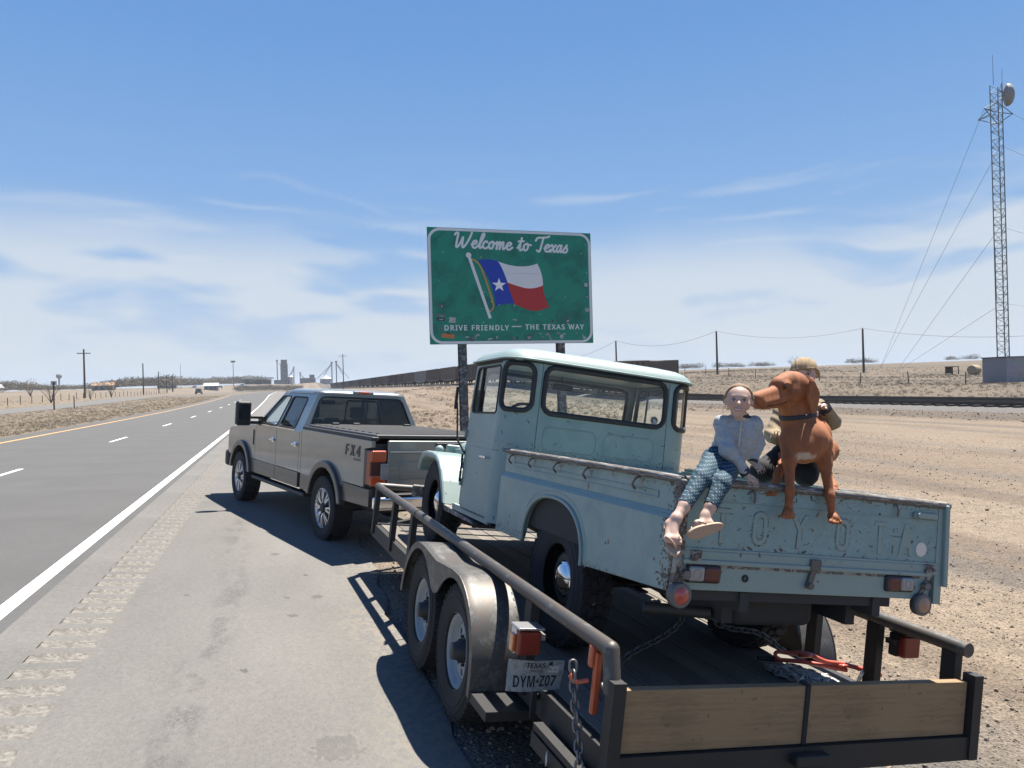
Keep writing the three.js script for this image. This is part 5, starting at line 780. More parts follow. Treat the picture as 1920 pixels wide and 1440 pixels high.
const GP = { head: [1.049, 1.889, -3.470], neck: [1.063, 1.800, -3.500], shR: [0.978, 1.785, -3.500], shL: [1.137, 1.779, -3.530], chest: [1.060, 1.739, -3.520], waist: [1.021, 1.656, -3.540], hipR: [0.943, 1.619, -3.500], hipL: [1.018, 1.600, -3.520], elR: [0.976, 1.668, -3.420], wrR: [1.057, 1.561, -3.415], haR: [1.081, 1.522, -3.410], elL: [1.157, 1.688, -3.560], wrL: [1.124, 1.601, -3.530], haL: [1.123, 1.567, -3.520], knR: [0.811, 1.563, -3.260], cuR: [0.709, 1.469, -3.140], anR: [0.665, 1.424, -3.100], heR: [0.633, 1.396, -3.100], toR: [0.636, 1.332, -3.020], knL: [0.901, 1.536, -3.270], cuL: [0.831, 1.453, -3.190], anL: [0.804, 1.417, -3.170], heL: [0.813, 1.383, -3.145], toL: [0.744, 1.372, -3.120] };
const DP = { nose: [1.118, 1.894, -3.500], muz: [1.187, 1.904, -3.535], brow: [1.290, 1.959, -3.600], skull: [1.372, 1.956, -3.660], occ: [1.423, 1.921, -3.700], ear0: [1.408, 1.955, -3.645], ear1: [1.435, 1.877, -3.640], ear2: [1.445, 1.819, -3.650], thr: [1.353, 1.845, -3.660], nk: [1.406, 1.764, -3.680], ch: [1.419, 1.688, -3.640], chF: [1.390, 1.658, -3.600], shA: [1.342, 1.684, -3.620], shB: [1.505, 1.669, -3.680], back: [1.535, 1.693, -3.850], rump: [1.614, 1.643, -4.050], belly: [1.521, 1.606, -3.850], elA: [1.309, 1.603, -3.560], wrA: [1.286, 1.465, -3.500], paA: [1.270, 1.373, -3.485], toA: [1.254, 1.355, -3.450], elB: [1.514, 1.572, -3.650], wrB: [1.508, 1.421, -3.585], paB: [1.512, 1.326, -3.570], toB: [1.509, 1.307, -3.535], hiA: [1.508, 1.603, -3.980], stA: [1.371, 1.582, -3.800], hoA: [1.282, 1.523, -3.640], paHA: [1.226, 1.464, -3.550], toHA: [1.202, 1.449, -3.520], hiB: [1.693, 1.591, -4.050], stB: [1.617, 1.541, -3.920], hoB: [1.616, 1.487, -3.860], paHB: [1.610, 1.443, -3.780] };
const BP = { head: [1.556, 2.005, -3.980], neck: [1.560, 1.885, -4.000], shR: [1.450, 1.831, -4.000], shL: [1.635, 1.825, -4.020], chest: [1.541, 1.727, -4.020], hip: [1.500, 1.553, -4.000], elL: [1.696, 1.754, -3.980], wrL: [1.606, 1.839, -3.860], haL: [1.541, 1.859, -3.800], elR: [1.365, 1.695, -3.930], wrR: [1.336, 1.686, -3.800], haR: [1.324, 1.719, -3.720], hipR: [1.446, 1.569, -3.970], hipL: [1.559, 1.560, -3.970], knR: [1.229, 1.530, -3.720], anR: [1.397, 1.482, -3.880], knL: [1.446, 1.508, -3.720], anL: [1.563, 1.469, -3.950] };
// ------------------------------------------------------------------ girl sitting on the corner of the tailgate
{
  const T = thing('person', 'smiling person in grey fleece, patterned leggings and flip-flops seated on the tailgate corner', 'person');
  const P = GP, h = 0.158, B = basis([-0.27, 0.06, 0.95], [0.1, 1, 0]), hc = P.head;
  const L = loc(hc, B, h);
  const foot = (an, he, to) => { const d = V(...to).sub(V(...he)).normalize(), s = d.clone().cross(V(0.1, 0.35, 0.93)).normalize(), m = mid(he, to, 0.7), A = m.map((v, i) => v + s.getComponent(i) * 0.021), Bq = m.map((v, i) => v - s.getComponent(i) * 0.021 - d.getComponent(i) * -0.004); return [bone(an, mid(an, he, 0.8), 0.0205, 0.0175), bone(mid(an, he, 0.9), A, 0.017, 0.0125), bone(mid(an, he, 0.9), Bq, 0.017, 0.014), bone(an, m, 0.0195, 0.013), bone(A, Bq, 0.0125, 0.0145)]; };
  const footR = foot(P.anR, P.heR, P.toR);
  const footL = foot(P.anL, P.heL, P.toL);
  const toes = (he, to, sx) => { const d = V(...to).sub(V(...he)).normalize(), s = d.clone().cross(V(0.1, 0.35, 0.93)).normalize().multiplyScalar(sx), o = []; [[-0.026, 0.0, 0.0105], [-0.011, 0.004, 0.0075], [0.001, 0.002, 0.007], [0.012, -0.003, 0.0065], [0.022, -0.010, 0.006]].forEach(([b, a, r]) => { const m = mid(he, to, 0.74); const p0 = m.map((v, i) => v + s.getComponent(i) * b * 0.85), p1 = to.map((v, i) => v + s.getComponent(i) * b + d.getComponent(i) * (a - 0.012)); o.push(bone(p0, p1, r * 1.05, r)); }); return o; };
  const body = joinF(blend([headField(hc, B, h), bone(L(0, -0.25, -0.05), P.neck, 0.034, 0.036), bone(P.neck, P.chest, 0.04, 0.06), bone(P.chest, P.waist, 0.06, 0.055), bone(P.shR, P.elR, 0.026, 0.02), bone(P.elR, P.wrR, 0.02, 0.015), bone(P.shL, P.elL, 0.026, 0.02), bone(P.elL, P.wrL, 0.02, 0.015), bone(P.hipR, P.knR, 0.045, 0.033), bone(P.knR, P.cuR, 0.033, 0.025), bone(P.cuR, P.anR, 0.024, 0.021), bone(P.hipL, P.knL, 0.045, 0.033), bone(P.knL, P.cuL, 0.033, 0.025), bone(P.cuL, P.anL, 0.024, 0.021), ...footR, ...footL], 0.014),
    blend([...toes(P.heR, P.toR, 1)], 0.002), blend([...toes(P.heL, P.toL, 1)], 0.002), handField(P.wrR, [1.125, 1.492, -3.40], [0, 0.8, 0.6], 0.088, -1), handField(P.wrL, [1.16, 1.55, -3.48], [0, 0.8, 0.6], 0.085, 1));
  const [lo, hi] = bounds(P, 0.1);
  part(T, 'body', surfaceNet(body, lo, hi, 0.0052, skinCol([0.47, 0.315, 0.245], [0.50, 0.22, 0.17], [[L(-0.22, -0.1, 0.3), 0.035, 0.5], [L(0.22, -0.1, 0.3), 0.035, 0.5], [L(0, -0.05, 0.48), 0.015, 0.4], [P.toR, 0.03, 0.35], [P.toL, 0.03, 0.35]])), skinMat);
  face(T, hc, B, h, true);
  // hair drawn back
  const hf = headField(hc, B, h);
  const hair = (x, y, z) => { const q = V(x - hc[0], y - hc[1], z - hc[2]), fz = q.dot(B[2]) / h, fy = q.dot(B[1]) / h, fx = q.dot(B[0]) / h; const line = fz - 0.02 - 0.24 * sstep(0.26, 0.46, fy + 0.1 * Math.abs(fx)) - 0.12 * sstep(0.24, 0.36, Math.abs(fx)) * sstep(0.0, 0.14, fy) + 0.3 * sstep(0.05, 0.25, -fy); const t = 0.05 * sstep(-0.01, 0.14, -line) - 0.012; const tail = bone(L(0, 0.12, -0.5), L(0.05, -0.35, -0.55), 0.1 * h, 0.06 * h)(x, y, z); return Math.min(hf(x, y, z) - t * h, tail) + 0.002 * (vnoise(fx * 46, fz * 5 + fy * 3) - 0.5); };
  part(T, 'hair', surfaceNet(hair, hc.map((v) => v - 0.13), hc.map((v) => v + 0.13), 0.0045, (x, y, z) => { const n = 0.5 * vnoise(x * 500, y * 40 + z * 60) + 0.5 * vnoise(x * 90, y * 30); return mix([0.14, 0.083, 0.045], [0.23, 0.145, 0.08], n); }), mat([1, 1, 1], 0.8, 0, { vertexColors: true }));
  // fleece
  const fold = (x, y, z) => 0.0028 * Math.sin(y * 150 + x * 60 + 3 * vnoise(x * 30, y * 30)) * vnoise(x * 22 + 4, y * 22 + z * 20) + 0.0015 * (vnoise(x * 420, y * 420 + z * 300) - 0.5);
  const fleeceF = blend([bone(P.neck.map((v, i) => v + [0, 0.008, 0][i]), P.chest, 0.044, 0.074), orb(mid(P.chest, P.waist, 0.35), [0.096, 0.1, 0.075]), bone(P.chest, P.waist, 0.078, 0.082), bone(P.waist, mid(P.hipR, P.hipL), 0.08, 0.072), bone(P.shR, P.shL, 0.037, 0.037), bone(P.shR, P.elR, 0.037, 0.035), bone(P.elR, mid(P.elR, P.wrR, 0.86), 0.035, 0.026), bone(P.shL, P.elL, 0.035, 0.033), bone(P.elL, mid(P.elL, P.wrL, 0.84), 0.036, 0.026)], 0.022);
  const openNeck = (x, y, z) => Math.hypot(x - P.neck[0], (y - P.neck[1] - 0.032) * 0.9, z - P.neck[2] - 0.01) - 0.036;
  const fl = part(T, 'fleece', surfaceNet((x, y, z) => Math.max(fleeceF(x, y, z) + fold(x, y, z), -openNeck(x, y, z)), ...bounds(pick(P, 'neck', 'shR', 'shL', 'elR', 'elL', 'waist', 'hipR', 'hipL', 'wrR', 'wrL'), 0.1), 0.0055, (x, y, z) => { const n = 0.75 * vnoise(x * 330, y * 330 + z * 210) + 0.25 * vnoise(x * 90 + 7, y * 90); return mix([0.235, 0.258, 0.272], [0.37, 0.393, 0.408], n); }), new THREE.MeshPhysicalMaterial({ vertexColors: true, roughness: 0.95, sheen: 0.5, side: THREE.DoubleSide }));
  const navy = mat([0.02, 0.025, 0.045], 0.85), cream = mat([0.5, 0.43, 0.34], 0.8);
  for (const [e, w, r] of [[P.elR, P.wrR, 0.0275], [P.elL, P.wrL, 0.0265]]) part(fl, 'cuff', rod(mid(e, w, 0.84), mid(e, w, 1.02), r, r * 0.88, 18), navy);
  { const z0 = V(...P.neck), cl = [[0.004, 0.0, 0.05], [0.0, -0.03, 0.071], [-0.006, -0.07, 0.083], [-0.014, -0.115, 0.088]].map(([a, b, c]) => [z0.x + a - c * 0.27, z0.y + b, z0.z + c * 0.95]); part(fl, 'zip', tube(cl, 0.0036, 14, 6), cream); part(fl, 'zip_pull', tube([cl[1], [cl[1][0] + 0.012, cl[1][1] - 0.018, cl[1][2] + 0.006]], 0.0035, 4, 6), cream); part(fl, 'collar', mv(new THREE.TorusGeometry(0.041, 0.008, 8, 28), P.neck[0], P.neck[1] + 0.012, P.neck[2], 1.35, -0.2), navy); }
  // leggings with a small repeating print
  const printTex = dtex(256, (i, j, n) => { const a = i / n * 4, b = j / n * 4, u = (a + Math.floor(b) * 0.5) % 1 - 0.5, v = b % 1 - 0.5, d = Math.abs(u) * 1.1 + Math.abs(v); return d < 0.2 ? [0.2, 0.3, 0.42] : (Math.abs(d - 0.42) < 0.04 ? [0.015, 0.11, 0.115] : [0.008, 0.03, 0.052]); }, true, 1 / 0.052);
  const legF = blend([bone(P.hipR, P.knR, 0.060, 0.042), bone(P.knR, P.cuR, 0.041, 0.031), bone(P.hipL, P.knL, 0.058, 0.041), bone(P.knL, P.cuL, 0.040, 0.031), bone(P.hipR, P.hipL, 0.064, 0.062), bone(mid(P.hipR, P.hipL), P.waist, 0.068, 0.06)], 0.012);
  const cutP = (c, k) => { const d = V(...c).sub(V(...k)).normalize(); return (x, y, z) => (x - c[0]) * d.x + (y - c[1]) * d.y + (z - c[2]) * d.z; }; const cR = cutP(P.cuR, P.knR), cL = cutP(P.cuL, P.knL);
  const legg = (x, y, z) => { const d = legF(x, y, z) + 0.0012 * Math.sin(x * 130 + y * 170) * vnoise(x * 40, z * 40); const nearR = Math.hypot(x - P.cuR[0], y - P.cuR[1], z - P.cuR[2]) < 0.08, nearL = Math.hypot(x - P.cuL[0], y - P.cuL[1], z - P.cuL[2]) < 0.06; return nearR ? Math.max(d, cR(x, y, z)) : nearL ? Math.max(d, cL(x, y, z)) : d; };
  part(T, 'leggings', surfaceNet(legg, ...bounds(pick(P, 'hipR', 'hipL', 'knR', 'knL', 'cuR', 'cuL', 'waist'), 0.09), 0.0055), new THREE.MeshStandardMaterial({ map: printTex, roughness: 0.8, side: THREE.DoubleSide }));
  // flip-flops
  const soleShape = new THREE.Shape(Array.from({ length: 32 }, (_, i) => { const a = i / 32 * 2 * Math.PI, y = Math.sin(a) * 0.088, w = 0.031 + 0.006 * Math.sin(a) - 0.004 * Math.cos(2 * a); return new THREE.Vector2(Math.cos(a) * w, y); }));
  const tanM = mat([0.36, 0.255, 0.185], 0.75);
  const soleOf = (he, to, nrm, off) => { const d = V(...to).sub(V(...he)), y = d.clone().normalize(), z = V(...nrm); z.addScaledVector(y, -z.dot(y)).normalize(); const x = y.clone().cross(z), c = V(...mid(he, to, 0.52)).addScaledVector(z, -off); return { g: ext(soleShape, 0.008, 0.003).applyMatrix4(new THREE.Matrix4().makeBasis(x, y, z).setPosition(c)), P: (a, b, e) => c.clone().addScaledVector(x, a).addScaledVector(y, b).addScaledVector(z, e).toArray() }; };
  for (const [he, to, n, off] of [[P.heR, P.toR, [-0.05, 0.5, 0.86], 0.026], [P.heL, P.toL, [-0.15, 0.3, -0.95], 0.03]]) { const s = soleOf(he, to, n, off), f = part(T, 'flip_flop', s.g, tanM); part(f, 'strap', [tube([s.P(0.03, -0.005, 0.006), s.P(0.024, 0.02, 0.045), s.P(0.006, 0.045, 0.04), s.P(-0.008, 0.058, 0.012)], 0.0042, 16, 6), tube([s.P(-0.03, -0.005, 0.006), s.P(-0.026, 0.02, 0.045), s.P(-0.014, 0.045, 0.04), s.P(-0.008, 0.058, 0.012)], 0.0042, 16, 6)], tanM); }
}
// ------------------------------------------------------------------ boy kneeling behind the dog
{
  const T = thing('person', 'fair-haired person in dark trousers kneeling half hidden behind the dog', 'person');
  const P = BP, h = 0.168, B = basis([-0.42, -0.05, 0.9], [-0.05, 1, 0]), hc = P.head, L = loc(hc, B, h);
  const body = joinF(blend([headField(hc, B, h), bone(L(0, -0.25, -0.05), P.neck, 0.036, 0.038), bone(P.neck, P.chest, 0.05, 0.08), bone(P.chest, P.hip, 0.07, 0.07), bone(P.shR, P.elR, 0.028, 0.022), bone(P.elR, P.wrR, 0.022, 0.017), bone(P.shL, P.elL, 0.028, 0.022), bone(P.elL, P.wrL, 0.022, 0.017), bone(P.hipR, P.knR, 0.04, 0.035), bone(P.hipL, P.knL, 0.04, 0.035)], 0.014), handField(P.wrR, P.haR, [-0.2, 0.2, 1], 0.1, 1), handField(P.wrL, [1.525, 1.855, -3.78], [0.1, 0.9, 0.3], 0.105, 1));
  part(T, 'body', surfaceNet(body, ...bounds(P, 0.1), 0.0058, skinCol([0.47, 0.32, 0.25], [0.52, 0.22, 0.18], [[L(-0.22, -0.1, 0.3), 0.035, 0.5], [L(0.22, -0.1, 0.3), 0.035, 0.5]])), skinMat);
  face(T, hc, B, h, false);
  const hf = headField(hc, B, h);
  const hair = (x, y, z) => { const q = V(x - hc[0], y - hc[1], z - hc[2]), fz = q.dot(B[2]) / h, fy = q.dot(B[1]) / h, fx = q.dot(B[0]) / h; const line = fz - 0.04 - 0.6 * sstep(0.16, 0.24, fy + 0.05 * vnoise(fx * 14, 2.5)) - 0.1 * sstep(0.25, 0.35, Math.abs(fx)) * sstep(-0.1, 0.1, fy) + 0.4 * sstep(0.1, 0.22, -fy); const t = 0.065 * sstep(-0.01, 0.11, -line) - 0.012; return hf(x, y, z) - t * h + 0.006 * (vnoise(fx * 30, fz * 4 + fy * 3) - 0.5); };
  part(T, 'hair', surfaceNet(hair, hc.map((v) => v - 0.13), hc.map((v) => v + 0.13), 0.0048, (x, y, z) => mix([0.2, 0.135, 0.07], [0.33, 0.235, 0.135], 0.5 * vnoise(x * 420, y * 50 + z * 80) + 0.5 * vnoise(x * 80, y * 60))), mat([1, 1, 1], 0.85, 0, { vertexColors: true }));
  const fold = (x, y, z) => 0.003 * Math.sin(y * 120 + x * 90) * vnoise(x * 25, y * 25 + z * 20);
  const jk = blend([bone(P.neck, P.chest, 0.055, 0.098), bone(P.chest, P.hip, 0.095, 0.09), bone(P.shR, P.shL, 0.05, 0.05), bone(P.shR, P.elR, 0.047, 0.042), bone(P.elR, P.wrR, 0.042, 0.033), bone(P.shL, P.elL, 0.047, 0.043), bone(P.elL, mid(P.elL, P.wrL, 0.8), 0.043, 0.036)], 0.02);
  const jacket = part(T, 'jacket', surfaceNet((x, y, z) => jk(x, y, z) + fold(x, y, z), ...bounds(pick(P, 'neck', 'shR', 'shL', 'chest', 'hip', 'elL', 'elR', 'wrL', 'wrR'), 0.11), 0.0065, (x, y, z) => mix([0.2, 0.155, 0.095], [0.27, 0.21, 0.13], vnoise(x * 120, y * 120 + z * 80))), new THREE.MeshStandardMaterial({ vertexColors: true, roughness: 0.9, side: THREE.DoubleSide }), 'tan jacket');
  for (const [e, w] of [[P.elR, P.wrR], [P.elL, P.wrL]]) part(jacket, 'cuff', rod(mid(e, w, 0.78), mid(e, w, 0.98), 0.036, 0.031, 18), mat([0.025, 0.025, 0.03], 0.9));
  const tr = blend([bone(P.hipR, P.knR, 0.078, 0.056), bone(P.knR, P.anR, 0.053, 0.04), bone(P.hipL, P.knL, 0.078, 0.058), bone(P.knL, P.anL, 0.053, 0.04), bone(P.hip, P.hipR, 0.09, 0.08), bone(P.hip, P.hipL, 0.09, 0.08)], 0.02);
  part(T, 'trousers', surfaceNet((x, y, z) => tr(x, y, z) + 0.6 * fold(x, y, z), ...bounds(pick(P, 'hip', 'hipR', 'hipL', 'knR', 'knL', 'anR', 'anL'), 0.12), 0.0065), mat([0.012, 0.013, 0.017], 0.9));
}
// ------------------------------------------------------------------ dog leaning over the tailgate
{
  const T = thing('dog', 'russet short-haired dog with dark collar leaning over the teal tailgate', 'dog');
  const P = DP, up = [0, 1, 0];
  const fwd = V(...P.nose).sub(V(...P.skull)), B = basis([fwd.x, fwd.y * 0.6, fwd.z], up);
  const H = loc(P.skull, B, 1);
  const paw = (a, t, r) => { const d = V(...t).sub(V(...a)), s = V(0.937, -0.14, -0.33), o = [bone(a, mid(a, t, 0.5), r * 0.8, r * 0.86)]; for (const k of [-1.5, -0.5, 0.5, 1.5]) { const off = s.clone().multiplyScalar(k * r * 0.6); { const e = d.clone().normalize().multiplyScalar(Math.abs(k) > 1 ? 0.002 : 0.009); o.push(bone(mid(a, t, 0.2).map((v, i) => v + off.getComponent(i) * 0.6), t.map((v, i) => v + off.getComponent(i) * 1.1 + e.getComponent(i)), r * 0.42, r * 0.33)); } } return o; };
  const pair = (f) => [f(-1), f(1)];
  const head = blend([orb(H(0, 0, 0), [0.066, 0.066, 0.088], B), bone(H(0, 0.022, 0.03), H(0, 0.016, 0.1), 0.05, 0.041), bone(H(0, -0.016, 0.11), H(0, -0.024, 0.275), 0.035, 0.031), ...pair((s) => bone(H(s * 0.016, -0.048, 0.11), H(s * 0.015, -0.05, 0.25), 0.031, 0.0275)), bone(H(0, -0.074, 0.06), H(0, -0.068, 0.225), 0.025, 0.015), ...pair((s) => orb(H(s * 0.04, -0.032, 0.035), [0.03, 0.046, 0.055], B)), ...pair((s) => orb(H(s * 0.033, 0.016, 0.092), [0.02, 0.016, 0.026], B))], 0.014);
  const body = blend([
    head, bone(P.skull, P.occ, 0.056, 0.055), bone(P.occ, P.nk, 0.06, 0.085), bone(P.thr, P.nk, 0.052, 0.08), bone(P.nk, P.ch, 0.078, 0.096), bone(P.ch, P.chF, 0.095, 0.08), bone(P.ch, P.back, 0.1, 0.092), bone(P.chF, P.belly, 0.068, 0.066), bone(P.back, P.rump, 0.09, 0.082), bone(P.belly, P.rump, 0.066, 0.07),
    bone(P.nk, P.shA, 0.06, 0.052), bone(P.shA, P.elA, 0.052, 0.035), bone(P.elA, P.wrA, 0.028, 0.0185), bone(P.wrA, P.paA, 0.0195, 0.018), bone(P.nk, P.shB, 0.06, 0.056), bone(P.shB, P.elB, 0.054, 0.036), bone(P.elB, P.wrB, 0.029, 0.019), bone(P.wrB, P.paB, 0.02, 0.0185),
    bone(P.rump, P.hiA, 0.07, 0.062), bone(P.hiA, P.stA, 0.062, 0.036), bone(P.stA, P.hoA, 0.031, 0.019), bone(P.hoA, P.paHA, 0.0185, 0.018), bone(P.rump, P.hiB, 0.07, 0.06), bone(P.hiB, P.stB, 0.056, 0.04), bone(P.stB, P.hoB, 0.035, 0.02), bone(P.hoB, P.paHB, 0.019, 0.019), bone(P.rump, [1.70, 1.70, -4.2], 0.03, 0.015)], 0.022);
  const paws = joinF(blend(paw(P.paA, P.toA, 0.03), 0.002), blend(paw(P.paB, P.toB, 0.03), 0.002), blend(paw(P.paHA, P.toHA, 0.025), 0.002), blend(paw(P.paHB, [1.60, 1.43, -3.74], 0.02), 0.006));
  const earSide = B[0].clone();
  const ear = (s) => { const a = H(s * 0.062, 0.03, -0.035), b = H(s * 0.082, -0.06, -0.035), c = H(s * 0.08, -0.15, -0.03); const f = blend([bone(a, b, 0.022, 0.042), bone(b, c, 0.042, 0.02)], 0.02); const m = b; return (x, y, z) => { const q = (x - m[0]) * earSide.x + (y - m[1]) * earSide.y + (z - m[2]) * earSide.z; return Math.max(f(x, y, z), Math.abs(q - (y - m[1]) * s * 0.06) - 0.008); }; };
  const skin = blend([body, paws], 0.005), eL = ear(-1), eR = ear(1), full = blend([skin, eL, eR], 0.005);
  const patch = [1.375, 1.618, -3.535];
  const field = (x, y, z) => full(x, y, z) + 0.0016 * (vnoise(x * 70, y * 30 + z * 40) - 0.5);
  part(T, 'body', surfaceNet(field, ...bounds(P, 0.13), 0.0062, (x, y, z) => { const n = fbm(x * 45, y * 22 + z * 30, 3), f = vnoise(x * 500, y * 260 + z * 300); let c = mix([0.2, 0.06, 0.018], [0.325, 0.112, 0.037], clamp(n * 1.1 + 0.25 * (f - 0.5))); const d = Math.hypot((x - patch[0]) * 0.8, (y - patch[1]) * 1.8, z - patch[2]) + 0.02 * (vnoise(x * 90, y * 90) - 0.5); if (d < 0.045) c = mix(c, [0.45, 0.36, 0.28], clamp((0.045 - d) / 0.02)); return c; }), new THREE.MeshPhysicalMaterial({ vertexColors: true, roughness: 0.75, sheen: 0.25, sheenColor: C(0.3, 0.14, 0.07), bumpMap: dtex(256, (i, j, n) => fbm(i / n * 60, j / n * 24, 3, 0), false, 1 / 0.09), bumpScale: 0.0012, side: THREE.DoubleSide }));
  const nose = mat([0.09, 0.032, 0.022], 0.4), q = new THREE.Quaternion().setFromRotationMatrix(new THREE.Matrix4().makeBasis(...B));
  part(T, 'nose', new THREE.SphereGeometry(0.024, 18, 12).scale(1.1, 0.8, 0.75).applyQuaternion(q).translate(...H(0, -0.012, 0.308)), nose);
  const onSkin = (y, z, s, inset = 0) => { let x = 0.12; while (x > 0 && head(...H(s * x, y, z)) > 0) x -= 0.001; return H(s * (x - inset), y, z); };
  for (const s of [-1, 1]) {
    const e = part(T, 'eye', new THREE.SphereGeometry(0.0135, 14, 10).translate(...onSkin(0.006, 0.108, s, 0.006)), mat([0.14, 0.065, 0.02], 0.12)); part(e, 'pupil', new THREE.SphereGeometry(0.0085, 10, 8).translate(...onSkin(0.006, 0.112, s, -0.001)), mat([0.008, 0.008, 0.008], 0.1)); part(e, 'eyelid', tube([onSkin(0.01, 0.092, s), onSkin(0.023, 0.1, s, -0.002), onSkin(0.022, 0.114, s, -0.002), onSkin(0.008, 0.124, s)], 0.0022, 12, 5), mat([0.08, 0.028, 0.012], 0.7));
    part(T, 'mouth_line', tube([onSkin(-0.052, 0.285, s), onSkin(-0.062, 0.25, s), onSkin(-0.066, 0.2, s), onSkin(-0.068, 0.15, s), onSkin(-0.064, 0.11, s)], 0.0028, 18, 5), mat([0.06, 0.02, 0.012], 0.7));
    part(T, 'nostril', new THREE.SphereGeometry(0.006, 10, 8).translate(...H(s * 0.011, -0.014, 0.328)), mat([0.03, 0.012, 0.01], 0.5));
  }
  { const cc = mid(P.occ, P.nk, 0.72), n = V(B[2].x * 0.12, 0.99, B[2].z * 0.12).normalize(), e1 = B[0].clone().addScaledVector(n, -B[0].dot(n)).normalize(), e2 = n.clone().cross(e1), ring = [];
    for (let k = 0; k < 36; k++) { const a = k / 36 * 2 * Math.PI, d = e1.clone().multiplyScalar(Math.cos(a)).addScaledVector(e2, Math.sin(a)); let r = 0.03; while (r < 0.2 && body(cc[0] + d.x * r, cc[1] + d.y * r, cc[2] + d.z * r) < 0) r += 0.002; ring.push(V(cc[0] + d.x * Math.min(r, 0.13), cc[1] + d.y * Math.min(r, 0.13), cc[2] + d.z * Math.min(r, 0.13))); }
    const cl = (off, rad) => merge([-1, 0, 1].map((q) => new THREE.TubeGeometry(new THREE.CatmullRomCurve3(ring.map((v) => v.clone().addScaledVector(n, off + q * rad * 1.1)), true), 72, rad, 6, true)));
    const col = part(T, 'collar', cl(0, 0.0055), mat([0.02, 0.02, 0.026], 0.6)); const b0 = ring[3]; part(col, 'buckle', rbox(0.028, 0.024, 0.012, 0.004, b0.x, b0.y, b0.z, 0, 0.9), mat([0.4, 0.4, 0.4], 0.4, 0.6)); }
}
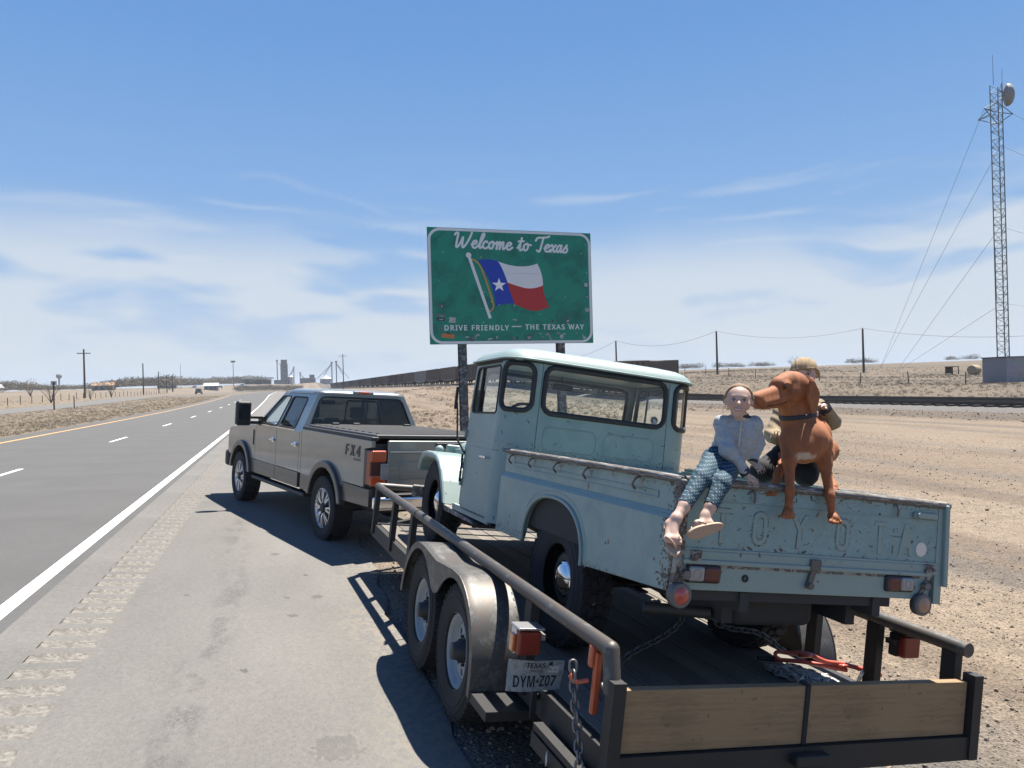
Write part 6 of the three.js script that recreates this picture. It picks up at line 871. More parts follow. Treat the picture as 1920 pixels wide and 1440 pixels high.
// ------------------------------------------------------------------ welcome sign on two sticker-covered posts
{
  const L0 = V(-1.785, 0, -16.5), R0 = V(1.955, 0, -17.75), dir = R0.clone().sub(L0), W = dir.length(), H = 2.6, yB = 2.92, yaw = Math.atan2(-dir.z, dir.x), c0 = L0.clone().add(R0).multiplyScalar(0.5);
  const gy = ground(...toUV(c0.x, c0.z));
  const T = thing('welcome_sign', 'large green road sign reading Welcome to Texas with a waving flag', 'road sign', null, frameM(yaw, 0, 0, c0.x, gy, c0.z));
  const cv = document.createElement('canvas'); cv.width = 1536; cv.height = 1068; const c = cv.getContext('2d');
  c.scale(1536 / 1525, 1068 / 1062); c.translate(-165, -150);
  c.fillStyle = '#0a7f68'; c.fillRect(100, 100, 1700, 1200);
  seed = 31; for (let i = 0; i < 300; i++) { c.fillStyle = rnd() < 0.5 ? 'rgba(0,40,36,0.10)' : 'rgba(50,120,104,0.07)'; c.beginPath(); c.ellipse(165 + rnd() * 1525, 150 + rnd() * 1060, 20 + rnd() * 120, 10 + rnd() * 60, rnd() * 3, 0, 7); c.fill(); }
  const silver = '#ced2d3', rr4 = (x, y, w, h, r) => { c.beginPath(); c.moveTo(x + r, y); c.arcTo(x + w, y, x + w, y + h, r); c.arcTo(x + w, y + h, x, y + h, r); c.arcTo(x, y + h, x, y, r); c.arcTo(x, y, x + w, y, r); c.closePath(); };
  c.strokeStyle = silver; c.lineWidth = 24; rr4(180, 165, 1495, 1032, 100); c.stroke();
  // brush script drawn stroke by stroke
  const glyph = { W: [1.95, [[0, 1.7], [0.15, 1.95], [0.35, 1.9], [0.35, 1.2], [0.35, 0.15], [0.5, 0], [0.75, 0.5], [0.95, 1.4], [0.98, 0.6], [1.05, 0.05], [1.2, 0], [1.5, 0.6], [1.75, 1.5], [1.85, 2.05]]], e: [0.68, [[0, 0.45], [0.35, 0.55], [0.55, 0.8], [0.4, 1], [0.15, 0.85], [0.08, 0.45], [0.2, 0.08], [0.45, 0], [0.75, 0.3]]], l: [0.5, [[0, 0.3], [0.3, 0.9], [0.52, 1.7], [0.48, 2.05], [0.32, 1.9], [0.22, 1.2], [0.2, 0.3], [0.3, 0], [0.58, 0.3]]], c: [0.66, [[0.5, 0.85], [0.35, 1], [0.12, 0.8], [0.05, 0.4], [0.2, 0.05], [0.45, 0.02], [0.75, 0.3]]], o: [0.78, [[0.4, 1], [0.12, 0.8], [0.05, 0.4], [0.2, 0.03], [0.45, 0.1], [0.55, 0.55], [0.42, 0.97], [0.55, 0.82], [0.85, 0.8]]], m: [1.14, [[0, 0.7], [0.12, 1], [0.15, 0.5], [0.13, 0]], [[0.13, 0], [0.25, 0.7], [0.42, 1], [0.5, 0.7], [0.48, 0]], [[0.48, 0], [0.6, 0.7], [0.78, 1], [0.86, 0.7], [0.84, 0.2], [0.96, 0], [1.2, 0.3]]], t: [0.62, [[0, 0.3], [0.25, 1], [0.32, 1.75], [0.24, 0.6], [0.3, 0.05], [0.5, 0.05], [0.7, 0.3]], [[0, 1.25], [0.6, 1.3]]], T: [1.0, [[-0.12, 1.5], [0.05, 1.9], [0.5, 1.95], [1.2, 2.05], [1.38, 2.18]], [[0.75, 2], [0.65, 1], [0.55, 0.1], [0.4, -0.05], [0.2, 0.1]]], x: [0.72, [[0, 0.8], [0.15, 1], [0.3, 0.7], [0.4, 0.2], [0.55, 0], [0.8, 0.3]], [[0.6, 1], [0.05, 0]]], a: [0.78, [[0.5, 0.9], [0.3, 1], [0.08, 0.7], [0.08, 0.25], [0.22, 0], [0.42, 0.3], [0.55, 1], [0.52, 0.3], [0.62, 0], [0.85, 0.3]]], s: [0.6, [[0, 0.3], [0.3, 0.95], [0.35, 1.05], [0.33, 0.8], [0.5, 0.4], [0.4, 0.05], [0.15, 0.02], [0.05, 0.15]]], ' ': [0.62] };
  c.lineCap = c.lineJoin = 'round'; c.lineWidth = 19; const sc = 66; let pen = 388; const base = 322;
  for (const ch of 'Welcome to Texas') { const g = glyph[ch]; for (const st of g.slice(1)) { const pts = new THREE.CatmullRomCurve3(st.map(([x, y]) => V(x + y * 0.16, y, 0)), false, 'catmullrom', 0.5).getPoints(40); c.beginPath(); pts.forEach((p, i) => c[i ? 'lineTo' : 'moveTo'](pen + p.x * sc * 1.22, base + (pen - 388) * 0.022 - p.y * sc)); c.stroke(); } pen += g[0] * sc * 1.27; }
  // flag on its staff
  const fill = (col, f) => { c.fillStyle = col; c.beginPath(); f(); c.closePath(); c.fill(); };
  fill('#0f37a0', () => { c.moveTo(612, 440); c.quadraticCurveTo(700, 415, 796, 444); c.quadraticCurveTo(850, 540, 876, 640); c.quadraticCurveTo(900, 740, 936, 836); c.quadraticCurveTo(840, 836, 762, 862); c.quadraticCurveTo(745, 640, 612, 440); });
  fill('#d2d5d6', () => { c.moveTo(796, 444); c.quadraticCurveTo(900, 490, 1020, 487); c.quadraticCurveTo(1100, 484, 1160, 456); c.quadraticCurveTo(1212, 540, 1212, 662); c.quadraticCurveTo(1120, 705, 1030, 688); c.quadraticCurveTo(950, 668, 876, 640); c.quadraticCurveTo(850, 540, 796, 444); });
  fill('#a8292b', () => { c.moveTo(876, 640); c.quadraticCurveTo(950, 668, 1030, 688); c.quadraticCurveTo(1120, 705, 1212, 662); c.quadraticCurveTo(1215, 770, 1266, 866); c.quadraticCurveTo(1160, 918, 1080, 900); c.quadraticCurveTo(1010, 880, 936, 838); c.quadraticCurveTo(900, 740, 876, 640); });
  c.strokeStyle = '#c08a48'; c.lineWidth = 13; c.beginPath(); c.moveTo(556, 432); c.quadraticCurveTo(620, 440, 660, 570); c.quadraticCurveTo(700, 690, 740, 840); c.quadraticCurveTo(750, 885, 706, 912); c.stroke();
  c.strokeStyle = silver; c.lineWidth = 27; c.lineCap = 'butt'; c.beginPath(); c.moveTo(530, 405); c.lineTo(709, 976); c.stroke(); c.fillStyle = silver; c.beginPath(); c.arc(527, 395, 25, 0, 7); c.fill();
  c.fillStyle = '#e2e4e2'; c.beginPath(); for (let i = 0; i < 10; i++) { const a = -Math.PI / 2 + 0.0 + i * Math.PI / 5, r = i % 2 ? 27 : 68; c.lineTo(798 + r * Math.cos(a), 666 + r * Math.sin(a)); } c.closePath(); c.fill();
  c.strokeStyle = 'rgba(90,90,90,0.5)'; c.lineWidth = 2; c.beginPath(); c.moveTo(860, 553); c.lineTo(1200, 553); c.stroke();
  c.fillStyle = silver; c.font = '66px sans-serif'; c.textAlign = 'left'; const spaced = (s, x, y, w) => { let t = 0; for (const ch of s) t += c.measureText(ch).width; const gap = (w - t) / (s.length - 1); for (const ch of s) { c.fillText(ch, x, y); c.lineWidth = 3; c.strokeStyle = silver; c.strokeText(ch, x, y); x += c.measureText(ch).width + gap; } };
  spaced('DRIVE FRIENDLY', 290, 1086, 586); c.fillRect(905, 1046, 92, 10); spaced('THE TEXAS WAY', 1032, 1080, 566);
  // travellers' stickers and scrawls along the lower edge
  seed = 77; const tones = ['#a8acac', '#8f9698', '#30363c', '#a9a89c', '#6c7480', '#5a6068', '#8a9092', '#4c5458'];
  const stick = (x, y, w, h, a) => { c.save(); c.translate(x, y); c.rotate(a); c.fillStyle = tones[Math.floor(rnd() * tones.length)]; if (rnd() < 0.4) { c.beginPath(); c.ellipse(0, 0, w / 2, h / 2, 0, 0, 7); c.fill(); } else c.fillRect(-w / 2, -h / 2, w, h); c.fillStyle = tones[Math.floor(rnd() * tones.length)]; for (let k = 0; k < 3; k++) c.fillRect((rnd() - 0.6) * w * 0.7, (rnd() - 0.5) * h * 0.6, w * 0.35, h * 0.16); c.restore(); };
  for (let i = 0; i < 30; i++) stick(210 + rnd() * 1440, 1114 + rnd() * 58, 12 + rnd() * 34, 8 + rnd() * 20, (rnd() - 0.5) * 0.9);
  for (const [x, y, w, h] of [[265, 866, 32, 38], [265, 950, 78, 26], [265, 985, 74, 28], [366, 992, 56, 50], [257, 1064, 26, 40], [1436, 990, 30, 90], [1288, 1000, 26, 28], [1632, 650, 30, 34], [1638, 766, 34, 36], [1636, 892, 42, 40], [1615, 1002, 40, 12], [935, 990, 36, 10], [938, 856, 20, 16]]) stick(x, y, w, h, 0.1);
  c.fillStyle = '#b4713a'; c.save(); c.translate(325, 1138); c.rotate(0.12); c.fillRect(-56, -20, 112, 38); c.restore();
  for (let i = 0; i < 30; i++) { c.fillStyle = 'rgba(220,222,220,0.8)'; c.beginPath(); c.arc(200 + rnd() * 1440, 200 + rnd() * 880, 2 + rnd() * 3, 0, 7); c.fill(); }
  const tx = new THREE.CanvasTexture(cv); tx.colorSpace = THREE.SRGBColorSpace;
  part(T, 'panel', box(W, H, 0.012, 0, yB + H / 2 - gy, 0), mat([0.4, 0.41, 0.42], 0.4, 0.8));
  part(T, 'printed_face', new THREE.PlaneGeometry(W - 0.004, H - 0.004).translate(0, yB + H / 2 - gy, 0.0085), new THREE.MeshStandardMaterial({ map: tx, roughness: 0.5 }), 'green printed face');
  for (const y of [0.35, 1.3, 2.25]) part(T, 'stiffener', box(W - 0.1, 0.06, 0.05, 0, yB + y - gy, -0.033), M.steel);
  const pm = new THREE.MeshStandardMaterial({ map: dtex(512, (i, j, n) => { const a = hash(i >> 4, j >> 4), b = tn(i, j, n, 60, 2), k = tn(i + 9, j + 40, n, 22, 3); return k > 0.52 ? mix([0.05, 0.06, 0.065], [0.3, 0.32, 0.33], b > 0.5 ? a : a * 0.3) : a > 0.9 ? [0.03, 0.1, 0.16] : [0.055, 0.06, 0.062]; }, true, 0.9), roughness: 0.6, metalness: 0.2 });
  for (const x of [-0.61 * W / 2, 0.6 * W / 2]) { const h = yB + 0.5 - gy; part(T, 'post', [box(0.17, h + 0.3, 0.012, x, h / 2 - 0.15, -0.065), box(0.012, h + 0.3, 0.14, x, h / 2 - 0.15, -0.14), box(0.17, h + 0.3, 0.012, x, h / 2 - 0.15, -0.215)], pm, 'steel post plastered with stickers'); }
}
// ------------------------------------------------------------------ railway, train
{
  const railM = mat([0.05, 0.043, 0.038], 0.5, 0.4), tieM = mat([0.05, 0.043, 0.037], 0.95);
  const vs = [...series([[-20, 100, 4], [100, 620, 10]])];
  const bed = struct('railway_ballast', strip([31.6, 33.0, 40.9, 42.2], 0, (u, v) => prof(u) + rise(u, v) + (u > 32 && u < 41.5 ? 0.17 : -0.05), vs), new THREE.MeshStandardMaterial({ map: dtex(256, (i, j, n) => { const v = 0.045 + 0.09 * tn(i, j, n, 60, 2) * (0.5 + hash(i, j)); return [v, v * 0.92, v * 0.85]; }, true, 0.5), roughness: 0.97 }));
  for (const uc of [34.7, 39.2]) {
    const line = (u) => { const g = []; for (let i = 0; i < vs.length - 1; i++) { const p = (v, dy) => { const [x, z] = toXZ(u, v); return [x, prof(u) + rise(u, v) + dy, z]; }; g.push(beam(p(vs[i], 0.33), p(vs[i + 1] + 0.01, 0.33), 0.07, 0.17)); } return merge(g); };
    const t = struct('railway_track', line(uc - 0.72), railM); part(t, 'rail', line(uc + 0.72), railM);
    const ties = []; for (let v = -18; v < 150; v += 0.75) { const [x, z] = toXZ(uc, v); ties.push(mv(new THREE.BoxGeometry(2.6, 0.14, 0.24), x, prof(uc) + rise(uc, v) + 0.19, z, 0, YAW, 0)); } const tm = part(t, 'sleepers', mergeGeometries(ties), tieM); tm.userData.kind = 'stuff';
  }
  // coal wagons
  const browns = [[0.16, 0.12, 0.09], [0.115, 0.084, 0.063], [0.195, 0.152, 0.114]].map((c) => mat(c, 0.75, 0.1, { map: scuff })), pale = mat([0.3, 0.3, 0.285], 0.7, 0.1, { map: scuff }), gear = mat([0.02, 0.019, 0.018], 0.8);
  const Lc = 14.5, pitch = 16.3, bodyG = side([[-Lc / 2, 1.0], [-Lc / 2 + 1.2, 0.75], [-2.4, 0.55], [2.4, 0.55], [Lc / 2 - 1.2, 0.75], [Lc / 2, 1.0], [Lc / 2, 3.35], [-Lc / 2, 3.35]], -1.5, 1.5, 0.02);
  const ribG = box(0.15, 2.25, 0.2), capG = merge([beam([-1.52, 3.37, -Lc / 2], [-1.52, 3.37, Lc / 2], 0.14, 0.12), beam([1.52, 3.37, -Lc / 2], [1.52, 3.37, Lc / 2], 0.14, 0.12)]);
  const bogieG = merge([box(2.1, 0.3, 1.9, 0, 0.55, 0), ...[-0.85, 0.85].flatMap((z) => [-0.75, 0.75].map((x) => mv(new THREE.CylinderGeometry(0.46, 0.46, 0.13, 20), x, 0.46, z, 0, 0, Math.PI / 2)))]), coalG = sheet((s, t) => [lerp(-1.45, 1.45, s), 3.25 + 0.25 * Math.sin(Math.PI * s) * Math.sin(Math.PI * t) ** 0.3, lerp(-Lc / 2 + 0.1, Lc / 2 - 0.1, t)], 8, 16);
  const makeCar = (m) => { const c = thing('coal_wagon', '', 'train wagon', 'coal wagons of the long freight train'); part(c, 'body', bodyG, m); part(c, 'top_sill', capG, m); for (const s of [-1, 1]) for (let k = 0; k <= 12; k++) { const r = part(c, 'rib', ribG, m); r.position.set(s * 1.535, 2.2, lerp(-Lc / 2 + 0.1, Lc / 2 - 0.1, k / 12)); } for (const z of [-5.9, 5.9]) { const b = part(c, 'bogie', bogieG, gear); b.position.z = z; } part(c, 'coal_load', coalG, gear); part(c, 'coupler', box(0.2, 0.25, 0.9, 0, 0.85, Lc / 2 + 0.4), gear); return c; };
  const lab = 'brown ribbed coal wagon in the long train beyond the gravel lot', protos = browns.map(makeCar);
  for (let k = 0; k < 29; k++) {
    const v = 62.6 + pitch * (k + 0.5), u = 34.7; let o;
    if (k === 7) { o = makeCar(pale); o.userData.label = 'pale grey ribbed coal wagon among the brown wagons of the train'; } else { const p = protos[k % 3]; if (k < 3) { o = p; } else o = copyOf(p); o.userData.label = k === 0 ? 'brown coal wagon at the tail end of the train above the old pickup roof' : lab; }
    const [x, z] = toXZ(u, v); o.position.set(x, prof(u) + rise(u, v) + 0.415, z); o.rotation.set(-Math.atan((rise(u, v + 6) - rise(u, v - 6)) / 12) * -1, YAW, 0, 'YXZ');
  }
}
// ------------------------------------------------------------------ poles, wires, tower
const poleWood = new THREE.MeshStandardMaterial({ map: dtex(256, (i, j, n) => { const v = 0.05 + 0.05 * fbm(i / n * 20, j / n * 2, 3); return [v, v * 0.85, v * 0.72]; }, true, 1), roughness: 0.9 });
function pole(u, v, top, label, group, arm = 0, r = 0.15, name = 'utility_pole', arms = 1) {
  const [x, z] = toXZ(u, v), g = ground(u, v), h = top - g; const T = thing(name, label, 'pole', group, frameM(YAW, 0, 0, x, g, z));
  part(T, 'shaft', rod([0, -0.3, 0], [0, h, 0], r * 1.15, r * 0.8, 10), poleWood);
  if (arm) { for (let k = 0; k < arms; k++) { const a = part(T, 'crossarm', box(arm, 0.16, 0.14, 0, h - 0.9 - k * 1.1, 0.16), poleWood); for (const q of [-0.9, -0.45, 0.45, 0.9]) part(a, 'insulator', rod([q * arm / 2, h - 0.82 - k * 1.1, 0.16], [q * arm / 2, h - 0.6 - k * 1.1, 0.16], 0.05, 0.035, 8), M.steel); } } else part(T, 'insulator', rod([0, h, 0], [0, h + 0.22, 0], 0.05, 0.04, 8), M.steel);
  return [x, top, z];
}
const rp = [];
rp.push(pole(107, 55, 9.3, 'weathered wire pole beyond the tracks out past the tower', 'wire poles beyond the railway', 0, 0.14));
rp.push(pole(87.9, 96.3, 9.15, 'weathered wire pole beyond the tracks between the dog and the tower', 'wire poles beyond the railway', 0, 0.17));
rp.push(pole(69.8, 109.3, 9.8, 'weathered wire pole beyond the tracks right of the old pickup cab', 'wire poles beyond the railway', 0, 0.17));
rp.push(pole(64.4, 137, 10, 'weathered wire pole standing just behind the old pickup roof', 'wire poles beyond the railway', 0, 0.17));
rp.push(pole(62, 190, 10.6, 'weathered wire pole behind the welcome sign', 'wire poles beyond the railway', 0, 0.17));
const wireM = mat([0.06, 0.06, 0.062], 0.6, 0.3);
for (let i = 0; i < rp.length - 1; i++) { const a = rp[i], b = rp[i + 1], L = Math.hypot(a[0] - b[0], a[2] - b[2]), sag = Math.min(3, L * 0.06); single('overhead_wire', tube(Array.from({ length: 13 }, (_, k) => { const t = k / 12; return [lerp(a[0], b[0], t), lerp(a[1], b[1], t) - 4 * sag * t * (1 - t) + 0.1, lerp(a[2], b[2], t)]; }), 0.022, 30, 4), wireM, 'sagging overhead wire strung between the wooden poles past the railway', 'wire', 'wires beyond the railway'); }
const lp = [];
for (const [u, v, top, lb, arm] of [[-40, 179.8, 12, 'tall dark wooden pole with crossarm in the dry field', 2.6], [-42, 264, 11.9, 'dark wooden pole without arms by the bare bushes in the field', 0], [-45, 317, 10.6, 'shorter dark pole further along the frontage road', 0], [-46.5, 350, 9.8, 'thin distant pole in a row along the frontage road', 0], [-47, 372, 10.2, 'thin distant pole in a row along the frontage road', 0], [-52, 410, 11.4, 'thin distant pole in a row along the frontage road', 0], [-60, 460, 12, 'thin distant pole in a row along the frontage road', 0], [26, 330, 17, 'tall pole with crossarm rising over the train behind the silver pickup', 3.4]]) lp.push(pole(u, v, top, lb, 'utility poles across the plain', arm, 0.2));
for (let i = 2; i < 6; i++) { const a = lp[i], b = lp[i + 1]; single('overhead_wire', tube([a, [(a[0] + b[0]) / 2, (a[1] + b[1]) / 2 - 0.6, (a[2] + b[2]) / 2], b], 0.03, 8, 4), wireM, 'thin overhead wire along the distant row of poles by the frontage road', 'wire', 'wires by the frontage road'); }
{ // lattice mast with drum dish, arms and guys
  const u = 78.6, v = 64.65, g = ground(u, v), [x0, z0] = toXZ(u, v), top = 34.4 - g, w = 0.62, T = thing('radio_tower', 'slender guyed lattice tower with a grey drum antenna near its top', 'radio tower', null, frameM(0.35, 0, 0, x0, g, z0));
  const steel = mat([0.16, 0.18, 0.175], 0.6, 0.4), legs = [[-w, -w * 0.55], [w, -w * 0.55], [0, w]];
  for (const [a, b] of legs) part(T, 'leg', rod([a, 0, b], [a, top, b], 0.065, 0.055, 8), steel);
  const n = 38; for (let f = 0; f < 3; f++) { const A = legs[f], B = legs[(f + 1) % 3], l = []; for (let k = 0; k < n; k++) { const y0 = k / n * top, y1 = (k + 1) / n * top; l.push(rod([A[0], y0, A[1]], [B[0], y0, B[1]], 0.028, 0.028, 5), rod([k % 2 ? A[0] : B[0], y0, k % 2 ? A[1] : B[1]], [k % 2 ? B[0] : A[0], y1, k % 2 ? B[1] : A[1]], 0.028, 0.028, 5)); } part(T, 'bracing', mergeGeometries(l.map(flat)), steel).userData.kind = 'stuff'; }
  const yA = 31.3 - g; const arms = [[-2.7, 0.5], [2.2, 0.2], [0.2, -2.5]];
  for (const [a, b] of arms) part(T, 'torque_arm', [rod([0, yA + 1.2, 0], [a, yA, b], 0.045), rod([0, yA - 1.3, 0], [a, yA, b], 0.045), rod([a * 0.2 - 0.3, yA, b * 0.2], [a, yA, b], 0.045), rod([a * 0.2 + 0.3, yA, b * 0.2], [a, yA, b], 0.045)], steel);
  const dish = part(T, 'drum_antenna', lathe([[0, 0.62], [0.5, 0.58], [0.95, 0.42], [1.2, 0.15], [1.25, -0.1], [1.22, -0.25], [0.5, -0.5], [0, -0.5]], 32).rotateX(Math.PI / 2).rotateY(0.75).translate(1.55, 33.4 - g, 0.2), mat([0.24, 0.24, 0.235], 0.7)); part(dish, 'mount', [rod([0.3, 33.2 - g, 0], [1.4, 33.3 - g, 0.1], 0.06), rod([0.3, 33.8 - g, 0], [1.4, 33.5 - g, 0.1], 0.06)], steel);
  part(T, 'whip_antenna', rod([-0.5, top, 0], [-0.5, top + 3.4, 0], 0.035, 0.02, 6), steel); part(T, 'whip_antenna', rod([0.5, top - 1, 0.3], [0.5, top + 1.8, 0.3], 0.035, 0.02, 6), steel); part(T, 'side_antenna', [rod([-0.95, top * 0.27, 0], [-0.95, top * 0.45, 0], 0.04, 0.03, 6), rod([-0.95, top * 0.27, 0], [-0.5, top * 0.28, 0], 0.04)], steel);
  const inv = frameM(0.35, 0, 0, x0, g, z0).invert(); const anchor = (uu, vv) => V(...at(uu, vv)).applyMatrix4(inv).toArray();
  const A1 = anchor(107, 113), A2 = anchor(97, 35), A3 = anchor(96, 98);
  const guy = (p, q, m) => part(T, 'guy_wire', rod(p, q, 0.02, 0.02, 4), m); const gm = mat([0.2, 0.22, 0.22], 0.5, 0.5);
  guy([-2.7, yA, 0.5], A1, gm); guy([0, top * 0.78, 0], A1, gm); guy([0, top * 0.52, 0], A3, gm); guy([0, top * 0.26, 0], A3, gm); guy([2.2, yA, 0.2], A2, gm); guy([0, top * 0.8, 0], A2, gm); guy([0, top * 0.52, 0], A2, gm); guy([0, top * 0.26, 0], A2, gm);
}
{ // faded block hut at the foot of the tower
  const u = 74.6, v = 59.6, [x, z] = toXZ(u, v), g = ground(u, v), T = thing('block_hut', 'low grey windowless hut with faded painted letters at the foot of the tower', 'hut', null, frameM(0.2, 0, 0, x, g - 0.05, z));
  const cv = document.createElement('canvas'); cv.width = 512; cv.height = 200; const c = cv.getContext('2d'); c.fillStyle = '#8f9194'; c.fillRect(0, 0, 512, 200); seed = 9; for (let i = 0; i < 500; i++) { c.fillStyle = `rgba(${95 + rnd() * 80},${95 + rnd() * 80},${97 + rnd() * 80},0.25)`; c.fillRect(rnd() * 512, rnd() * 200, 6 + rnd() * 26, 4 + rnd() * 20); } c.fillStyle = 'rgba(150,145,138,0.6)'; c.font = 'bold 130px sans-serif'; c.fillText('H E E', 90, 150);
  const tx = new THREE.CanvasTexture(cv); tx.colorSpace = THREE.SRGBColorSpace;
  part(T, 'wall', box(6.4, 2.62, 3, 0, 1.31, 0), mat([0.24, 0.24, 0.245], 0.9)); part(T, 'painted_face', new THREE.PlaneGeometry(6.36, 2.56).translate(0, 1.31, 1.506), new THREE.MeshStandardMaterial({ map: tx, roughness: 0.9 })); part(T, 'roof', box(6.6, 0.09, 3.2, 0, 2.66, 0), M.dark);
}
{ const [x, z] = toXZ(93, 81.1), g = ground(93, 81.1); const hay = new THREE.MeshStandardMaterial({ color: C(0.42, 0.34, 0.22), map: scuff, roughness: 1, bumpMap: softBump, bumpScale: 0.05 }); const b = single('hay_bale', mv(lathe([[0, -0.65], [0.6, -0.65], [0.68, -0.58], [0.7, 0], [0.68, 0.58], [0.6, 0.65], [0, 0.65]], 28), 0, 0.66, 0, 0, 0, Math.PI / 2), hay, 'round pale hay bale in the field beyond the tracks', 'hay bale'); b.position.set(x, g, z); b.rotation.y = 0.5; const f = single('feed_trough', merge([box(1.6, 0.1, 1.2, -0.2, 1.2, -3), box(1.5, 0.9, 0.08, -0.2, 0.7, -3.5), ...[-0.9, 0.5].flatMap((a) => [-3.5, -2.5].map((c) => box(0.1, 1.2, 0.1, a, 0.6, c)))]), poleWood, 'brown wooden feeder behind the round hay bale', 'feeder'); f.position.set(x, g, z); f.rotation.y = 0.5; }
// fences: every post a part
function fence(list, label, spacing, hgt, group) {
  const T = thing('wire_fence', label, 'fence', group); const ws = [];
  for (let i = 0; i < list.length - 1; i++) { const [u0, v0] = list[i], [u1, v1] = list[i + 1], n = Math.max(1, Math.round(Math.hypot(u1 - u0, v1 - v0) / spacing)); let prev = null; for (let k = 0; k <= n; k++) { const u = lerp(u0, u1, k / n), v = lerp(v0, v1, k / n), p = at(u, v), h = hgt * rr(0.85, 1.1), l = rr(-0.05, 0.05); part(T, 'post', rod([p[0], p[1] - 0.2, p[2]], [p[0] + l, p[1] + h, p[2] + l], 0.06, 0.05, 6), poleWood); if (prev) for (const y of [0.35, 0.7, 1.05]) ws.push(rod([prev[0], prev[1] + y, prev[2]], [p[0], p[1] + y, p[2]], 0.006, 0.006, 3)); prev = p; } }
  part(T, 'wires', mergeGeometries(ws.map(flat)), wireM).userData.kind = 'stuff';
}
seed = 101;
fence([[-36, 60], [-37, 160], [-40, 300]], 'low post and wire fence along the dry field past the frontage road', 5.5, 1.25);
fence([[66, 30], [66, 80], [68, 130], [70, 200]], 'post and wire fence in the pasture beyond the railway', 7, 1.4);
{ const p = at(-22.9, 89.8); const T = thing('road_sign', 'small sign seen from behind on a dark post beside the frontage road', 'sign', null, frameM(YAW, 0, 0, ...p)); part(T, 'post', box(0.13, 3.1, 0.13, 0, 1.4, 0), poleWood); part(T, 'plate', rbox(0.55, 0.42, 0.02, 0.005, 0, 2.85, -0.08), M.steel); const q = at(-22.45, 95.9), D2 = thing('marker_post', 'short dark marker post on the grass verge beside the small sign', 'post', null, frameM(YAW, 0, 0, ...q)); part(D2, 'post', box(0.1, 1.6, 0.06, 0, 0.7, 0), poleWood); part(D2, 'reflector', rbox(0.1, 0.15, 0.02, 0.004, 0, 1.4, 0.045), M.steel); }
// ------------------------------------------------------------------ vegetation
function twigs(r, n, len, thick) { const l = []; for (let i = 0; i < n; i++) { const a = rnd() * 6.283, e = Math.acos(1 - rnd() * 1.5), d = V(Math.sin(e) * Math.cos(a), Math.cos(e) * 0.8 + 0.2, Math.sin(e) * Math.sin(a)), p = d.clone().multiplyScalar(r * Math.cbrt(rnd())), t = V(rr(-1, 1), rr(0, 1.6), rr(-1, 1)).normalize().multiplyScalar(len * rr(0.5, 1)), s = V(rr(-1, 1), rr(-1, 1), rr(-1, 1)).normalize().multiplyScalar(thick); const A = p, B = p.clone().add(t), Cc = B.clone().add(s); const g = new THREE.BufferGeometry(); g.setAttribute('position', new THREE.Float32BufferAttribute([A.x, A.y, A.z, B.x, B.y, B.z, Cc.x, Cc.y, Cc.z], 3)); g.computeVertexNormals(); l.push(flat(g)); } return mergeGeometries(l); }
const brushM = [[0.10, 0.085, 0.06], [0.13, 0.105, 0.07], [0.085, 0.082, 0.055]].map((c) => mat(c, 0.95));
seed = 301;
const twigG = [0, 1, 2].map(() => twigs(1, 70, 0.7, 0.09));
function treeLine(name, label, spots) { const im = new THREE.InstancedMesh(twigG[0], brushM[0], spots.length); const m = new THREE.Matrix4(); spots.forEach(([u, v, s], i) => { const p = at(u, v, s * 0.55); m.compose(V(...p), new THREE.Quaternion().setFromEuler(new THREE.Euler(0, rnd() * 6, 0)), V(s * rr(0.9, 1.5), s * rr(0.7, 1.1), s * rr(0.9, 1.5))); im.setMatrixAt(i, m); const t = rnd(); im.setColorAt(i, new THREE.Color(lerp(0.8, 1.5, t), lerp(0.8, 1.45, t), lerp(0.75, 1.3, t))); }); im.name = numbered(name); im.userData = { label, category: 'trees', kind: 'stuff' }; im.castShadow = im.receiveShadow = true; scene.add(im); }
{ const s = []; for (let i = 0; i < 1500; i++) { const u = rr(-520, -62), q = fbm(u / 30, 3.3, 3); s.push([u, rr(480, 540) - (u + 62) * 0.02, rr(1.4, 2.4) + 4.2 * Math.max(0, q - 0.4) * 2]); } treeLine('tree_line', 'grey-brown bare brush along the far edge of the dry field', s); }
{ const s = []; for (let i = 0; i < 700; i++) s.push(rnd() < 0.45 ? [rr(-30, 14), rr(545, 590), rr(1.4, 2.4)] : [rr(-95, -12), rr(690, 800), rr(2.2, 4.8)]); treeLine('tree_line', 'bare trees around the far town beside the highway', s); }
{ const s = []; for (let i = 0; i < 130; i++) { const k = Math.floor(rnd() * 5); s.push([[330, 380, 420, 470, 560][k] + rr(-14, 14), [560, 575, 590, 520, 500][k] + rr(-6, 6), rr(1.6, 3.4)]); } treeLine('tree_line', 'dark clumps of trees on the skyline of the pasture', s); }
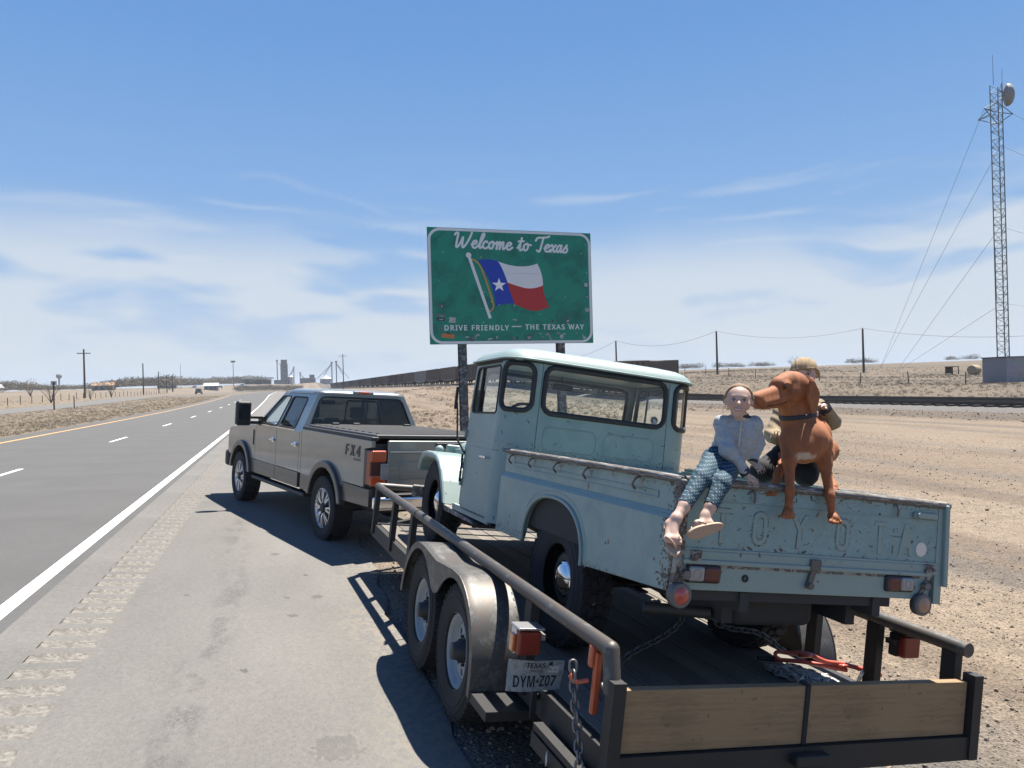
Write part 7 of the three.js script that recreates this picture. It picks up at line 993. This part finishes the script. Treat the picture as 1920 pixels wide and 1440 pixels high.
function bareTree(u, v, h, label, name = 'bare_tree', cat = 'tree') {
  const T = thing(name, label, cat, null, new THREE.Matrix4().makeTranslation(...at(u, v))); const br = [], tw = [];
  for (let k = 0; k < 7; k++) { const a = k * 2.4 + rnd(), e = [Math.cos(a) * h * rr(0.2, 0.42), h * rr(0.6, 0.95), Math.sin(a) * h * rr(0.2, 0.42)], m = [e[0] * 0.4, e[1] * 0.5, e[2] * 0.4]; br.push(rod([0, h * 0.04, 0], m, h * 0.02, h * 0.012, 5), rod(m, e, h * 0.012, h * 0.005, 5)); for (let q = 0; q < 9; q++) { const t = rnd(), p = mid(m, e, t); tw.push(rod(p, [p[0] + rr(-0.16, 0.16) * h, p[1] + rr(0.03, 0.2) * h, p[2] + rr(-0.16, 0.16) * h], h * 0.006, h * 0.002, 3)); } }
  part(T, 'trunk', mergeGeometries(br.map(flat)), poleWood); part(T, 'crown', mergeGeometries([...tw.map(flat), twigs(h * 0.4, 150, h * 0.2, h * 0.012).translate(0, h * 0.58, 0)]), brushM[1]);
}
seed = 55;
bareTree(-33, 128, 3.2, 'bare many-stemmed shrub by the frontage road near the fence', 'bare_shrub', 'shrub'); bareTree(-34, 175, 3.4, 'wide leafless shrub at the foot of the armless pole', 'bare_shrub', 'shrub'); bareTree(-32.5, 150, 2.2, 'small leafless shrub between the two larger ones on the verge', 'bare_shrub', 'shrub'); bareTree(-60, 215, 4.5, 'pale bare tree standing in the dry field', 'bare_tree'); bareTree(84, 108, 2.6, 'leaning leafless shrub beside the wire pole beyond the railway', 'bare_shrub', 'shrub');
// dry grass on verge and pasture
{ const bl = []; for (let i = 0; i < 12; i++) { const a = rnd() * 6.28, g = new THREE.BufferGeometry(), x = rr(-0.12, 0.12), z = rr(-0.12, 0.12), h = rr(0.12, 0.34), dx = Math.cos(a) * 0.012, dz = Math.sin(a) * 0.012, lx = rr(-0.1, 0.1), lz = rr(-0.1, 0.1); g.setAttribute('position', new THREE.Float32BufferAttribute([x - dx, 0, z - dz, x + dx, 0, z + dz, x + lx, h, z + lz], 3)); g.computeVertexNormals(); bl.push(flat(g)); }
  const tuft = mergeGeometries(bl), gmat = mat([0.3, 0.235, 0.155], 0.95), n = 21000, im = new THREE.InstancedMesh(tuft, gmat, n), m = new THREE.Matrix4(); seed = 404;
  for (let i = 0; i < n; i++) { let u, v; if (i < 9000) { v = 18 + 150 * rnd() ** 1.6; u = rnd() < 0.7 ? rr(-23, -11.2) : rr(-60, -31); } else if (i >= 16000) { v = rr(40, 135); u = rr(3, 31); if (fbm(u / 5 + 3, v / 9, 3) < 0.45) u += 60; } else { const q = rnd(); v = rr(15, 150); u = q < 0.5 ? rr(43, 62) : rr(60, 110); } const s = rr(0.6, 1.5) * (i < 9000 ? 0.5 : 0.7); m.compose(V(...at(u, v, -0.01)), new THREE.Quaternion().setFromEuler(new THREE.Euler(0, rnd() * 6.3, 0)), V(s * 1.3, s, s * 1.3)); im.setMatrixAt(i, m); const t = rnd(); im.setColorAt(i, new THREE.Color(lerp(0.75, 1.2, t), lerp(0.75, 1.15, t), lerp(0.72, 1.08, t))); }
  im.name = 'dry_grass'; im.userData = { label: 'dry straw-coloured grass tufts on the verge and pasture', category: 'grass', kind: 'stuff' }; scene.add(im); }
// loose stones by the broken pavement edge and over the lot
{ const n = 26000, g = new THREE.IcosahedronGeometry(1, 0); { const p = g.attributes.position; for (let i = 0; i < p.count; i++) { const k = 0.75 + 0.5 * hash(Math.round(p.getX(i) * 50), Math.round(p.getY(i) * 50 + p.getZ(i) * 31)); p.setXYZ(i, p.getX(i) * k, p.getY(i) * k * 0.65, p.getZ(i) * k); } g.computeVertexNormals(); }
  const im = new THREE.InstancedMesh(g, mat([0.17, 0.145, 0.12], 0.95), n), m = new THREE.Matrix4(); seed = 808;
  for (let i = 0; i < n; i++) { const q = rnd(); let u, v, s; if (q < 0.5) { v = 1.5 + 9 * rnd() ** 1.2; u = 0.8 + 8 * rnd() ** 1.1; s = rr(0.003, 0.011); } else if (q < 0.9) { v = 3 + 30 * rnd() ** 1.3; u = rr(1.0, 22); s = rr(0.005, 0.02); } else { v = rr(10, 90); u = rr(28.6, 32.4); s = rr(0.015, 0.05); } if (rnd() < 0.02) s *= 1.9; m.compose(V(...at(u, v, s * 0.25)), new THREE.Quaternion().setFromEuler(new THREE.Euler(rnd() * 6, rnd() * 6, rnd() * 6)), V(s, s, s)); im.setMatrixAt(i, m); const t = rnd(); im.setColorAt(i, new THREE.Color(lerp(0.75, 1.8, t), lerp(0.75, 1.65, t), lerp(0.72, 1.5, t))); }
  im.name = 'gravel_stones'; im.userData = { label: 'loose grey and tan stones scattered over the gravel lot', category: 'gravel', kind: 'stuff' }; im.castShadow = im.receiveShadow = true; scene.add(im); }
// ------------------------------------------------------------------ far town
const conc = mat([0.2, 0.195, 0.18], 0.9, 0, { map: scuff }), tin = mat([0.34, 0.34, 0.34], 0.6, 0.2);
const town = (name, label, cat, u, v, group) => thing(name, label, cat, group, frameM(YAW, 0, 0, ...at(u, v, -0.3)));
{ const T = town('grain_elevator', 'tall pale concrete grain elevator rising over the far town', 'grain elevator', 4, 836); part(T, 'tower', box(7.5, 23, 8, 0, 11.5, 0), conc); part(T, 'head_house', box(6.4, 4.5, 6, 0, 25.2, 0), conc); part(T, 'silo', rod([6.5, 0, 0], [6.5, 9, 0], 3, 3, 20), tin); part(T, 'silo_cap', rod([6.5, 9, 0], [6.5, 11, 0], 3.1, 0.4, 20), tin); part(T, 'annexe', box(7, 6, 8, -7, 3, 0), conc); for (const y of [5, 10, 15, 20]) part(T, 'window', box(1.2, 1.4, 0.1, 1, y, 4.05), M.dark);
  const L2 = town('elevator_leg', 'thin steel elevator leg beside the concrete grain elevator', 'elevator leg', -3, 838); part(L2, 'shaft', [box(1.0, 26, 1.0, 0, 13, 0)], mat([0.2, 0.2, 0.2], 0.7)); part(L2, 'head', box(2, 2, 1.6, 0, 26, 0), tin); part(L2, 'spout', rod([0, 25, 0], [4, 21, 1], 0.3), tin); }
for (const [u, v, h, s, lb] of [[14, 838, 19, -4, 'slim conveyor leg standing between the elevator and the grey shed'], [20, 820, 12, 4, 'short conveyor leg beside the low grey shed'], [45, 700, 22, -7, 'conveyor leg with sloping spouts above the train'], [49, 700, 24, 6, 'taller conveyor leg beside the sloping spouts above the train']]) { const T = town('conveyor_leg', lb, 'conveyor leg', u, v); part(T, 'shaft', box(0.9, h, 0.9, 0, h / 2, 0), mat([0.17, 0.17, 0.18], 0.7)); part(T, 'head', box(1.8, 1.8, 1.5, 0, h, 0), tin); part(T, 'spout', rod([0, h - 1, 0], [s, h * 0.5, 0], 0.35), tin); part(T, 'spout', rod([0, h - 1, 0], [s * 1.9, h * 0.35, 0], 0.3), tin); }
{ const T = town('grain_shed', 'low grey shed with a raised block right of the grain elevator', 'shed', 28, 820); part(T, 'wall', box(15, 6, 9, 0, 3, 0), conc); part(T, 'roof', box(15.4, 0.4, 9.4, 0, 6.2, 0), tin); part(T, 'upper_block', box(5, 3.5, 7, 4, 8.1, 0), conc); }
{ const T = town('round_bin', 'squat white round grain bin under the sloping spouts', 'grain bin', 40, 705); part(T, 'wall', rod([0, 0, 0], [0, 5, 0], 5.5, 5.5, 28), tin); part(T, 'roof', rod([0, 5, 0], [0, 8, 0], 5.7, 0.5, 28), tin); }
{ const T = town('fuel_canopy', 'long white-edged flat canopy roof beside the highway', 'canopy', -19, 700); part(T, 'roof', box(27, 1.1, 10, 0, 5.6, 0), mat([0.5, 0.5, 0.5], 0.5)); for (const x of [-11, -4, 4, 11]) part(T, 'column', box(0.5, 5, 0.5, x, 2.6, 0), tin); part(T, 'shop', box(22, 4, 8, 0, 2, -9), conc); }
for (const [u, v, w, h, roof, lb] of [[-98, 485, 11, 3, [0.3, 0.19, 0.12], 'low house with a tan roof behind the bare bushes'], [-150, 470, 10, 3, [0.45, 0.45, 0.44], 'small white-roofed house in the far brush'], [-46, 560, 9, 3.4, [0.5, 0.5, 0.5], 'little pale building past the row of poles'], [-74, 560, 12, 3, [0.42, 0.42, 0.42], 'flat white shed among the bare trees near the town']]) { const T = town('house', lb, 'house', u, v); part(T, 'wall', box(w, h, 8, 0, h / 2, 0), conc); part(T, 'roof', mv(side([[-4.6, 0], [4.6, 0], [0, 2]], -w / 2 - 0.4, w / 2 + 0.4), 0, h, 0), mat(roof, 0.8)); for (const x of [-w * 0.3, w * 0.3]) part(T, 'window', box(1.2, 1.2, 0.1, x, h * 0.55, 4.03), M.dark); part(T, 'door', box(1, 2.1, 0.1, 0, 1.3, 4.03), M.dark); }
{ const T = town('water_tower', 'distant water tower on a single stem above the brush', 'water tower', -226, 907); part(T, 'stem', rod([0, 0, 0], [0, 14, 0], 0.9, 0.8, 14), conc); part(T, 'tank', lathe([[0, 12], [1, 12], [2.6, 13.5], [2.8, 15.5], [2.3, 17], [0, 17.5]], 24), conc); }
{ const T = town('lamp_mast', 'tall lamp mast above the bare trees near the canopy', 'lamp mast', -36, 640); part(T, 'mast', rod([0, 0, 0], [0, 20, 0], 0.3, 0.2, 8), mat([0.1, 0.1, 0.1], 0.6)); part(T, 'lamp_head', box(3.4, 1.4, 1.2, 0, 20.3, 0), mat([0.12, 0.12, 0.12], 0.6)); const R2 = town('radio_mast', 'thin distant radio mast rising over the brush', 'mast', -63.6, 543); part(R2, 'mast', rod([0, 0, 0], [0, 17, 0], 0.22, 0.1, 6), mat([0.2, 0.2, 0.21], 0.6)); }
function farCar(u, v, turn, c, label, group) { const T = thing('car', label, 'car', group, frameM(YAW + turn, 0, 0, ...at(u, v, 0.02))); const m = paint(c, 0.4); part(T, 'body', side([[-2.3, 0.45], [-2.3, 0.95], [-1.2, 1.05], [2.2, 1.05], [2.3, 0.9], [2.3, 0.45]], -0.92, 0.92, 0.06), m); part(T, 'cabin', side([[-1.1, 1.05], [-0.5, 1.72], [1.7, 1.75], [2.15, 1.05]], -0.8, 0.8, 0.08), mat([0.03, 0.035, 0.04], 0.2)); part(T, 'roof', rbox(1.45, 0.05, 2.1, 0.02, 0, 1.77, 0.6), m); for (const s of [-1, 1]) for (const z of [-1.45, 1.45]) part(T, 'wheel', mv(new THREE.CylinderGeometry(0.36, 0.36, 0.22, 18), s * 0.84, 0.36, z, 0, 0, Math.PI / 2), M.rubber); for (const s of [-1, 1]) part(T, 'tail_lamp', rbox(0.2, 0.16, 0.05, 0.02, s * 0.76, 0.88, 2.3), M.redLens); }
farCar(-25.4, 262, 0, [0.03, 0.032, 0.036], 'dark car driving away along the frontage road'); farCar(-52, 600, 1.2, [0.6, 0.6, 0.6], 'white car parked among the bare trees by the far town', 'cars parked in the far town'); farCar(-44, 610, 1.2, [0.6, 0.6, 0.6], 'white car parked among the bare trees by the far town', 'cars parked in the far town'); farCar(-30, 640, 1.4, [0.6, 0.6, 0.6], 'white car parked among the bare trees by the far town', 'cars parked in the far town'); farCar(-60, 590, 0.9, [0.6, 0.6, 0.6], 'white car parked among the bare trees by the far town', 'cars parked in the far town');
// thin dust haze over the plain
scene.fog = new THREE.FogExp2(C(0.62, 0.70, 0.82), 0.0002);
shade(scene);
renderer.render(scene, camera);
